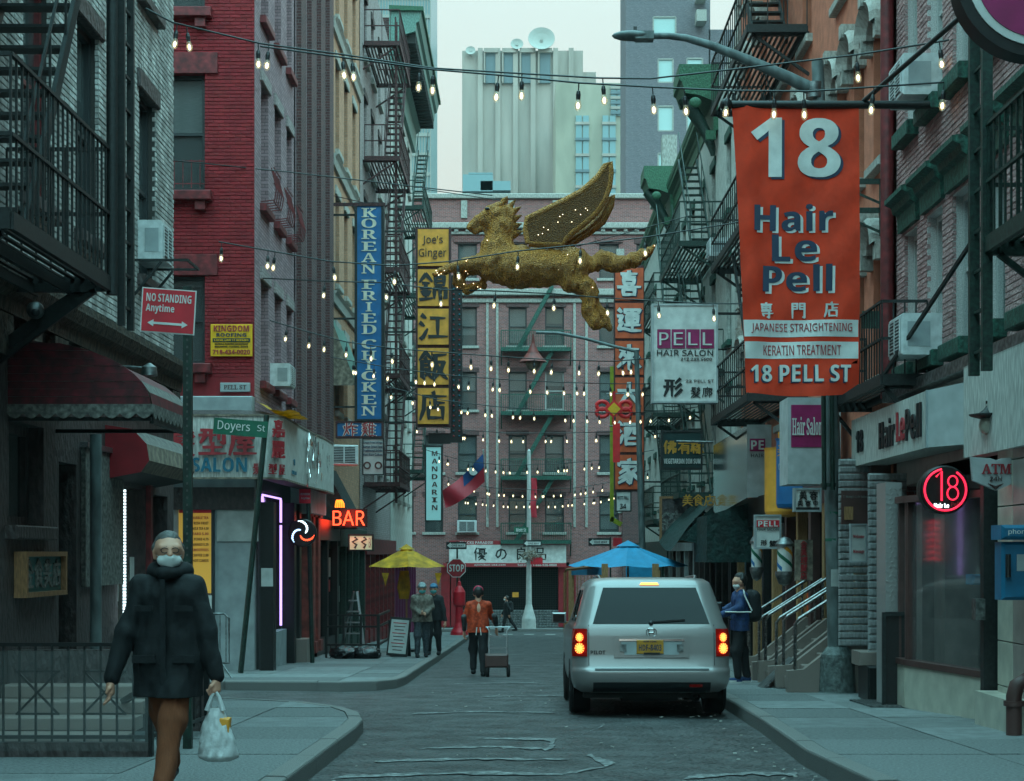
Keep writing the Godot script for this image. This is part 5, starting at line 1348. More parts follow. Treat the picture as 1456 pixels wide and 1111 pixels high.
	text(t, "Hair", bold, 0.36, 0.85, Transform3D(lb, V(4.585, 2.92, -20.45)), "ink", 0.02)
	text(t, "Le", bold, 0.36, 0.4, Transform3D(lb, V(4.585, 2.95, -19.7)), "red_text", 0.02)
	text(t, "Pell", bold, 0.4, 0.75, Transform3D(lb, V(4.585, 2.95, -19.05)), "ink", 0.02)
	# green fire escape above the frame edge
	t = thing("fire_escape", "green iron fire escape cut off by the right edge on the pink brick tenement", "fire escape", V(WX, 4, -13), "fire escapes")
	fe_platform(t, s, 11.0, 14.25, 4.15, 1.0, "iron_green", 1.0, 0.16)
	fe_stair(t, s, 13.9, 4.2, 12.2, 7.2, 4.9, 4.3, "iron_green")
	mb = MB.new()
	mb.bar(V(4.05, 3.0, -14.55), V(4.05, 12, -14.55), 0.09, 0.06); mb.bar(V(4.05, 3.0, -14.15), V(4.05, 12, -14.15), 0.09, 0.06)
	part(t, "ladder_rail", mb, "iron_green")
	for k in 18:
		mb = MB.new(); mb.bar(V(4.05, 3.2 + 0.36 * k, -14.15), V(4.05, 3.2 + 0.36 * k, -14.55), 0.025); part(t, "rung", mb, "iron_green")
	t = thing("fire_escape", "black iron balcony above the weathered white fascia", "fire escape", V(WX, 3.6, -21.8), "fire escapes")
	fe_platform(t, s, 20.0, 23.6, 3.6, 0.62, "iron_dark", 0.92, 0.15)
	mb = MB.new(); mb.bar(V(4.46, 3.62, -20.0), V(WX, 4.9, -18.3), 0.04); part(t, "stay_rod", mb, "iron_dark")
	ac_unit("large white air conditioner behind the black iron balcony", V(WX - 0.22, 4.05, -19.85), V(-1, 0, 0), V(0.7, 0.5, 0.55))
	ac_unit("white air conditioner high on the pink brick wall near the banner pole", V(WX - 0.2, 7.2, -19.9), V(-1, 0, 0), V(0.72, 0.5, 0.55))
	# empty green sign frames
	t = thing("sign_bracket", "empty green iron sign bracket beside the orange banner", "bracket", V(WX, 5.9, -22.3))
	mb = MB.new()
	for v in [6.55, 6.15]:
		mb.bar(V(WX, v, -22.4), V(4.25, v, -22.4), 0.05, 0.07); mb.bar(V(WX, v - 0.35, -22.4), V(4.25, v, -22.4), 0.03)
	mb.bar(V(4.95, 6.58, -22.4), V(4.95, 5.8, -22.4), 0.05)
	part(t, "frame", mb, "iron_green")
	mb = MB.new(); mb.box(P(1252, 455, 22.4), V(0.5, 0.24, 0.04))
	one("green_plate", mb, "trim_green", "small blank green sign plate behind the banner corner", "sign")

func right_row():
	var s := 1.0
	var hs := grid_windows([[22.6, 23.35], [24.0, 24.75], [25.3, 26.05]], [[3.9, 5.75], [6.95, 8.85], [10.2, 12.1]])
	var more := grid_windows([[28.4, 29.3], [31, 31.9], [33.6, 34.5], [36, 36.9]], [[3.9, 5.9], [7.2, 9.2], [10.5, 12.5], [13.8, 15.8]])
	var b := building("orange_stucco_building", "orange painted building with pale arched window hoods behind the banner", s, 21.9, 38.0, 17.5, "stucco_orange", hs + more, {"sill": "stone_pale", "deep": 0.2}, true, "brick_orange")
	for h in hs + more: arch_hood(b, s, h[0], h[1], h[3] + 0.1)
	var v := 0.0
	for j in 30:
		var mb := MB.new(); mb.cbox(V(WX - 0.03, 4.2 + j * 0.44, -37.75), V(0.5 if j % 2 else 0.32, 0.42, 0.14), 0.01, Basis(V(0, 0, 1), Vector3.UP, V(-1, 0, 0))); part(b, "quoin", mb, "stone_pale")
	hs = grid_windows([[39.4, 40.3], [42.6, 43.5], [45.2, 46.1], [47.8, 48.7], [50.4, 51.3], [52.4, 53.3]], [[3.4, 5.4], [6.6, 8.6], [9.8, 11.6]])
	b = building("white_green_building", "pale building with green sheet metal roof cornice on the right", s, 38.0, 54.0, 13.6, "stucco_pale", hs, {"sill": "trim_green", "lintel": "trim_green", "frame": "iron_green"})
	cornice_end(b, 42.0, 54.0, 14.1)
	hs = grid_windows([[56, 56.9], [58.8, 59.7], [61.6, 62.5], [64.4, 65.3], [67.2, 68.1]], [[3.0, 5.0], [6.2, 8.2], [9.4, 11.4]])
	b = building("white_green_building", "pale building farther on with second green cornice block", s, 54.0, 70.0, 13.8, "stucco_pale", hs, {"sill": "trim_green", "lintel": "trim_green", "frame": "iron_green"})
	cornice_end(b, 54.3, 70.0, 14.4)
	for e in [55.2, 60.0]:
		var mb := MB.new(); mb.box(V(WX - 0.1, 14.9, -e), V(0.5, 1.4, 0.6)); part(b, "chimney_pier", mb, "stone_pale")
	# fire escapes of the right row
	var t := thing("fire_escape", "black iron fire escape high on the orange painted building", "fire escape", V(WX, 4, -32), "fire escapes")
	for q in [4.2, 7.4, 10.7, 14.0]:
		fe_platform(t, s, 28.5, 34.0, q, 1.1, "iron_dark", 1.0, 0.3)
		fe_stair(t, s, 29.5, q + 0.05, 32.5, q + 3.2, 4.8, 4.2, "iron_dark")
	t = thing("fire_escape", "green iron fire escape beside the white hair salon sign", "fire escape", V(WX, 3, -45), "fire escapes")
	for q in [2.9, 6.0, 9.2]:
		fe_platform(t, s, 40.5, 46.0, q, 1.15, "iron_green", 1.0, 0.26)
		fe_stair(t, s, 41.5, q + 0.05, 45.0, q + 3.1, 4.8, 4.3, "iron_green")
	t = thing("fire_escape", "green iron fire escape behind the tall orange vertical sign", "fire escape", V(WX, 3, -60), "fire escapes")
	for q in [2.4, 5.6, 8.8]:
		fe_platform(t, s, 48.5, 53.5, q, 1.15, "iron_green", 1.0, 0.3)
		fe_stair(t, s, 49.5, q + 0.05, 52.5, q + 3.1, 4.8, 4.3, "iron_green")
	ac_unit("white air conditioner on the pale green-trimmed building", V(WX - 0.2, 8.9, -39.9), V(-1, 0, 0))
	# dark shop fronts below
	var q2 := [["dark timber barber shop front below the orange building", 22.2, 30.0, "brown_text", "plywood"], ["dim shop front with yellow timber door behind the walking man in blue", 30.0, 38.0, "iron_black", "plywood"], ["grey weathered shop front under the green awning", 38.0, 46.0, "stone_brown", "stone_brown"], ["low pale shop front near the blue parasol", 46.0, 54.0, "panel_grey", "stone_brown"], ["green shop front at the far end of the right side", 54.0, 70.0, "iron_green", "stone_brown"]]
	for q in q2:
		t = thing("storefront", q[0], "shop front", V(WX, gy(q[1]), -q[1]), "shop fronts on the right")
		var top: float = gy(q[1]) + 3.5
		var mb := MB.new(); mb.box(V(WX - 0.12, top - 0.3, -(q[1] + q[2]) * 0.5), V(0.3, 0.6, q[2] - q[1] - 0.1)); part(t, "sign_band", mb, q[3])
		var n := maxi(3, int((q[2] - q[1]) / 1.3))
		for k in n + 1:
			var e := lerpf(q[1] + 0.15, q[2] - 0.15, float(k) / n)
			mb = MB.new(); mb.box(V(WX - 0.1, (gy(e) + top) * 0.5 - 0.3, -e), V(0.24, top - gy(e) - 0.6, 0.22)); part(t, "pier", mb, q[4] if k % 2 else q[3])
		for k in n:
			var e := lerpf(q[1], q[2], (k + 0.5) / n)
			mb = MB.new(); mb.box(V(WX - 0.05, gy(e) + 1.6, -e), V(0.02, 2.6, (q[2] - q[1]) / n - 0.2)); part(t, "shop_pane", mb, "car_glass")
			notice(t, WX - 0.066, e)
func cornice_end(b: Node3D, d0: float, d1: float, v: float):
	# sheet-metal cornice: tall block with a hollow black soffit and a scrolled bracket at the near end
	part(b, "cornice", moulding(1.0, d0 + 1.6, d1, cornice_profile(v - 0.4, 0.3, 0.8)), "cornice_green")
	part(b, "cornice_block", moulding(1.0, d0, d0 + 1.6, [[0, v - 1.7], [0.12, v - 1.75], [0.14, v - 0.95], [0.5, v - 0.8], [0.85, v - 0.75], [0.95, v - 0.45], [1.02, v - 0.4], [1.02, v], [0, v]]), "cornice_green")
	var mb := MB.new()
	var sc := []
	for k in 12:
		var a := k / 11.0
		sc.append(V(WX - 0.1 - 0.8 * pow(1 - a, 1.6), v - 0.8 - 1.5 * a, -d0 - 0.35 + 0.02 * sin(a * 9)))
	mb.tube(sc, [0.16, 0.17, 0.18, 0.18, 0.17, 0.16, 0.15, 0.14, 0.13, 0.11, 0.09, 0.06], 8)
	part(b, "scroll_bracket", mb, "iron_green")
	mb = MB.new(); mb.ball(V(WX - 0.6, v - 1.0, -d0 + 0.02), V(0.16, 0.14, 0.06), 10, 6); mb.box(V(WX - 0.2, v - 1.85, -d0 + 0.01), V(0.26, 0.24, 0.1)); part(b, "rosette", mb, "cornice_green")
func cross_street():
	var D := 83.2
	var k := D / FOC
	var O := V(0, 0, -D); var U := V(1, 0, 0); var N := V(0, 0, 1)
	var X := func(px: float) -> float: return (px - CX) * k
	var Y := func(py: float) -> float: return EYE + (HY - py) * k
	var b := thing("brick_apartment_house", "dark red brick apartment house facing down the street at the end", "building", V(0, gy(D), -D))
	var rows := [[347, 396], [437, 492], [529, 583], [619, 672], [706, 757]]
	var cols := [[651, 678], [723, 749], [775, 802], [852, 880]]
	var holes := []
	for r in rows:
		for c in cols: holes.append([X.call(c[0]), X.call(c[1]), Y.call(r[1]), Y.call(r[0])])
	for c in [[560, 588], [604, 630], [905, 930]]:
		for r in rows: holes.append([X.call(c[0]), X.call(c[1]), Y.call(r[1]), Y.call(r[0])])
	var mb := MB.new()
	holed(mb, O, U, N, -15.0, 12.0, gy(D), Y.call(276), holes, 0.2)
	part(b, "wall", mb, "brick_mott")
	var i := 0
	for h in holes:
		window(b, O, U, N, h, {"blind": [0.55, 0.5, 0.98, 0.35, 0.7, 0.9, 0.4][i % 7], "blind_mat": ["blind", "blind", "curtain", "blind_tan", "blind"][(i / 2) % 5], "sill": "stone_pale", "lintel": "brick_maroon", "frame": "frame_white" if i == 10 else "frame_dark"})
		i += 1
	mb = MB.new()
	mb.box(V(-1.5, 6.0, -D - 8), V(26.9, 25, 0.3)); mb.box(V(-14.9, 6, -D - 4.2), V(0.2, 25, 7.4)); mb.box(V(11.9, 6, -D - 4.2), V(0.2, 25, 7.4)); mb.box(V(-1.5, 6, -D - 0.8), V(26.0, 24, 0.1))
	part(b, "party_wall", mb, "brick_mott")
	mb = MB.new(); mb.box(V(-1.5, Y.call(282), -D - 4.2), V(26.6, 0.2, 7.6)); part(b, "roof", mb, "roofing")
	# bands, parapet piers and pale brick panels
	for q in [[276, 283, 0.18], [318, 326, 0.3], [330, 334, 0.14], [412, 421, 0.3], [425, 431, 0.12]]:
		mb = MB.new(); mb.cbox(V(-1.5, (Y.call(q[0]) + Y.call(q[1])) * 0.5, -D + q[2] * 0.5), V(26.9, (q[1] - q[0]) * k, q[2]), 0.03); part(b, "stone_band", mb, "stone_pale")
	for j in 46:
		mb = MB.new(); mb.box(V(-14.5 + j * 0.58, Y.call(328), -D + 0.1), V(0.2, 0.16, 0.2)); part(b, "dentil", mb, "stone_pale")
	for px in [660, 727, 790, 850, 605]:
		mb = MB.new(); mb.box(V(X.call(px), Y.call(298), -D + 0.05), V(0.32, 0.9, 0.12)); part(b, "parapet_pier", mb, "stone_pale")
	for px in [693, 707, 817, 834]:
		mb = MB.new(); mb.box(V(X.call(px), Y.call(590), -D + 0.03), V(0.13, 320 * k, 0.07)); part(b, "pale_brick_strip", mb, "stone_pale")
	for px in [886, 880]:
		for j in 14:
			mb = MB.new(); mb.box(V(X.call(882 + (2 if j % 2 else 0)), Y.call(360 + j * 28), -D + 0.03), V(0.4, 0.42, 0.08)); part(b, "quoin", mb, "stone_pale")
		break
	for c in cols:
		mb = MB.new(); mb.cbox(V(X.call((c[0] + c[1]) * 0.5), Y.call(341), -D + 0.05), V(1.4, 0.3, 0.12), 0.02); part(b, "flat_arch", mb, "brick_wine")
	# roof clutter
	mb = MB.new(); mb.box(P(680, 266, D + 4), V(1.6, 0.9, 2)); mb.box(P(705, 270, D + 4), V(1.6, 0.5, 2)); mb.box(P(684, 250, D + 4) - V(0, 0.1, 0), V(1.3, 0.08, 2)); part(b, "roof_hatch", mb, "tower_glass")
	# green fire escape in the middle
	var t := thing("fire_escape", "green iron fire escape in the middle of the far brick house", "fire escape", V(X.call(762), gy(D), -D), "fire escapes")
	for yy in [500, 590, 681, 771]:
		var y: float = Y.call(yy)
		var x0: float = X.call(713); var x1: float = X.call(811)
		mb = MB.new(); mb.box(V((x0 + x1) * 0.5, y, -D + 1.0), V(x1 - x0, 0.2, 0.05)); mb.box(V((x0 + x1) * 0.5, y + 0.02, -D + 0.5), V(x1 - x0, 0.04, 1.0))
		for e in [x0, x1]: mb.bar(V(e, y - 0.7, -D), V(e, y, -D + 0.95), 0.06)
		part(t, "platform_frame", mb, "trim_green")
		mb = MB.new()
		for j in 33:
			var e := lerpf(x0, x1, j / 32.0); mb.bar(V(e, y, -D + 1.02), V(e, y + 0.95, -D + 1.02), 0.022 if j % 32 else 0.05)
		mb.bar(V(x0, y + 0.95, -D + 1.02), V(x1, y + 0.95, -D + 1.02), 0.045)
		for e in [x0, x1]: mb.bar(V(e, y + 0.95, -D + 1.02), V(e, y + 0.95, -D), 0.04)
		part(t, "railing", mb, "trim_green")
	for q in [[500, 736, 410, 785], [590, 735, 500, 786], [681, 733, 590, 786], [771, 733, 681, 786]]:
		mb = MB.new()
		for z in [0.35, 0.8]: mb.bar(V(X.call(q[1]), Y.call(q[0]), -D + z), V(X.call(q[3]), Y.call(q[2]), -D + z), 0.07, 0.2)
		part(t, "stringer", mb, "trim_green")
		for j in range(1, 12):
			mb = MB.new(); mb.box(V(lerpf(X.call(q[1]), X.call(q[3]), j / 12.0), lerpf(Y.call(q[0]), Y.call(q[2]), j / 12.0), -D + 0.58), V(0.2, 0.03, 0.45)); part(t, "tread", mb, "trim_green")
	ac_unit("white air conditioner in a low window of the far brick house", P(664, 749, D - 0.2), V(0, 0, 1), V(1.0, 0.62, 0.5))
	# candy shop sign
	t = thing("shop_sign", "wide white shop sign with black characters and red borders at the street end", "sign", P(717, 806, D - 0.8))
	var z := -D + 0.75
	var cx: float = X.call(722); var w := 165 * k
	mb = MB.new(); mb.box(V(cx, Y.call(788), z - 0.1), V(w, 26 * k, 0.2)); part(t, "panel", mb, "white_sign")
	mb = MB.new(); mb.box(V(cx, Y.call(772), z - 0.1), V(w, 6 * k, 0.21)); mb.box(V(cx - 0.15, Y.call(803.5), z - 0.08), V(w + 0.3, 5.5 * k, 0.24)); part(t, "red_border", mb, "red_text")
	cjk(t, "優の良品", [facing(P(683, 788, D - 0.74)), facing(P(712, 788, D - 0.74)), facing(P(741, 788, D - 0.74)), facing(P(768, 788, D - 0.74))], 0.66, "ink", 0.12)
	for q in [["SNACKS PARADISE", -1.6, 1.7], ["AJI ICHIBAN", 0.3, 1.1], ["SNACK & GIFTS", 2.0, 1.3]]: text(t, q[0], bold, 0.13, q[2], facing(V(cx + q[1], Y.call(772), z + 0.01)), "white_sign")
	for q in [["ajichiban-usa.com", -0.9, 1.6], ["Toll Free 1-888-926-0888", 1.5, 2.0]]: text(t, q[0], bold, 0.12, q[2], facing(V(cx + q[1], Y.call(803.5), z + 0.045)), "white_sign")
	# shop front with lattice shutters
	t = thing("storefront", "dark lattice-shuttered shop front under the wide white sign", "shop front", V(0, gy(D), -D))
	mb = MB.new(); mb.box(V(X.call(722), Y.call(845), -D + 0.06), V(175 * k, 90 * k, 0.06)); part(t, "dark_glazing", mb, "car_glass")
	mb = MB.new()
	for j in 60: mb.box(V(X.call(650 + j * 2.5), Y.call(838), -D + 0.3), V(0.02, 58 * k, 0.02))
	for j in 22: mb.box(V(X.call(725), Y.call(812 + j * 2.6), -D + 0.32), V(150 * k, 0.02, 0.02))
	part(t, "lattice_shutter", mb, "iron_dark")
	mb = MB.new()
	for j in 7: mb.cbox(V(X.call(725), Y.call(869 + j * 3.6), -D + 0.34), V(150 * k, 3.2 * k, 0.1), 0.02)
	part(t, "steel_sill", mb, "galvanized")
	for px in [634, 648, 800, 812]:
		mb = MB.new(); mb.box(V(X.call(px), Y.call(848), -D + 0.25), V(0.45, 86 * k, 0.4)); part(t, "pier", mb, "red_deep")
	mb = MB.new(); mb.box(P(733, 846, D - 0.5), V(0.32, 0.26, 0.02)); part(t, "yellow_notice", mb, "yellow_sign")
	# grey-pink walls either side of the junction
	building("cross_street_house", "brick house on the far corner beyond the right row", 1.0, 83.0, 96.0, 15.0, "brick_wine", [])

func skyline():
	# pale windowless tower with dishes
	var d := 330.0; var k := d / FOC
	var t := thing("slab_tower", "pale windowless stone tower with satellite dishes far behind the street", "building", V(((745) - CX) * k, gy(d), -d))
	blk(t, d, "shaft", 657, 829, 72, 30.0, "limestone"); blk(t, d, "rear_shaft", 820, 850, 86, 20.0, "limestone", 8.0)
	for px in [683, 708, 733, 758, 790, 812]:
		var mb := MB.new(); mb.box(V(((px) - CX) * k, vy(330, d), -d + 0.4), V(1.0, 520 * k, 1.0)); part(t, "rib", mb, "limestone")
	for px in [698, 724, 749, 775]:
		var mb := MB.new(); mb.box(V(((px) - CX) * k, vy(98, d), -d + 0.3), V(15 * k, 42 * k, 0.6)); part(t, "louver_panel", mb, "louver")
		mb = MB.new(); mb.box(V(((px) - CX) * k, vy(74, d), -d + 0.6), V(20 * k, 6 * k, 1.4)); mb.box(V(((px - 9) - CX) * k, vy(98, d), -d + 0.6), V(2 * k, 44 * k, 1.2)); part(t, "louver_frame", mb, "limestone")
	for q in [[770, 56, 19.0], [735, 63, 9.0], [669, 72, 7.0]]:
		var mb := MB.new()
		var c := P(q[0], q[1], d - 1)
		mb.lathe([Vector2(0, -0.25 * q[2] * k), Vector2(q[2] * k * 0.6, -0.1 * q[2] * k), Vector2(q[2] * k, 0.1 * q[2] * k), Vector2(q[2] * k, 0.14 * q[2] * k), Vector2(q[2] * k * 0.6, -0.02 * q[2] * k), Vector2(0, -0.15 * q[2] * k)], c, 24, Basis(V(1, 0, 0), 1.2))
		mb.bar(c, V(c.x, vy(76, d), c.z - 1), 0.5)
		part(t, "satellite_dish", mb, "stone_pale")
	# lower stone office block at its right
	t = thing("stone_office_block", "warm stone office block with tall window bays left of the dark brick tower", "building", V(((850) - CX) * k, gy(300), -300))
	d = 300.0; k = d / FOC
	blk(t, d, "mass", 790, 900, 118, 25.0, "limestone_warm"); 
	for q in [[818, 838, 165, 300], [856, 876, 165, 300], [868, 886, 122, 165]]:
		for j in 2:
			var mb := MB.new(); var w: float = (q[1] - q[0]) * 0.42
			mb.box(V(((q[0] + (q[1] - q[0]) * (0.25 + 0.5 * j)) - CX) * k, (vy(q[2], d) + vy(q[3], d)) * 0.5, -d + 0.1), V(w * k, (q[3] - q[2]) * k, 0.5)); part(t, "window_bay", mb, "tower_glass")
		for j in 6:
			var mb := MB.new(); mb.box(V((((q[0] + q[1]) * 0.5) - CX) * k, lerpf(vy(q[2], d), vy(q[3], d), (j + 0.5) / 6.0), -d + 0.4), V((q[1] - q[0]) * k, 0.5, 0.4)); part(t, "spandrel", mb, "louver" if j % 2 else "limestone")
	# dark brick tower on the right
	d = 170.0; k = d / FOC
	t = thing("brick_tower", "tall grey brown brick apartment tower behind the right row", "building", V(((960) - CX) * k, gy(d), -d))
	var hs := []
	for q in [[929, 961, 24, 50], [936, 957, 84, 117], [936, 957, 151, 186], [936, 957, 218, 252], [936, 957, 285, 318], [977, 999, 83, 117], [977, 999, 151, 186], [977, 999, 218, 252], [977, 999, 285, 318]]: hs.append([((q[0]) - CX) * k, ((q[1]) - CX) * k, vy(q[3], d), vy(q[2], d)])
	var mb := MB.new()
	holed(mb, V(0, 0, -d), V(1, 0, 0), V(0, 0, 1), ((890) - CX) * k, ((1010) - CX) * k, -4, vy(-260, d), hs, 0.3)
	part(t, "wall", mb, "brick_grey")
	mb = MB.new(); mb.box(V(((1030) - CX) * k, (vy(42, d) - 4) * 0.5, -d - 3), V(44 * k, vy(42, d) + 4, 6)); mb.box(V((((890) - CX) * k + ((1010) - CX) * k) * 0.5, vy(200, d), -d - 6), V(118 * k, 100, 10)); part(t, "rear_mass", mb, "brick_grey")
	for h in hs:
		var w := Node3D.new(); w.name = "window"; t.add_child(w, true); w.position = -t.get_meta("base")
		mb = MB.new(); mb.box(V((h[0] + h[1]) * 0.5, (h[2] + h[3]) * 0.5, -d - 0.15), V(h[1] - h[0], h[3] - h[2], 0.06)); part(w, "pane", mb, "tower_pane", true)
		mb = MB.new()
		for e in [0, 1]:
			mb.box(V(h[e], (h[2] + h[3]) * 0.5, -d - 0.05), V(0.14, h[3] - h[2], 0.12)); mb.box(V((h[0] + h[1]) * 0.5, h[2 + e], -d - 0.05), V(h[1] - h[0], 0.14, 0.12))
		part(w, "frame", mb, "stone_pale", true)
	mb = MB.new(); mb.box(V(((995) - CX) * k, vy(4, d), -d + 1.0), V(14 * k, 0.3, 2)); mb.box(V(((995) - CX) * k, vy(30, d), -d + 1.0), V(14 * k, 16 * k, 1.8))
	part(t, "balcony", mb, "stone_pale")
	# glass tower above the left cornice
	d = 230.0; k = d / FOC
	t = thing("glass_tower", "pale gridded glass tower above the green cornice on the left", "building", V(((560) - CX) * k, gy(d), -d))
	mb = MB.new(); mb.box(V(((545) - CX) * k, 55, -d - 10), V(132 * k, 118, 20)); part(t, "mass", mb, "tower_glass")
	mb = MB.new()
	for j in 34: mb.box(V(((480 + j * 4) - CX) * k, 55, -d + 0.1), V(0.16, 118, 0.2))
	part(t, "mullion", mb, "stone_pale")
	for j in 30:
		mb = MB.new(); mb.box(V(((545) - CX) * k, 30 + j * 2.8, -d + 0.1), V(132 * k, 0.5, 0.3)); part(t, "spandrel", mb, "stone_pale")

func blk(t: Node3D, d: float, n: String, a: float, c: float, top: float, dep: float, m: String, zo := 0.0):
	var k := d / FOC
	var mb := MB.new(); mb.box(V(((a + c) * 0.5 - CX) * k, (vy(top, d) - 4) * 0.5, -d - dep * 0.5 - zo), V((c - a) * k, vy(top, d) + 4, dep)); part(t, n, mb, m)
# ---------- signs ----------
# a box sign facing down the street; the rectangle is its outline as surveyed at distance d
func psign(n: String, label: String, x0: float, y0: float, x1: float, y1: float, d: float, m: String, fm := "iron_dark", thick := 0.18, rim := 0.04, cat := "sign", group := "") -> Node3D:
	var c := P((x0 + x1) * 0.5, (y0 + y1) * 0.5, d)
	var w := (x1 - x0) * d / FOC; var h := (y1 - y0) * d / FOC
	var t := thing(n, label, cat, c - V(0, h * 0.5, 0), group)
	var mb := MB.new(); mb.box(c - V(0, 0, thick * 0.5 + 0.004), V(w - rim, h - rim, thick)); part(t, "panel", mb, m)
	if fm != "":
		mb = MB.new()
		for s in [-1, 1]:
			mb.box(c + V(s * (w - rim) * 0.5, 0, -thick * 0.5), V(rim, h, thick + 0.04)); mb.box(c + V(0, s * (h - rim) * 0.5, -thick * 0.5), V(w - 2 * rim, rim, thick + 0.04))
		part(t, "frame", mb, fm)
	return t
func tx(t: Node3D, s: String, f: Font, px: float, py: float, w: float, h: float, d: float, m: String, lift := 0.01):
	text(t, s, f, h * d / FOC, w * d / FOC, facing(P(px, py, d) + V(0, 0, lift)), m, 0.012)
func wall_arm(t: Node3D, s: float, d: float, x_end: float, vs: Array):
	for v in vs:
		var mb := MB.new(); mb.bar(V(s * WX, v, -d - 0.1), V(x_end, v, -d - 0.1), 0.05); part(t, "wall_arm", mb, "iron_dark")
func left_signs():
	var d := 42.0
	var t := psign("vertical_sign", "tall blue vertical sign with white serif capitals over the bar", 504, 288, 546, 600, d, "blue_sign", "iron_dark", 0.25, 0.07)
	var ys := [302, 317, 333, 350, 366, 382, 404, 420, 436, 452, 468, 489, 505, 519, 534, 550, 568, 584]
	var s := "KOREANFRIEDCHICKEN"
	for i in s.length(): text(t, s[i], serif, 13.0 * d / FOC, (9.0 if s[i] == "I" else 21.0) * d / FOC, facing(P(524.5, ys[i] + 0.5, d)), "cream_text", 0.03)
	wall_arm(t, -1, d, -4.35, [10.2, 7.5, 5.2])
	var mb := MB.new(); mb.bar(V(-WX, 10.45, -d), V(-3.6, 10.45, -d), 0.06, 0.08); mb.bar(V(-WX, 10.7, -d), V(-4.0, 10.46, -d), 0.02); part(t, "top_beam", mb, "iron_maroon")
	t = psign("lightbox_sign", "small blue light box with two red-edged white characters under the tall blue sign", 477, 599, 545, 623, d, "blue_sign", "iron_maroon", 0.25, 0.05)
	cjk(t, "炸雞", [facing(P(498, 611, d)), facing(P(524, 611, d))], 0.4, "white_sign", 0.2)
	cjk(t, "炸雞", [facing(P(498, 611, d) + V(0, 0, 0.014)), facing(P(524, 611, d) + V(0, 0, 0.014))], 0.38, "red_text", 0.1)
	t = psign("poster_sign", "pale printed poster with two drawn hens under the blue light box", 515, 623, 546, 676, d - 0.2, "shop_white", "iron_dark", 0.05, 0.03)
	for i in 4: tx(t, ["Crispy Fried Wings", "Korean Street Food", "Traditional Drinks", "Hot Rice Cakes"][i], bold, 530, 630 + i * 5.5, 27, 4, d - 0.2, "ink_blue")
	for e in [522, 538]:
		mb = MB.new(); mb.lathe([Vector2(0.06, 0), Vector2(0.1, 0.01), Vector2(0.09, 0.02), Vector2(0.06, 0.012)], P(e, 662, d - 0.2), 14, Basis(V(1, 0, 0), PI / 2)); part(t, "drawing", mb, "brown_text")
	# yellow restaurant sign with bulb-studded blade
	d = 48.0
	t = thing("restaurant_sign", "tall yellow vertical sign of five panels with black characters hung over the street", "sign", P(616, 605, d))
	var pv := [[325, 379], [382, 436], [438, 491], [494, 548], [551, 604]]
	for i in 5:
		mb = MB.new(); mb.box(P(616, (pv[i][0] + pv[i][1]) * 0.5, d) - V(0, 0, 0.16), V(45 * d / FOC, (pv[i][1] - pv[i][0] - 2) * d / FOC, 0.3)); part(t, "yellow_panel", mb, "yellow_sign")
	mb = MB.new(); mb.box(P(616, 465, d) - V(0, 0, 0.2), V(49 * d / FOC, 284 * d / FOC, 0.24))
	for px in [592.5, 639.5]: mb.box(P(px, 465, d) - V(0, 0, 0.15), V(0.06, 284 * d / FOC, 0.36))
	part(t, "casing", mb, "iron_maroon")
	tx(t, "Joe's", sans, 615, 342, 29, 13, d, "ink"); tx(t, "Ginger", sans, 615, 361, 39, 15, d, "ink")
	cjk(t, "錦江飯店", [facing(P(616, 409, d)), facing(P(616, 465, d)), facing(P(616, 521, d)), facing(P(616, 578, d))], 0.88, "ink", 0.14, 0.45)
	mb = MB.new(); mb.box(P(649, 511, d + 0.6), V(17 * d / FOC, 240 * d / FOC, 0.2)); mb.box(P(625, 624, d + 0.6) , V(32 * d / FOC, 15 * d / FOC, 0.2)); part(t, "bulb_blade", mb, "iron_black")
	for i in 32:
		for j in 2:
			mb = MB.new(); mb.ball(P(645 + j * 8, 397 + i * 7.2, d + 0.48), V(0.03, 0.03, 0.03), 6, 4); part(t, "blade_bulb", mb, "red_text" if (i + j) % 2 else "teal_text")
	wall_arm(t, -1, d + 0.2, -3.1, [11.0, 8.0, 5.3])
	# teal vertical sign beyond it
	t = psign("vertical_sign", "pale teal lit vertical sign behind the iron ladder near the flag", 604, 634, 629, 742, 58.0, "lit_teal", "iron_dark", 0.2, 0.05)
	for i in 8: tx(t, "MANDARIN"[i], bold, 618, 645 + i * 11, 8, 7, 58.0, "brown_text")
	# bar
	d = 40.5
	t = thing("bar_sign", "red neon BAR sign with small orange neon drink above it", "neon sign", P(496, 750, d))
	mb = MB.new(); mb.box(P(496, 737, d) - V(0, 0, 0.05), V(52 * d / FOC, 26 * d / FOC, 0.04)); part(t, "back_board", mb, "iron_black")
	text(t, "BAR", sans, 21 * d / FOC, 46 * d / FOC, facing(P(496, 737, d) + V(0, 0, 0.02)), "neon_red", 0.02, "neon_lettering")
	for i in 5:
		mb = MB.new(); mb.tube([P(477 + i * 3, 722, d), P(477.5 + i * 2.7, 716, d), P(479 + i * 1.6, 711, d)], 0.02, 6); part(t, "neon_flame", mb, "neon_orange")
	var ol := OmniLight3D.new(); ol.name = "neon_light"; ol.light_color = Color(1, 0.2, 0.08); ol.light_energy = 0.25; ol.light_size = 0.3; ol.shadow_enabled = true
	t.add_child(ol); ol.position = V(0, 0.25, 0.2)
	t = psign("menu_lightbox", "yellowish menu light box with two drawn dragons below the neon sign", 495, 760, 531, 784, 40.6, "lit_menu", "iron_dark", 0.1, 0.04)
	for px in [504, 517]:
		mb = MB.new(); mb.tube([P(px, 764, 40.5), P(px + 4, 767, 40.5), P(px - 3, 771, 40.5), P(px + 3, 775, 40.5), P(px, 780, 40.5)], 0.03, 6); part(t, "drawing", mb, "brown_text")
	tx(t, "E A T", bold, 527, 772, 5, 14, 40.6, "red_text")
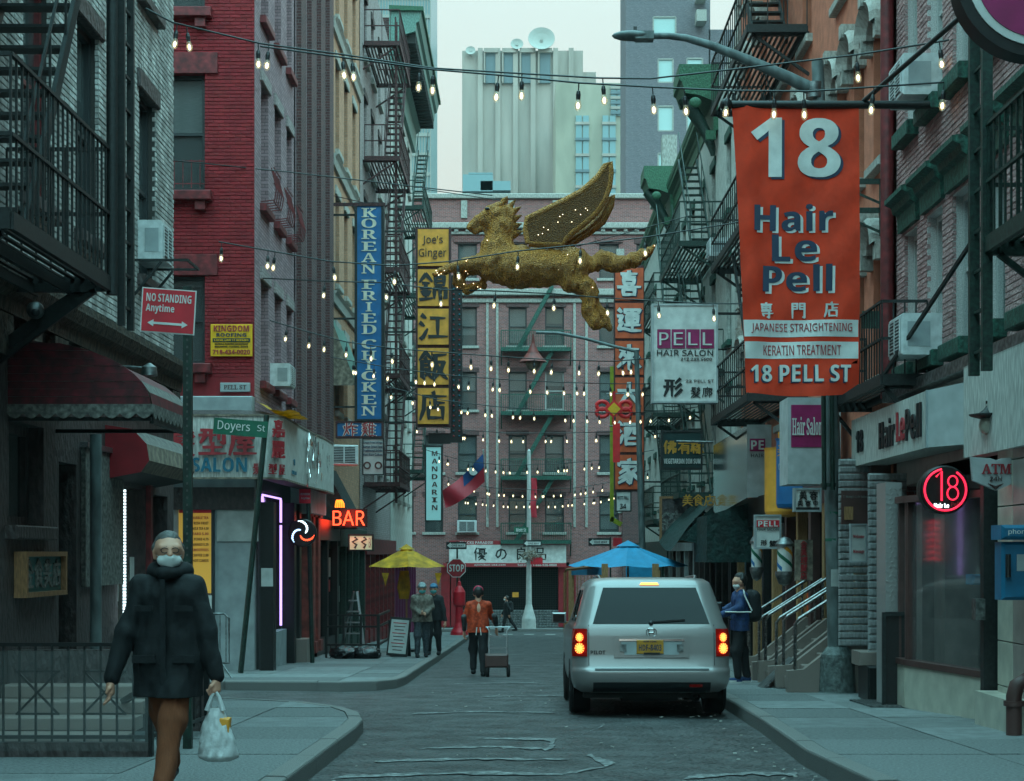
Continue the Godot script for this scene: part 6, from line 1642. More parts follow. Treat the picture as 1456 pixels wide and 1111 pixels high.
	# hanging strips of foil and a dark lean-to awning
	t = thing("lean_to_awning", "dark lean-to awning above the bar entrance", "awning", P(500, 740, 41.5))
	mb = MB.new(); mb.quad(V(-4.2, 2.0, -40.9), V(-4.2, 2.0, -43.5), V(-WX, 3.6, -43.5), V(-WX, 3.6, -40.9)); mb.tri(V(-4.2, 2.0, -40.9), V(-WX, 3.6, -40.9), V(-WX, 2.0, -40.9)); part(t, "sheet", mb, "awning_dark")
	t = thing("lean_to_awning", "tan and green awning high on the tan brick building left of the blue sign", "awning", P(480, 550, 43))
	mb = MB.new(); mb.quad(V(-4.35, 5.75, -42.0), V(-4.35, 5.75, -45.5), V(-WX, 7.6, -45.5), V(-WX, 7.6, -42.0)); part(t, "top_sheet", mb, "cornice_teal")
	mb = MB.new(); mb.tri(V(-4.35, 5.75, -42.0), V(-WX, 7.6, -42.0), V(-WX, 5.75, -42.0)); part(t, "end_sheet", mb, "awning_tan")
	ac_unit("dark-fronted air conditioner under the blue light box", V(-4.58, 3.85, -40.6), V(0.35, 0, 0.94).normalized(), V(0.75, 0.5, 0.5))
	# LED barber disc
	d = 33.2
	t = thing("spiral_led_sign", "round black LED sign with blue white and red spiral lights", "LED sign", P(430, 775, d))
	mb = MB.new(); mb.lathe([Vector2(0, 0.05), Vector2(0.27, 0.05), Vector2(0.29, 0.03), Vector2(0.29, -0.08), Vector2(0, -0.08)], P(430, 758, d), 24, Basis(V(1, 0, 0), PI / 2)); part(t, "disc", mb, "iron_black")
	for arm in 3:
		for row in 4:
			for i in 9:
				var a := TAU * arm / 3.0 + i * 0.19 + row * 0.12; var r := 0.07 + i * 0.021
				mb = MB.new(); mb.ball(P(430, 758, d) + V(cos(a) * (r + row * 0.004), sin(a) * (r + row * 0.004), 0.055), V(0.012, 0.012, 0.01), 6, 4)
				part(t, "diode", mb, "neon_red" if arm == 2 else ("led_blue" if arm == 1 else "led_white"))
	wall_arm(t, -1, d, -4.55, [2.0])
	# street signs
	d = 14.0
	t = thing("parking_sign", "red NO STANDING Anytime sign with double arrow on a dark green post", "street sign", V(-2.9, gy(d) + 0.15, -d))
	mb = MB.new(); mb.box(V(-2.91, 1.66, -d), V(0.075, 4.1, 0.06)); part(t, "post", mb, "pole_green")
	mb = MB.new()
	for i in 60: mb.box(V(-2.91, -0.1 + i * 0.062, -d + 0.031), V(0.016, 0.02, 0.003))
	part(t, "post_holes", mb, "room").set_meta("kind", "stuff")
	var bs := Transform3D(Basis(V(0, 0, 1), deg_to_rad(-3.2)) * Basis(Vector3.UP, 0.12), P(241, 444, d) + V(0, 0, 0.05))
	mb = MB.new(); mb.box(bs.origin, V(0.46, 0.385, 0.012), bs.basis); part(t, "white_plate", mb, "white_sign")
	mb = MB.new(); mb.box(bs * V(0, 0, 0.007), V(0.44, 0.365, 0.006), bs.basis); part(t, "red_plate", mb, "red_sign")
	text(t, "NO STANDING", bold, 0.068, 0.38, bs * Transform3D(Basis(), V(0.0, 0.11, 0.012)), "white_sign", 0.006)
	text(t, "Anytime", bold, 0.085, 0.24, bs * Transform3D(Basis(), V(-0.07, 0.012, 0.012)), "white_sign", 0.006)
	mb = MB.new(); mb.prism(PackedVector2Array([Vector2(-0.17, -0.1), Vector2(-0.12, -0.07), Vector2(-0.12, -0.09), Vector2(0.12, -0.09), Vector2(0.12, -0.07), Vector2(0.17, -0.1), Vector2(0.12, -0.13), Vector2(0.12, -0.11), Vector2(-0.12, -0.11), Vector2(-0.12, -0.13)]), 0.006, bs * Transform3D(Basis(), V(0, -0.01, 0.012))); part(t, "arrow", mb, "white_sign")
	d = 29.0
	t = thing("street_name_sign", "green Doyers St street sign on a leaning green pole", "street sign", V(-5.08, gy(d) + 0.15, -d))
	mb = MB.new(); mb.tube([P(342, 957, d), P(379, 590, d)], 0.05, 8); part(t, "pole", mb, "pole_green")
	bs = Transform3D(Basis(V(0, 0, 1), deg_to_rad(-4.5)), P(343, 609, d) + V(0, 0, 0.08))
	mb = MB.new(); mb.box(bs.origin, V(0.97, 0.29, 0.012), bs.basis); part(t, "plate", mb, "green_street")
	text(t, "Doyers", sans, 0.2, 0.58, bs * Transform3D(Basis(), V(-0.12, 0.0, 0.01)), "white_sign", 0.006)
	text(t, "St", sans, 0.11, 0.14, bs * Transform3D(Basis(), V(0.37, 0.02, 0.01)), "white_sign", 0.006)
	d = 34.0
	t = thing("parking_sign", "small red parking sign on a thin dark post behind the spiral LED sign", "street sign", V(-4.4, gy(d) + 0.15, -d))
	mb = MB.new(); mb.tube([P(444, 947, d), P(438, 700, d)], 0.05, 6); part(t, "post", mb, "pole_green")
	mb = MB.new(); mb.box(P(434, 706, d) + V(0, 0, 0.06), V(0.24, 0.3, 0.012)); part(t, "plate", mb, "red_sign")
	tx(t, "NO PARKING", bold, 434, 703, 13, 3, d - 0.07, "white_sign"); tx(t, "Anytime", bold, 434, 709, 12, 4, d - 0.07, "white_sign")
	# junction signs
	d = 66.0
	t = thing("stop_sign", "red STOP sign with one way arrow above it at the junction", "street sign", V(P(650, 800, d).x, gy(d) + 0.15, -d))
	mb = MB.new(); mb.tube([V(P(650, 800, d).x, gy(d) + 0.15, -d), P(650, 770, d)], 0.04, 6); part(t, "post", mb, "pole_green")
	for i in 2:
		var oc := PackedVector2Array()
		for j in 8: oc.append(Vector2(cos(TAU * (j + 0.5) / 8), sin(TAU * (j + 0.5) / 8)) * (0.41 if i == 0 else 0.38))
		mb = MB.new(); mb.prism(oc, 0.02, facing(P(649, 808, d) + V(0, 0, 0.06 + 0.006 * i))); part(t, "octagon", mb, "white_sign" if i == 0 else "stop_red")
	tx(t, "STOP", bold, 649, 808, 21, 10, d - 0.09, "white_sign")
	one_way(t, 649, 776, 29, d, "pole_green")
	t = thing("junction_lamp", "pale street light post with one way sign and hanging flower basket at the junction", "street light", V(P(752, 800, 80).x, gy(80) + 0.15, -80))
	var bp := V(P(752, 890, 80).x, gy(80) + 0.15, -80)
	mb = MB.new(); mb.lathe([Vector2(0.36, 0), Vector2(0.34, 0.5), Vector2(0.2, 1.0), Vector2(0.15, 1.2), Vector2(0.12, 3), Vector2(0.09, 8.8), Vector2(0.0, 8.9)], bp, 12); part(t, "pole", mb, "shop_white")
	one_way(t, 757, 773, 26, 79.8, "pole_grey")
	mb = MB.new(); mb.box(P(741, 754, 79.8), V(0.72, 0.28, 0.02)); part(t, "street_plate", mb, "green_street")
	tx(t, "Mott St", bold, 741, 754, 14, 5, 79.7, "white_sign")
	var r := RandomNumberGenerator.new(); r.seed = 5
	mb = MB.new()
	for i in 220:
		var v := V(r.randfn() * 0.24, r.randfn() * 0.14, r.randfn() * 0.24)
		mb.box(P(754, 791, 79.9) + v, V(0.09, 0.012, 0.06), Basis(V(r.randf(), r.randf(), r.randf()).normalized(), r.randf() * 6))
	part(t, "flower_basket", mb, "awning_tan").set_meta("kind", "stuff")
	mb = MB.new(); mb.box(P(763, 798, 79.6), V(0.6, 0.34, 0.02)); part(t, "red_arrow_plate", mb, "red_sign")
	for i in 2:
		mb = MB.new(); var g := []
		for a in 9:
			var row := []
			for b in 3: row.append(P(755 + b * 4 + sin(a * 0.9) * 0.8 + (2 if i else 0), 680 + a * (7 if i == 0 else 4), 79.5) + V(0, 0, 0.06 * sin(a * 1.3 + b)))
			g.append(row)
		if i == 0: mb.grid(g); part(t, "furled_flag", mb, "flag_red")
	t = thing("street_sign", "one way sign and small red plate on a post beyond the blue parasol", "street sign", V(P(868, 800, 66).x, gy(66) + 0.15, -66))
	mb = MB.new(); mb.tube([V(P(868, 800, 66).x, gy(66) + 0.15, -66), P(868, 764, 66)], 0.04, 6); part(t, "post", mb, "pole_green")
	one_way(t, 852, 771, 31, 66.0, "pole_green")
	mb = MB.new(); mb.box(P(878, 771, 65.9), V(0.36, 0.34, 0.02)); part(t, "red_plate", mb, "red_sign")
	# flag
	t = thing("flag", "red flag with blue canton hanging from a sloping pole", "flag", P(692, 720, 62))
	mb = MB.new(); mb.tube([P(694, 735, 62.6), P(687, 640, 61.6)], 0.03, 6); part(t, "flag_pole", mb, "frame_white")
	for i in 2:
		mb = MB.new(); var g := []
		for a in 13:
			var row := []
			for b in 9:
				var u := a / 12.0; var v := b / 8.0
				var p := Vector2(687, 645).lerp(Vector2(629, 690), u) + Vector2(2 + 2 * u, 40 - 15 * u) * v + Vector2(0, 16 * sin(u * 2.2) * 0.6)
				row.append(P(p.x, p.y, 61.7) + V(0, 0, 0.12 * sin(u * 9 + v * 3)))
			g.append(row)
		if i == 0: mb.grid(g); part(t, "cloth", mb, "flag_red")
		else:
			var sub := []
			for a in 7: sub.append(g[a].slice(0, 5).map(func(p): return p + V(0, 0, 0.02)))
			mb.grid(sub); part(t, "canton", mb, "flag_blue")
			mb = MB.new(); mb.lathe([Vector2(0, 0.01), Vector2(0.16, 0.01), Vector2(0.17, 0)], sub[3][2] + V(0, 0, 0.02), 12, Basis(V(1, 0, 0), PI / 2)); part(t, "white_sun", mb, "white_sign")
func one_way(t: Node3D, px: float, py: float, w: float, d: float, m: String):
	var c := P(px, py, d) + V(0, 0, 0.1); var W := w * d / FOC; var H := W * 0.36
	var mb := MB.new(); mb.box(c, V(W, H, 0.015)); part(t, "black_plate", mb, "ink")
	mb = MB.new(); mb.prism(PackedVector2Array([Vector2(-W * 0.45, 0), Vector2(-W * 0.28, H * 0.4), Vector2(-W * 0.28, H * 0.25), Vector2(W * 0.45, H * 0.25), Vector2(W * 0.45, -H * 0.25), Vector2(-W * 0.28, -H * 0.25), Vector2(-W * 0.28, -H * 0.4)]), 0.006, facing(c + V(0, 0, 0.011))); part(t, "arrow", mb, "white_sign")
	text(t, "ONE WAY", bold, H * 0.3, W * 0.6, facing(c + V(W * 0.07, 0, 0.017)), "ink", 0.004)
func banner_point(px: float, py: float, lift := 0.0) -> Vector3:
	var v := clampf((py - 148.0) / 410.0, 0.0, 1.0)
	var q := P(px, py, 19.5)
	var u := (px - 1040) / 182.0
	q.z += lift + 0.034 * sin(u * 7.0 + v * 3.0) * (0.35 + v) + 0.03 * v * sin(u * 3.2 - v * 5.0) + 0.014 * sin(v * 30.0 + u * 13.0) * (0.25 + v) + 0.03 * exp(-pow((u - 0.12 - 0.1 * v) * 16.0, 2.0))
	return q
func banner_text(t: Node3D, s: String, f: Font, cx: float, cy: float, w: float, h: float, m: String, lift: float):
	var tm := TextMesh.new(); tm.text = s; tm.font = f; tm.font_size = 48; tm.depth = 0.02; tm.curve_step = 1.5
	var bx := tm.get_aabb(); var c := bx.get_center()
	var ar := tm.get_mesh_arrays()
	var vs: PackedVector3Array = ar[Mesh.ARRAY_VERTEX]
	for i in vs.size():
		var p := vs[i]
		var q := banner_point(cx + (p.x - c.x) / bx.size.x * w, cy - (p.y - c.y) / bx.size.y * h, lift)
		vs[i] = q + V(0, 0, 0.002 if p.z > 0 else -0.004)
	ar[Mesh.ARRAY_VERTEX] = vs
	var am := ArrayMesh.new(); am.add_surface_from_arrays(Mesh.PRIMITIVE_TRIANGLES, ar)
	part(t, "lettering", am, m)
func right_signs():
	var d := 19.5
	var t := thing("street_banner", "long orange hair salon banner with big white 18 hung over the pavement", "banner", P(1130, 558, d))
	var left := func(v: float) -> float: return lerpf(1040, 1061, pow(v, 0.8))
	var rows := 60; var colz := 26
	var g := []
	for a in rows + 1:
		var v := a / float(rows); var row := []
		for b in colz + 1:
			var u := b / float(colz)
			var y := 148 + 410 * v + (6 * sin(u * 3.0) if v > 0.95 else 0.0) + (-14 * maxf(0, u - 0.85) / 0.15 * (1.0 if v > 0.9 else 0.0))
			row.append(banner_point(lerpf(left.call(v), 1221 + 2 * v, u), y))
		g.append(row)
	var mb := MB.new(); mb.grid(g); part(t, "cloth", mb, "banner")
	for q in [[455, 479], [486, 510]]:
		g = []
		for a in 5:
			var v: float = (lerpf(q[0], q[1], a / 4.0) - 148) / 410.0
			var row := []
			for b in 19: row.append(banner_point(lerpf(left.call(v) + 0.4, 1221, b / 18.0), 148 + 410 * v, 0.006))
			g.append(row)
		mb = MB.new(); mb.grid(g); part(t, "white_band", mb, "white_sign")
	var tl := [["18", bold, 1131, 210, 128, 84, "white_sign", "ink_blue", 4, 3], ["Hair", bold, 1128, 309, 112, 38, "ink_blue", "white_sign", 4, 3], ["Le", bold, 1130, 352, 64, 38, "ink_blue", "white_sign", 4, 3], ["Pell", bold, 1134, 395, 98, 38, "ink_blue", "white_sign", 4, 3], ["18 PELL ST", bold, 1139, 531, 142, 24, "white_sign", "ink_blue", -2, 2]]
	for q in tl:
		banner_text(t, q[0], q[1], q[2] + q[8], q[3] + q[9], q[4], q[5], q[7], 0.008)
		banner_text(t, q[0], q[1], q[2], q[3], q[4], q[5], q[6], 0.016)
	banner_text(t, "JAPANESE STRAIGHTENING", sans, 1140, 467, 144, 14, "red_text", 0.014)
	banner_text(t, "KERATIN TREATMENT", sans, 1141, 498, 110, 14, "red_text", 0.014)
	cjk(t, "專門店", [facing(banner_point(1090, 441, 0.004)), facing(banner_point(1136, 441, 0.004)), facing(banner_point(1182, 441, 0.004))], 0.19, "white_sign", 0.13)
	mb = MB.new(); mb.tube([P(1036, 149, d), P(1222, 149, d), V(WX, P(0, 149, d).y, -d)], 0.05, 8); mb.ball(P(1033, 149, d), V(0.08, 0.08, 0.08), 10, 6); part(t, "pole", mb, "iron_black")
	mb = MB.new(); mb.tube([P(1228, 144, d), V(WX, P(0, 20, 17.5).y + 0.2, -17.0)], 0.03, 6); part(t, "stay_rod", mb, "iron_dark")
	# tall orange restaurant sign far right
	d = 50.0
	t = thing("restaurant_sign", "tall orange vertical sign with six pale characters on the right", "sign", P(895, 697, d))
	var pv := [[380, 428], [430, 482], [484, 534], [536, 588], [590, 644], [646, 697]]
	mb = MB.new(); mb.box(P(895, 538, d) - V(0, 0, 0.2), V(43 * d / FOC, 322 * d / FOC, 0.3)); part(t, "casing", mb, "iron_maroon")
	for q in pv:
		mb = MB.new(); mb.box(P(895, (q[0] + q[1]) * 0.5, d) - V(0, 0, 0.04), V(40 * d / FOC, (q[1] - q[0] - 2) * d / FOC, 0.06)); part(t, "orange_panel", mb, "orange_sign")
	var pl := []
	for q in pv: pl.append(facing(P(895, (q[0] + q[1]) * 0.5, d)))
	cjk(t, "喜運來大酒家", pl, 0.78, "ink_blue", 0.22); 
	var pl2 := pl.map(func(x): return x.translated(V(-0.015, 0.015, 0.016)))
	cjk(t, "喜運來大酒家", pl2, 0.78, "white_sign", 0.16)
	wall_arm(t, 1, d, 3.7, [9.8, 6.5, 3.6])
	t = psign("number_sign", "small white house number sign under the tall orange sign", 875, 698, 898, 728, d, "white_sign", "iron_dark", 0.1, 0.04)
	tx(t, "34", bold, 886, 720, 9, 7, d, "ink"); tx(t, "MOTT PELL", bold, 886, 708, 16, 5, d, "ink")
	mb = MB.new(); mb.box(P(870, 632, 52), V(0.12, 5.0, 0.1)); mb.box(P(876, 742, 52), V(0.4, 0.15, 0.1), Basis(V(0, 0, 1), -0.5)); one("lime_sign_edge", mb, "lime", "thin lime green sign edge beside the tall orange sign", "sign")
	# white salon sign
	d = 33.0
	t = psign("salon_sign", "large white hair salon sign with magenta letter blocks hung over the pavement", 927, 432, 1021, 573, d, "white_sign", "grey_sign", 0.3, 0.04)
	for i in 4:
		mb = MB.new(); mb.box(P(944 + i * 20.6, 482, d) + V(0, 0, 0.01), V(19 * d / FOC, 27 * d / FOC, 0.012)); part(t, "magenta_block", mb, "magenta")
		tx(t, "PELL"[i], sans, 944 + i * 20.6, 482, 13, 18, d - 0.02, "white_sign")
	tx(t, "HAIR SALON", sans, 974, 502, 80, 8, d, "ink"); tx(t, "212.233.5600", sans, 990, 511, 44, 4, d, "brown_text"); tx(t, "22 PELL ST", sans, 995, 542, 40, 4, d, "brown_text")
	cjk(t, "形", [facing(P(957, 551, d))], 0.38, "ink", 0.17); cjk(t, "髮廊", [facing(P(989, 558, d)), facing(P(1006, 558, d))], 0.22, "ink", 0.09)
	wall_arm(t, 1, d, 3.8, [6.3, 4.8])
	d = 27.0
	t = psign("salon_sign", "small white hair salon plate with red letter blocks above the blue jacket", 1073, 732, 1111, 781, d, "white_sign", "panel_grey", 0.1, 0.03)
	mb = MB.new(); mb.box(P(1092, 745, d) + V(0, 0, 0.006), V(32 * d / FOC, 10 * d / FOC, 0.012)); part(t, "red_block", mb, "red_sign")
	tx(t, "PELL", bold, 1092, 745, 28, 8, d - 0.01, "white_sign"); tx(t, "HAIR SALON", sans, 1092, 753, 30, 3.5, d, "ink"); cjk(t, "形髮廊", [facing(P(1086, 772, d)), facing(P(1098, 773, d)), facing(P(1105, 773, d))], 0.1, "ink", 0.12)
	# restaurant sign, dark green
	t = psign("restaurant_sign", "dark green sign with gold characters and pale capitals", 940, 612, 999, 668, 38.0, "green_sign", "iron_dark", 0.2, 0.05)
	cjk(t, "佛有緣", [facing(P(953, 636, 38)), facing(P(973, 636, 38)), facing(P(991, 636, 38))], 0.31, "gold_text", 0.16)
	tx(t, "VEGETARIAN DIM SUM", bold, 970, 656, 52, 7, 38.0, "white_sign")
	mb = MB.new(); mb.tube([P(962, 628, 37.6), P(1014, 629, 37.6)], 0.03, 6); part(t, "lamp_arm", mb, "galvanized")
	# row of projecting shop signs
	d = 33.0
	t = thing("mirror_sign", "shiny projecting box sign with magenta letter on its front face", "sign", P(1050, 720, d))
	mb = MB.new(); mb.quad(V(4.22, vy(735, 36), -36), V(4.55, vy(708, d), -d), V(4.55, vy(604, d), -d), V(4.22, vy(634, 36), -36)); part(t, "mirror_side", mb, "chrome")
	mb = MB.new(); mb.quad(V(4.55, vy(708, d), -d), V(WX + 0.1, vy(706, d), -d), V(WX + 0.1, vy(604, d), -d), V(4.55, vy(604, d), -d)); part(t, "front", mb, "grey_sign")
	mb = MB.new(); mb.box(P(1077, 633, d) + V(0, 0, 0.01), V(22 * d / FOC, 18 * d / FOC, 0.02)); part(t, "magenta_block", mb, "magenta")
	tx(t, "PE", bold, 1077, 633, 18, 13, d - 0.02, "white_sign"); tx(t, "HAIR", sans, 1077, 648, 18, 5, d - 0.02, "ink")
	t = thing("round_front_sign", "blue and yellow rounded shop sign with worn writing", "sign", P(1110, 700, 28))
	for q in [[4.78, 0.42, "yellow_sign", 29.3, 3.25, 2.15], [4.9, 0.5, "blue_sign", 28.2, 3.35, 2.25]]:
		mb = MB.new(); mb.lathe([Vector2(0, q[5] - 0.1), Vector2(q[1] * 0.95, q[5] - 0.06), Vector2(q[1], q[5]), Vector2(q[1], q[4]), Vector2(q[1] * 1.04, q[4] + 0.05), Vector2(0, q[4] + 0.1)], V(q[0], 0, -q[3]), 20); part(t, "drum", mb, q[2])
	tx(t, "HAIR", bold, 1114, 600, 12, 8, 27.6, "shop_white"); tx(t, "CUTTING", bold, 1114, 664, 14, 9, 27.6, "shop_white"); cjk(t, "中美", [facing(P(1114, 620, 27.6)), facing(P(1114, 640, 27.6))], 0.22, "yellow_sign", 0.1)
	t = thing("salon_sign", "grey projecting sign box with magenta Salon panel beside the lamp post", "sign", P(1150, 690, 25))
	mb = MB.new(); mb.box(P(1158, 627, 25) - V(0, 0, 0.4), V(0.82, 1.34, 0.8)); part(t, "box", mb, "grey_sign")
	mb = MB.new(); mb.box(P(1148, 606, 25) + V(0, 0, 0.006), V(46 * 25 / FOC, 60 * 25 / FOC, 0.012)); part(t, "magenta_panel", mb, "magenta")
	tx(t, "Hair Salon", serif, 1148, 606, 43, 26, 24.98, "white_sign")
	t = psign("beauty_sign", "small pale sign with dark characters below the grey sign box", 1129, 694, 1168, 728, 24.5, "white_sign", "panel_grey", 0.12, 0.03)
	cjk(t, "美容", [facing(P(1142, 705, 24.5)), facing(P(1157, 705, 24.5))], 0.13, "ink", 0.12); cjk(t, "美容中", [facing(P(1138, 716, 24.5)), facing(P(1149, 716, 24.5)), facing(P(1160, 716, 24.5))], 0.09, "ink", 0.12)
	mb = MB.new(); mb.box(P(1149, 724, 24.5) + V(0, 0, 0.006), V(0.38, 0.05, 0.012)); part(t, "dark_band", mb, "ink")
	t = psign("barber_plaque", "narrow upright plaque with five red characters beside the stoops", 1131, 768, 1156, 826, 25.0, "awning_tan", "", 0.05, 0.0)
	cjk(t, "金美理髮店", [facing(P(1143, 775, 25)), facing(P(1143, 786, 25)), facing(P(1143, 797, 25)), facing(P(1143, 808, 25)), facing(P(1143, 819, 25))], 0.11, "red_text", 0.14)
	for q in [[1076, 790, 27.5, 0.09, "slim barber pole beside the small salon plate"], [1116, 795, 26.0, 0.12, "stout barber pole beside the stoop railings"]]:
		t = thing("barber_pole", q[4], "barber pole", P(q[0], q[1] + 22, q[2]), "barber poles")
		var c := P(q[0], q[1], q[2]); var rr: float = q[3]
		mb = MB.new(); mb.lathe([Vector2(0, 0.36), Vector2(rr * 0.7, 0.33), Vector2(rr * 1.3, 0.24), Vector2(rr * 1.3, 0.2), Vector2(rr, 0.2)], c, 14); part(t, "top_cap", mb, "galvanized"); mb = MB.new(); mb.lathe([Vector2(rr, -0.2), Vector2(rr * 1.3, -0.2), Vector2(rr * 1.3, -0.26), Vector2(rr * 0.8, -0.4), Vector2(0, -0.44)], c, 14); part(t, "bottom_cap", mb, "galvanized")
		mb = MB.new(); mb.lathe([Vector2(rr, -0.2), Vector2(rr, 0.2)], c, 14); part(t, "cylinder", mb, "white_sign")
		for st in 3:
			mb = MB.new()
			var pr := []
			for k in 13:
				var a := TAU * st / 3.0 + k * 0.36
				var cur := []
				for e in 2: cur.append(c + V(cos(a) * (rr + 0.004), -0.2 + 0.4 * k / 12.0 + (0.07 if e else 0.0) * (1.0 if k < 11 else 0.0), sin(a) * (rr + 0.004)))
				if pr: mb.quad(pr[0], pr[1], cur[1], cur[0])
				pr = cur
			part(t, "spiral_stripe", mb, ["green_street", "blue_sign", "yellow_sign"][st])
	t = thing("cloth_awning", "sagging dark green awning with faded gold characters", "awning", P(1000, 760, 38))
	mb = MB.new(); g = []
	for a in 9:
		var row := []
		for b in 11: row.append(V(3.5 + 1.55 * a / 8.0, 1.7 + 1.5 * pow(a / 8.0, 0.8) - 0.25 * sin(PI * b / 10.0) * (1 - a / 8.0), -36.5 - b * 0.55))
		g.append(row)
	mb.grid(g); mb.quad(V(3.5, 1.7, -36.5), V(WX, 1.4, -36.5), V(WX, 3.2, -36.5), V(3.5, 1.72, -36.5)); part(t, "sheet", mb, "awning_green")
	cjk(t, "美食店", [facing(P(978, 712, 36.3)), facing(P(993, 712, 36.3)), facing(P(1009, 712, 36.3))], 0.26, "gold_text", 0.12)
	t = psign("carved_sign", "weathered board with carved pale relief characters", 938, 706, 1001, 772, 42.0, "stone_brown", "wood", 0.12, 0.06)
	cjk(t, "金來大家", [facing(P(948, 742, 42)), facing(P(962, 740, 42)), facing(P(976, 738, 42)), facing(P(990, 736, 42))], 0.5, "awning_cream", 0.13)
	mb = MB.new(); mb.quad(V(3.9, 1.2, -34.5), V(4.9, 1.2, -34.5), V(4.9, 2.5, -34.5), V(3.9, 2.2, -34.5)); mb.quad(V(3.9, 1.2, -37), V(3.9, 1.2, -34.5), V(3.9, 2.2, -34.5), V(3.9, 2.2, -37))
	one("dark_canopy", mb, "awning_green", "plain dark green canopy above the man in the blue jacket", "awning")
	# neon 18 disc, ATM plate, lantern, pink disc
	d = 17.6
	t = thing("neon_disc_sign", "round black sign with red neon ring and number 18", "neon sign", P(1342, 732, d))
	var c := P(1342, 697, d); var fb := Basis(V(1, 0, 0), PI / 2)
	mb = MB.new(); mb.lathe([Vector2(0, 0.06), Vector2(0.25, 0.06), Vector2(0.265, 0.04), Vector2(0.265, -0.1), Vector2(0, -0.1)], c, 36, fb); part(t, "disc", mb, "iron_black")
	var ring := []
	for k in 33: ring.append(c + V(cos(1.75 + k * 0.173) * 0.225, sin(1.75 + k * 0.173) * 0.225, 0.075))
	mb = MB.new(); mb.tube(ring, 0.012, 6); part(t, "neon_ring", mb, "neon_pink")
	mb = MB.new(); mb.tube([c + V(-0.1, 0.14, 0.075), c + V(-0.04, 0.2, 0.075), c + V(-0.04, -0.12, 0.075)], 0.011, 6)
	for q in [[0.08, 0.09, 0.06], [0.08, -0.04, 0.07]]:
		var o := []
		for k in 17: o.append(c + V(q[0] + cos(TAU * k / 16) * q[2] * 0.85, q[1] + sin(TAU * k / 16) * q[2], 0.076))
		mb.tube(o, 0.009, 6)
	part(t, "neon_number", mb, "neon_pink")
	text(t, "Hair Le", bold, 0.05, 0.16, facing(c + V(-0.04, -0.17, 0.066)), "led_white", 0.01); text(t, "Pell", bold, 0.05, 0.09, facing(c + V(0.11, -0.155, 0.066)), "red_text", 0.01)
	mb = MB.new(); mb.bar(c + V(0.2, 0, -0.05), V(WX, c.y, c.z - 0.05), 0.04); part(t, "wall_arm", mb, "iron_black")
	d = 16.3
	t = thing("atm_sign", "grey pointed ATM 24H plate on the cream pier", "sign", P(1416, 700, d))
	mb = MB.new()
	var out := PackedVector2Array()
	for q in [[1380, 650], [1407, 652], [1416, 655], [1425, 652], [1452, 650], [1450, 682], [1434, 690], [1416, 698], [1400, 691], [1383, 684]]: out.append(Vector2(P(q[0], q[1], d).x, P(q[0], q[1], d).y))
	mb.prism(out, 0.06, Transform3D(Basis(), V(0, 0, -d))); part(t, "plate", mb, "grey_sign")
	tx(t, "ATM", serif, 1417, 667, 42, 14, d - 0.03, "red_text"); tx(t, "24H", sans, 1416, 681, 17, 6, d - 0.03, "brown_text")
	for k in 3:
		mb = MB.new(); mb.bar(P(1405 + k * 3, 688 + k * 2, d - 0.035), P(1416, 692 + k * 2, d - 0.035), 0.008); mb.bar(P(1427 - k * 3, 688 + k * 2, d - 0.035), P(1416, 692 + k * 2, d - 0.035), 0.008); part(t, "chevron", mb, "brown_text")
	t = thing("pagoda_lantern", "globe wall lantern with pagoda cap on an iron bracket", "lamp", P(1410, 620, 16.9))
	c = P(1405, 605, 16.9)
	mb = MB.new(); mb.ball(c, V(0.095, 0.1, 0.095), 18, 12); part(t, "globe", mb, "tile_cream")
	mb = MB.new()
	var pr2 := [Vector2(0.0, 0.22), Vector2(0.02, 0.2), Vector2(0.05, 0.16), Vector2(0.11, 0.12), Vector2(0.18, 0.105), Vector2(0.2, 0.115), Vector2(0.2, 0.1), Vector2(0.1, 0.07), Vector2(0.0, 0.06)]
	pr2.reverse(); mb.lathe(pr2, c, 8); part(t, "pagoda_cap", mb, "iron_dark")
	mb = MB.new(); mb.bar(c + V(-0.02, 0.24, 0), c + V(0.24, 0.24, 0), 0.03); mb.bar(c + V(0.0, 0.14, 0), c + V(0.24, 0.14, 0), 0.03); mb.bar(c + V(0.23, 0.28, 0), c + V(0.23, -0.06, 0), 0.05)
	for k in 3: mb.bar(c + V(0.05 + 0.06 * k, 0.14, 0), c + V(0.05 + 0.06 * k, 0.24, 0), 0.015)
	part(t, "bracket", mb, "iron_black")
	t = thing("disc_sign", "pink round sign with white rim cut off by the upper right corner", "sign", P(1480, 60, 12))
	c = P(1478, -38, 12.0)
	mb = MB.new(); mb.lathe([Vector2(0, 0.0), Vector2(0.62, 0.0), Vector2(0.62, -0.2), Vector2(0, -0.2)], c, 48, fb); part(t, "black_case", mb, "iron_black")
	mb = MB.new(); mb.lathe([Vector2(0.0, 0.012), Vector2(0.54, 0.012), Vector2(0.54, 0.0)], c, 48, fb); part(t, "white_rim", mb, "white_sign")
	mb = MB.new(); mb.lathe([Vector2(0.0, 0.02), Vector2(0.48, 0.02), Vector2(0.48, 0.01)], c, 48, fb); part(t, "pink_face", mb, "magenta")
	mb = MB.new(); mb.box(c + V(-0.1, -0.1, 0.02), V(0.16, 0.03, 0.02)); mb.box(c + V(-0.18, -0.02, 0.02), V(0.03, 0.18, 0.02)); part(t, "black_character", mb, "ink")
	mb = MB.new(); mb.bar(c + V(0.3, 0, -0.1), V(WX, c.y, c.z - 0.1), 0.06); part(t, "wall_arm", mb, "iron_black")
	t = thing("wall_poster", "framed food poster in the stair recess behind the lamp post", "poster", P(1216, 740, 22.2))
	mb = MB.new(); mb.box(P(1216, 722, 22.2), V(0.38, 0.46, 0.03)); part(t, "print", mb, "brown_text")
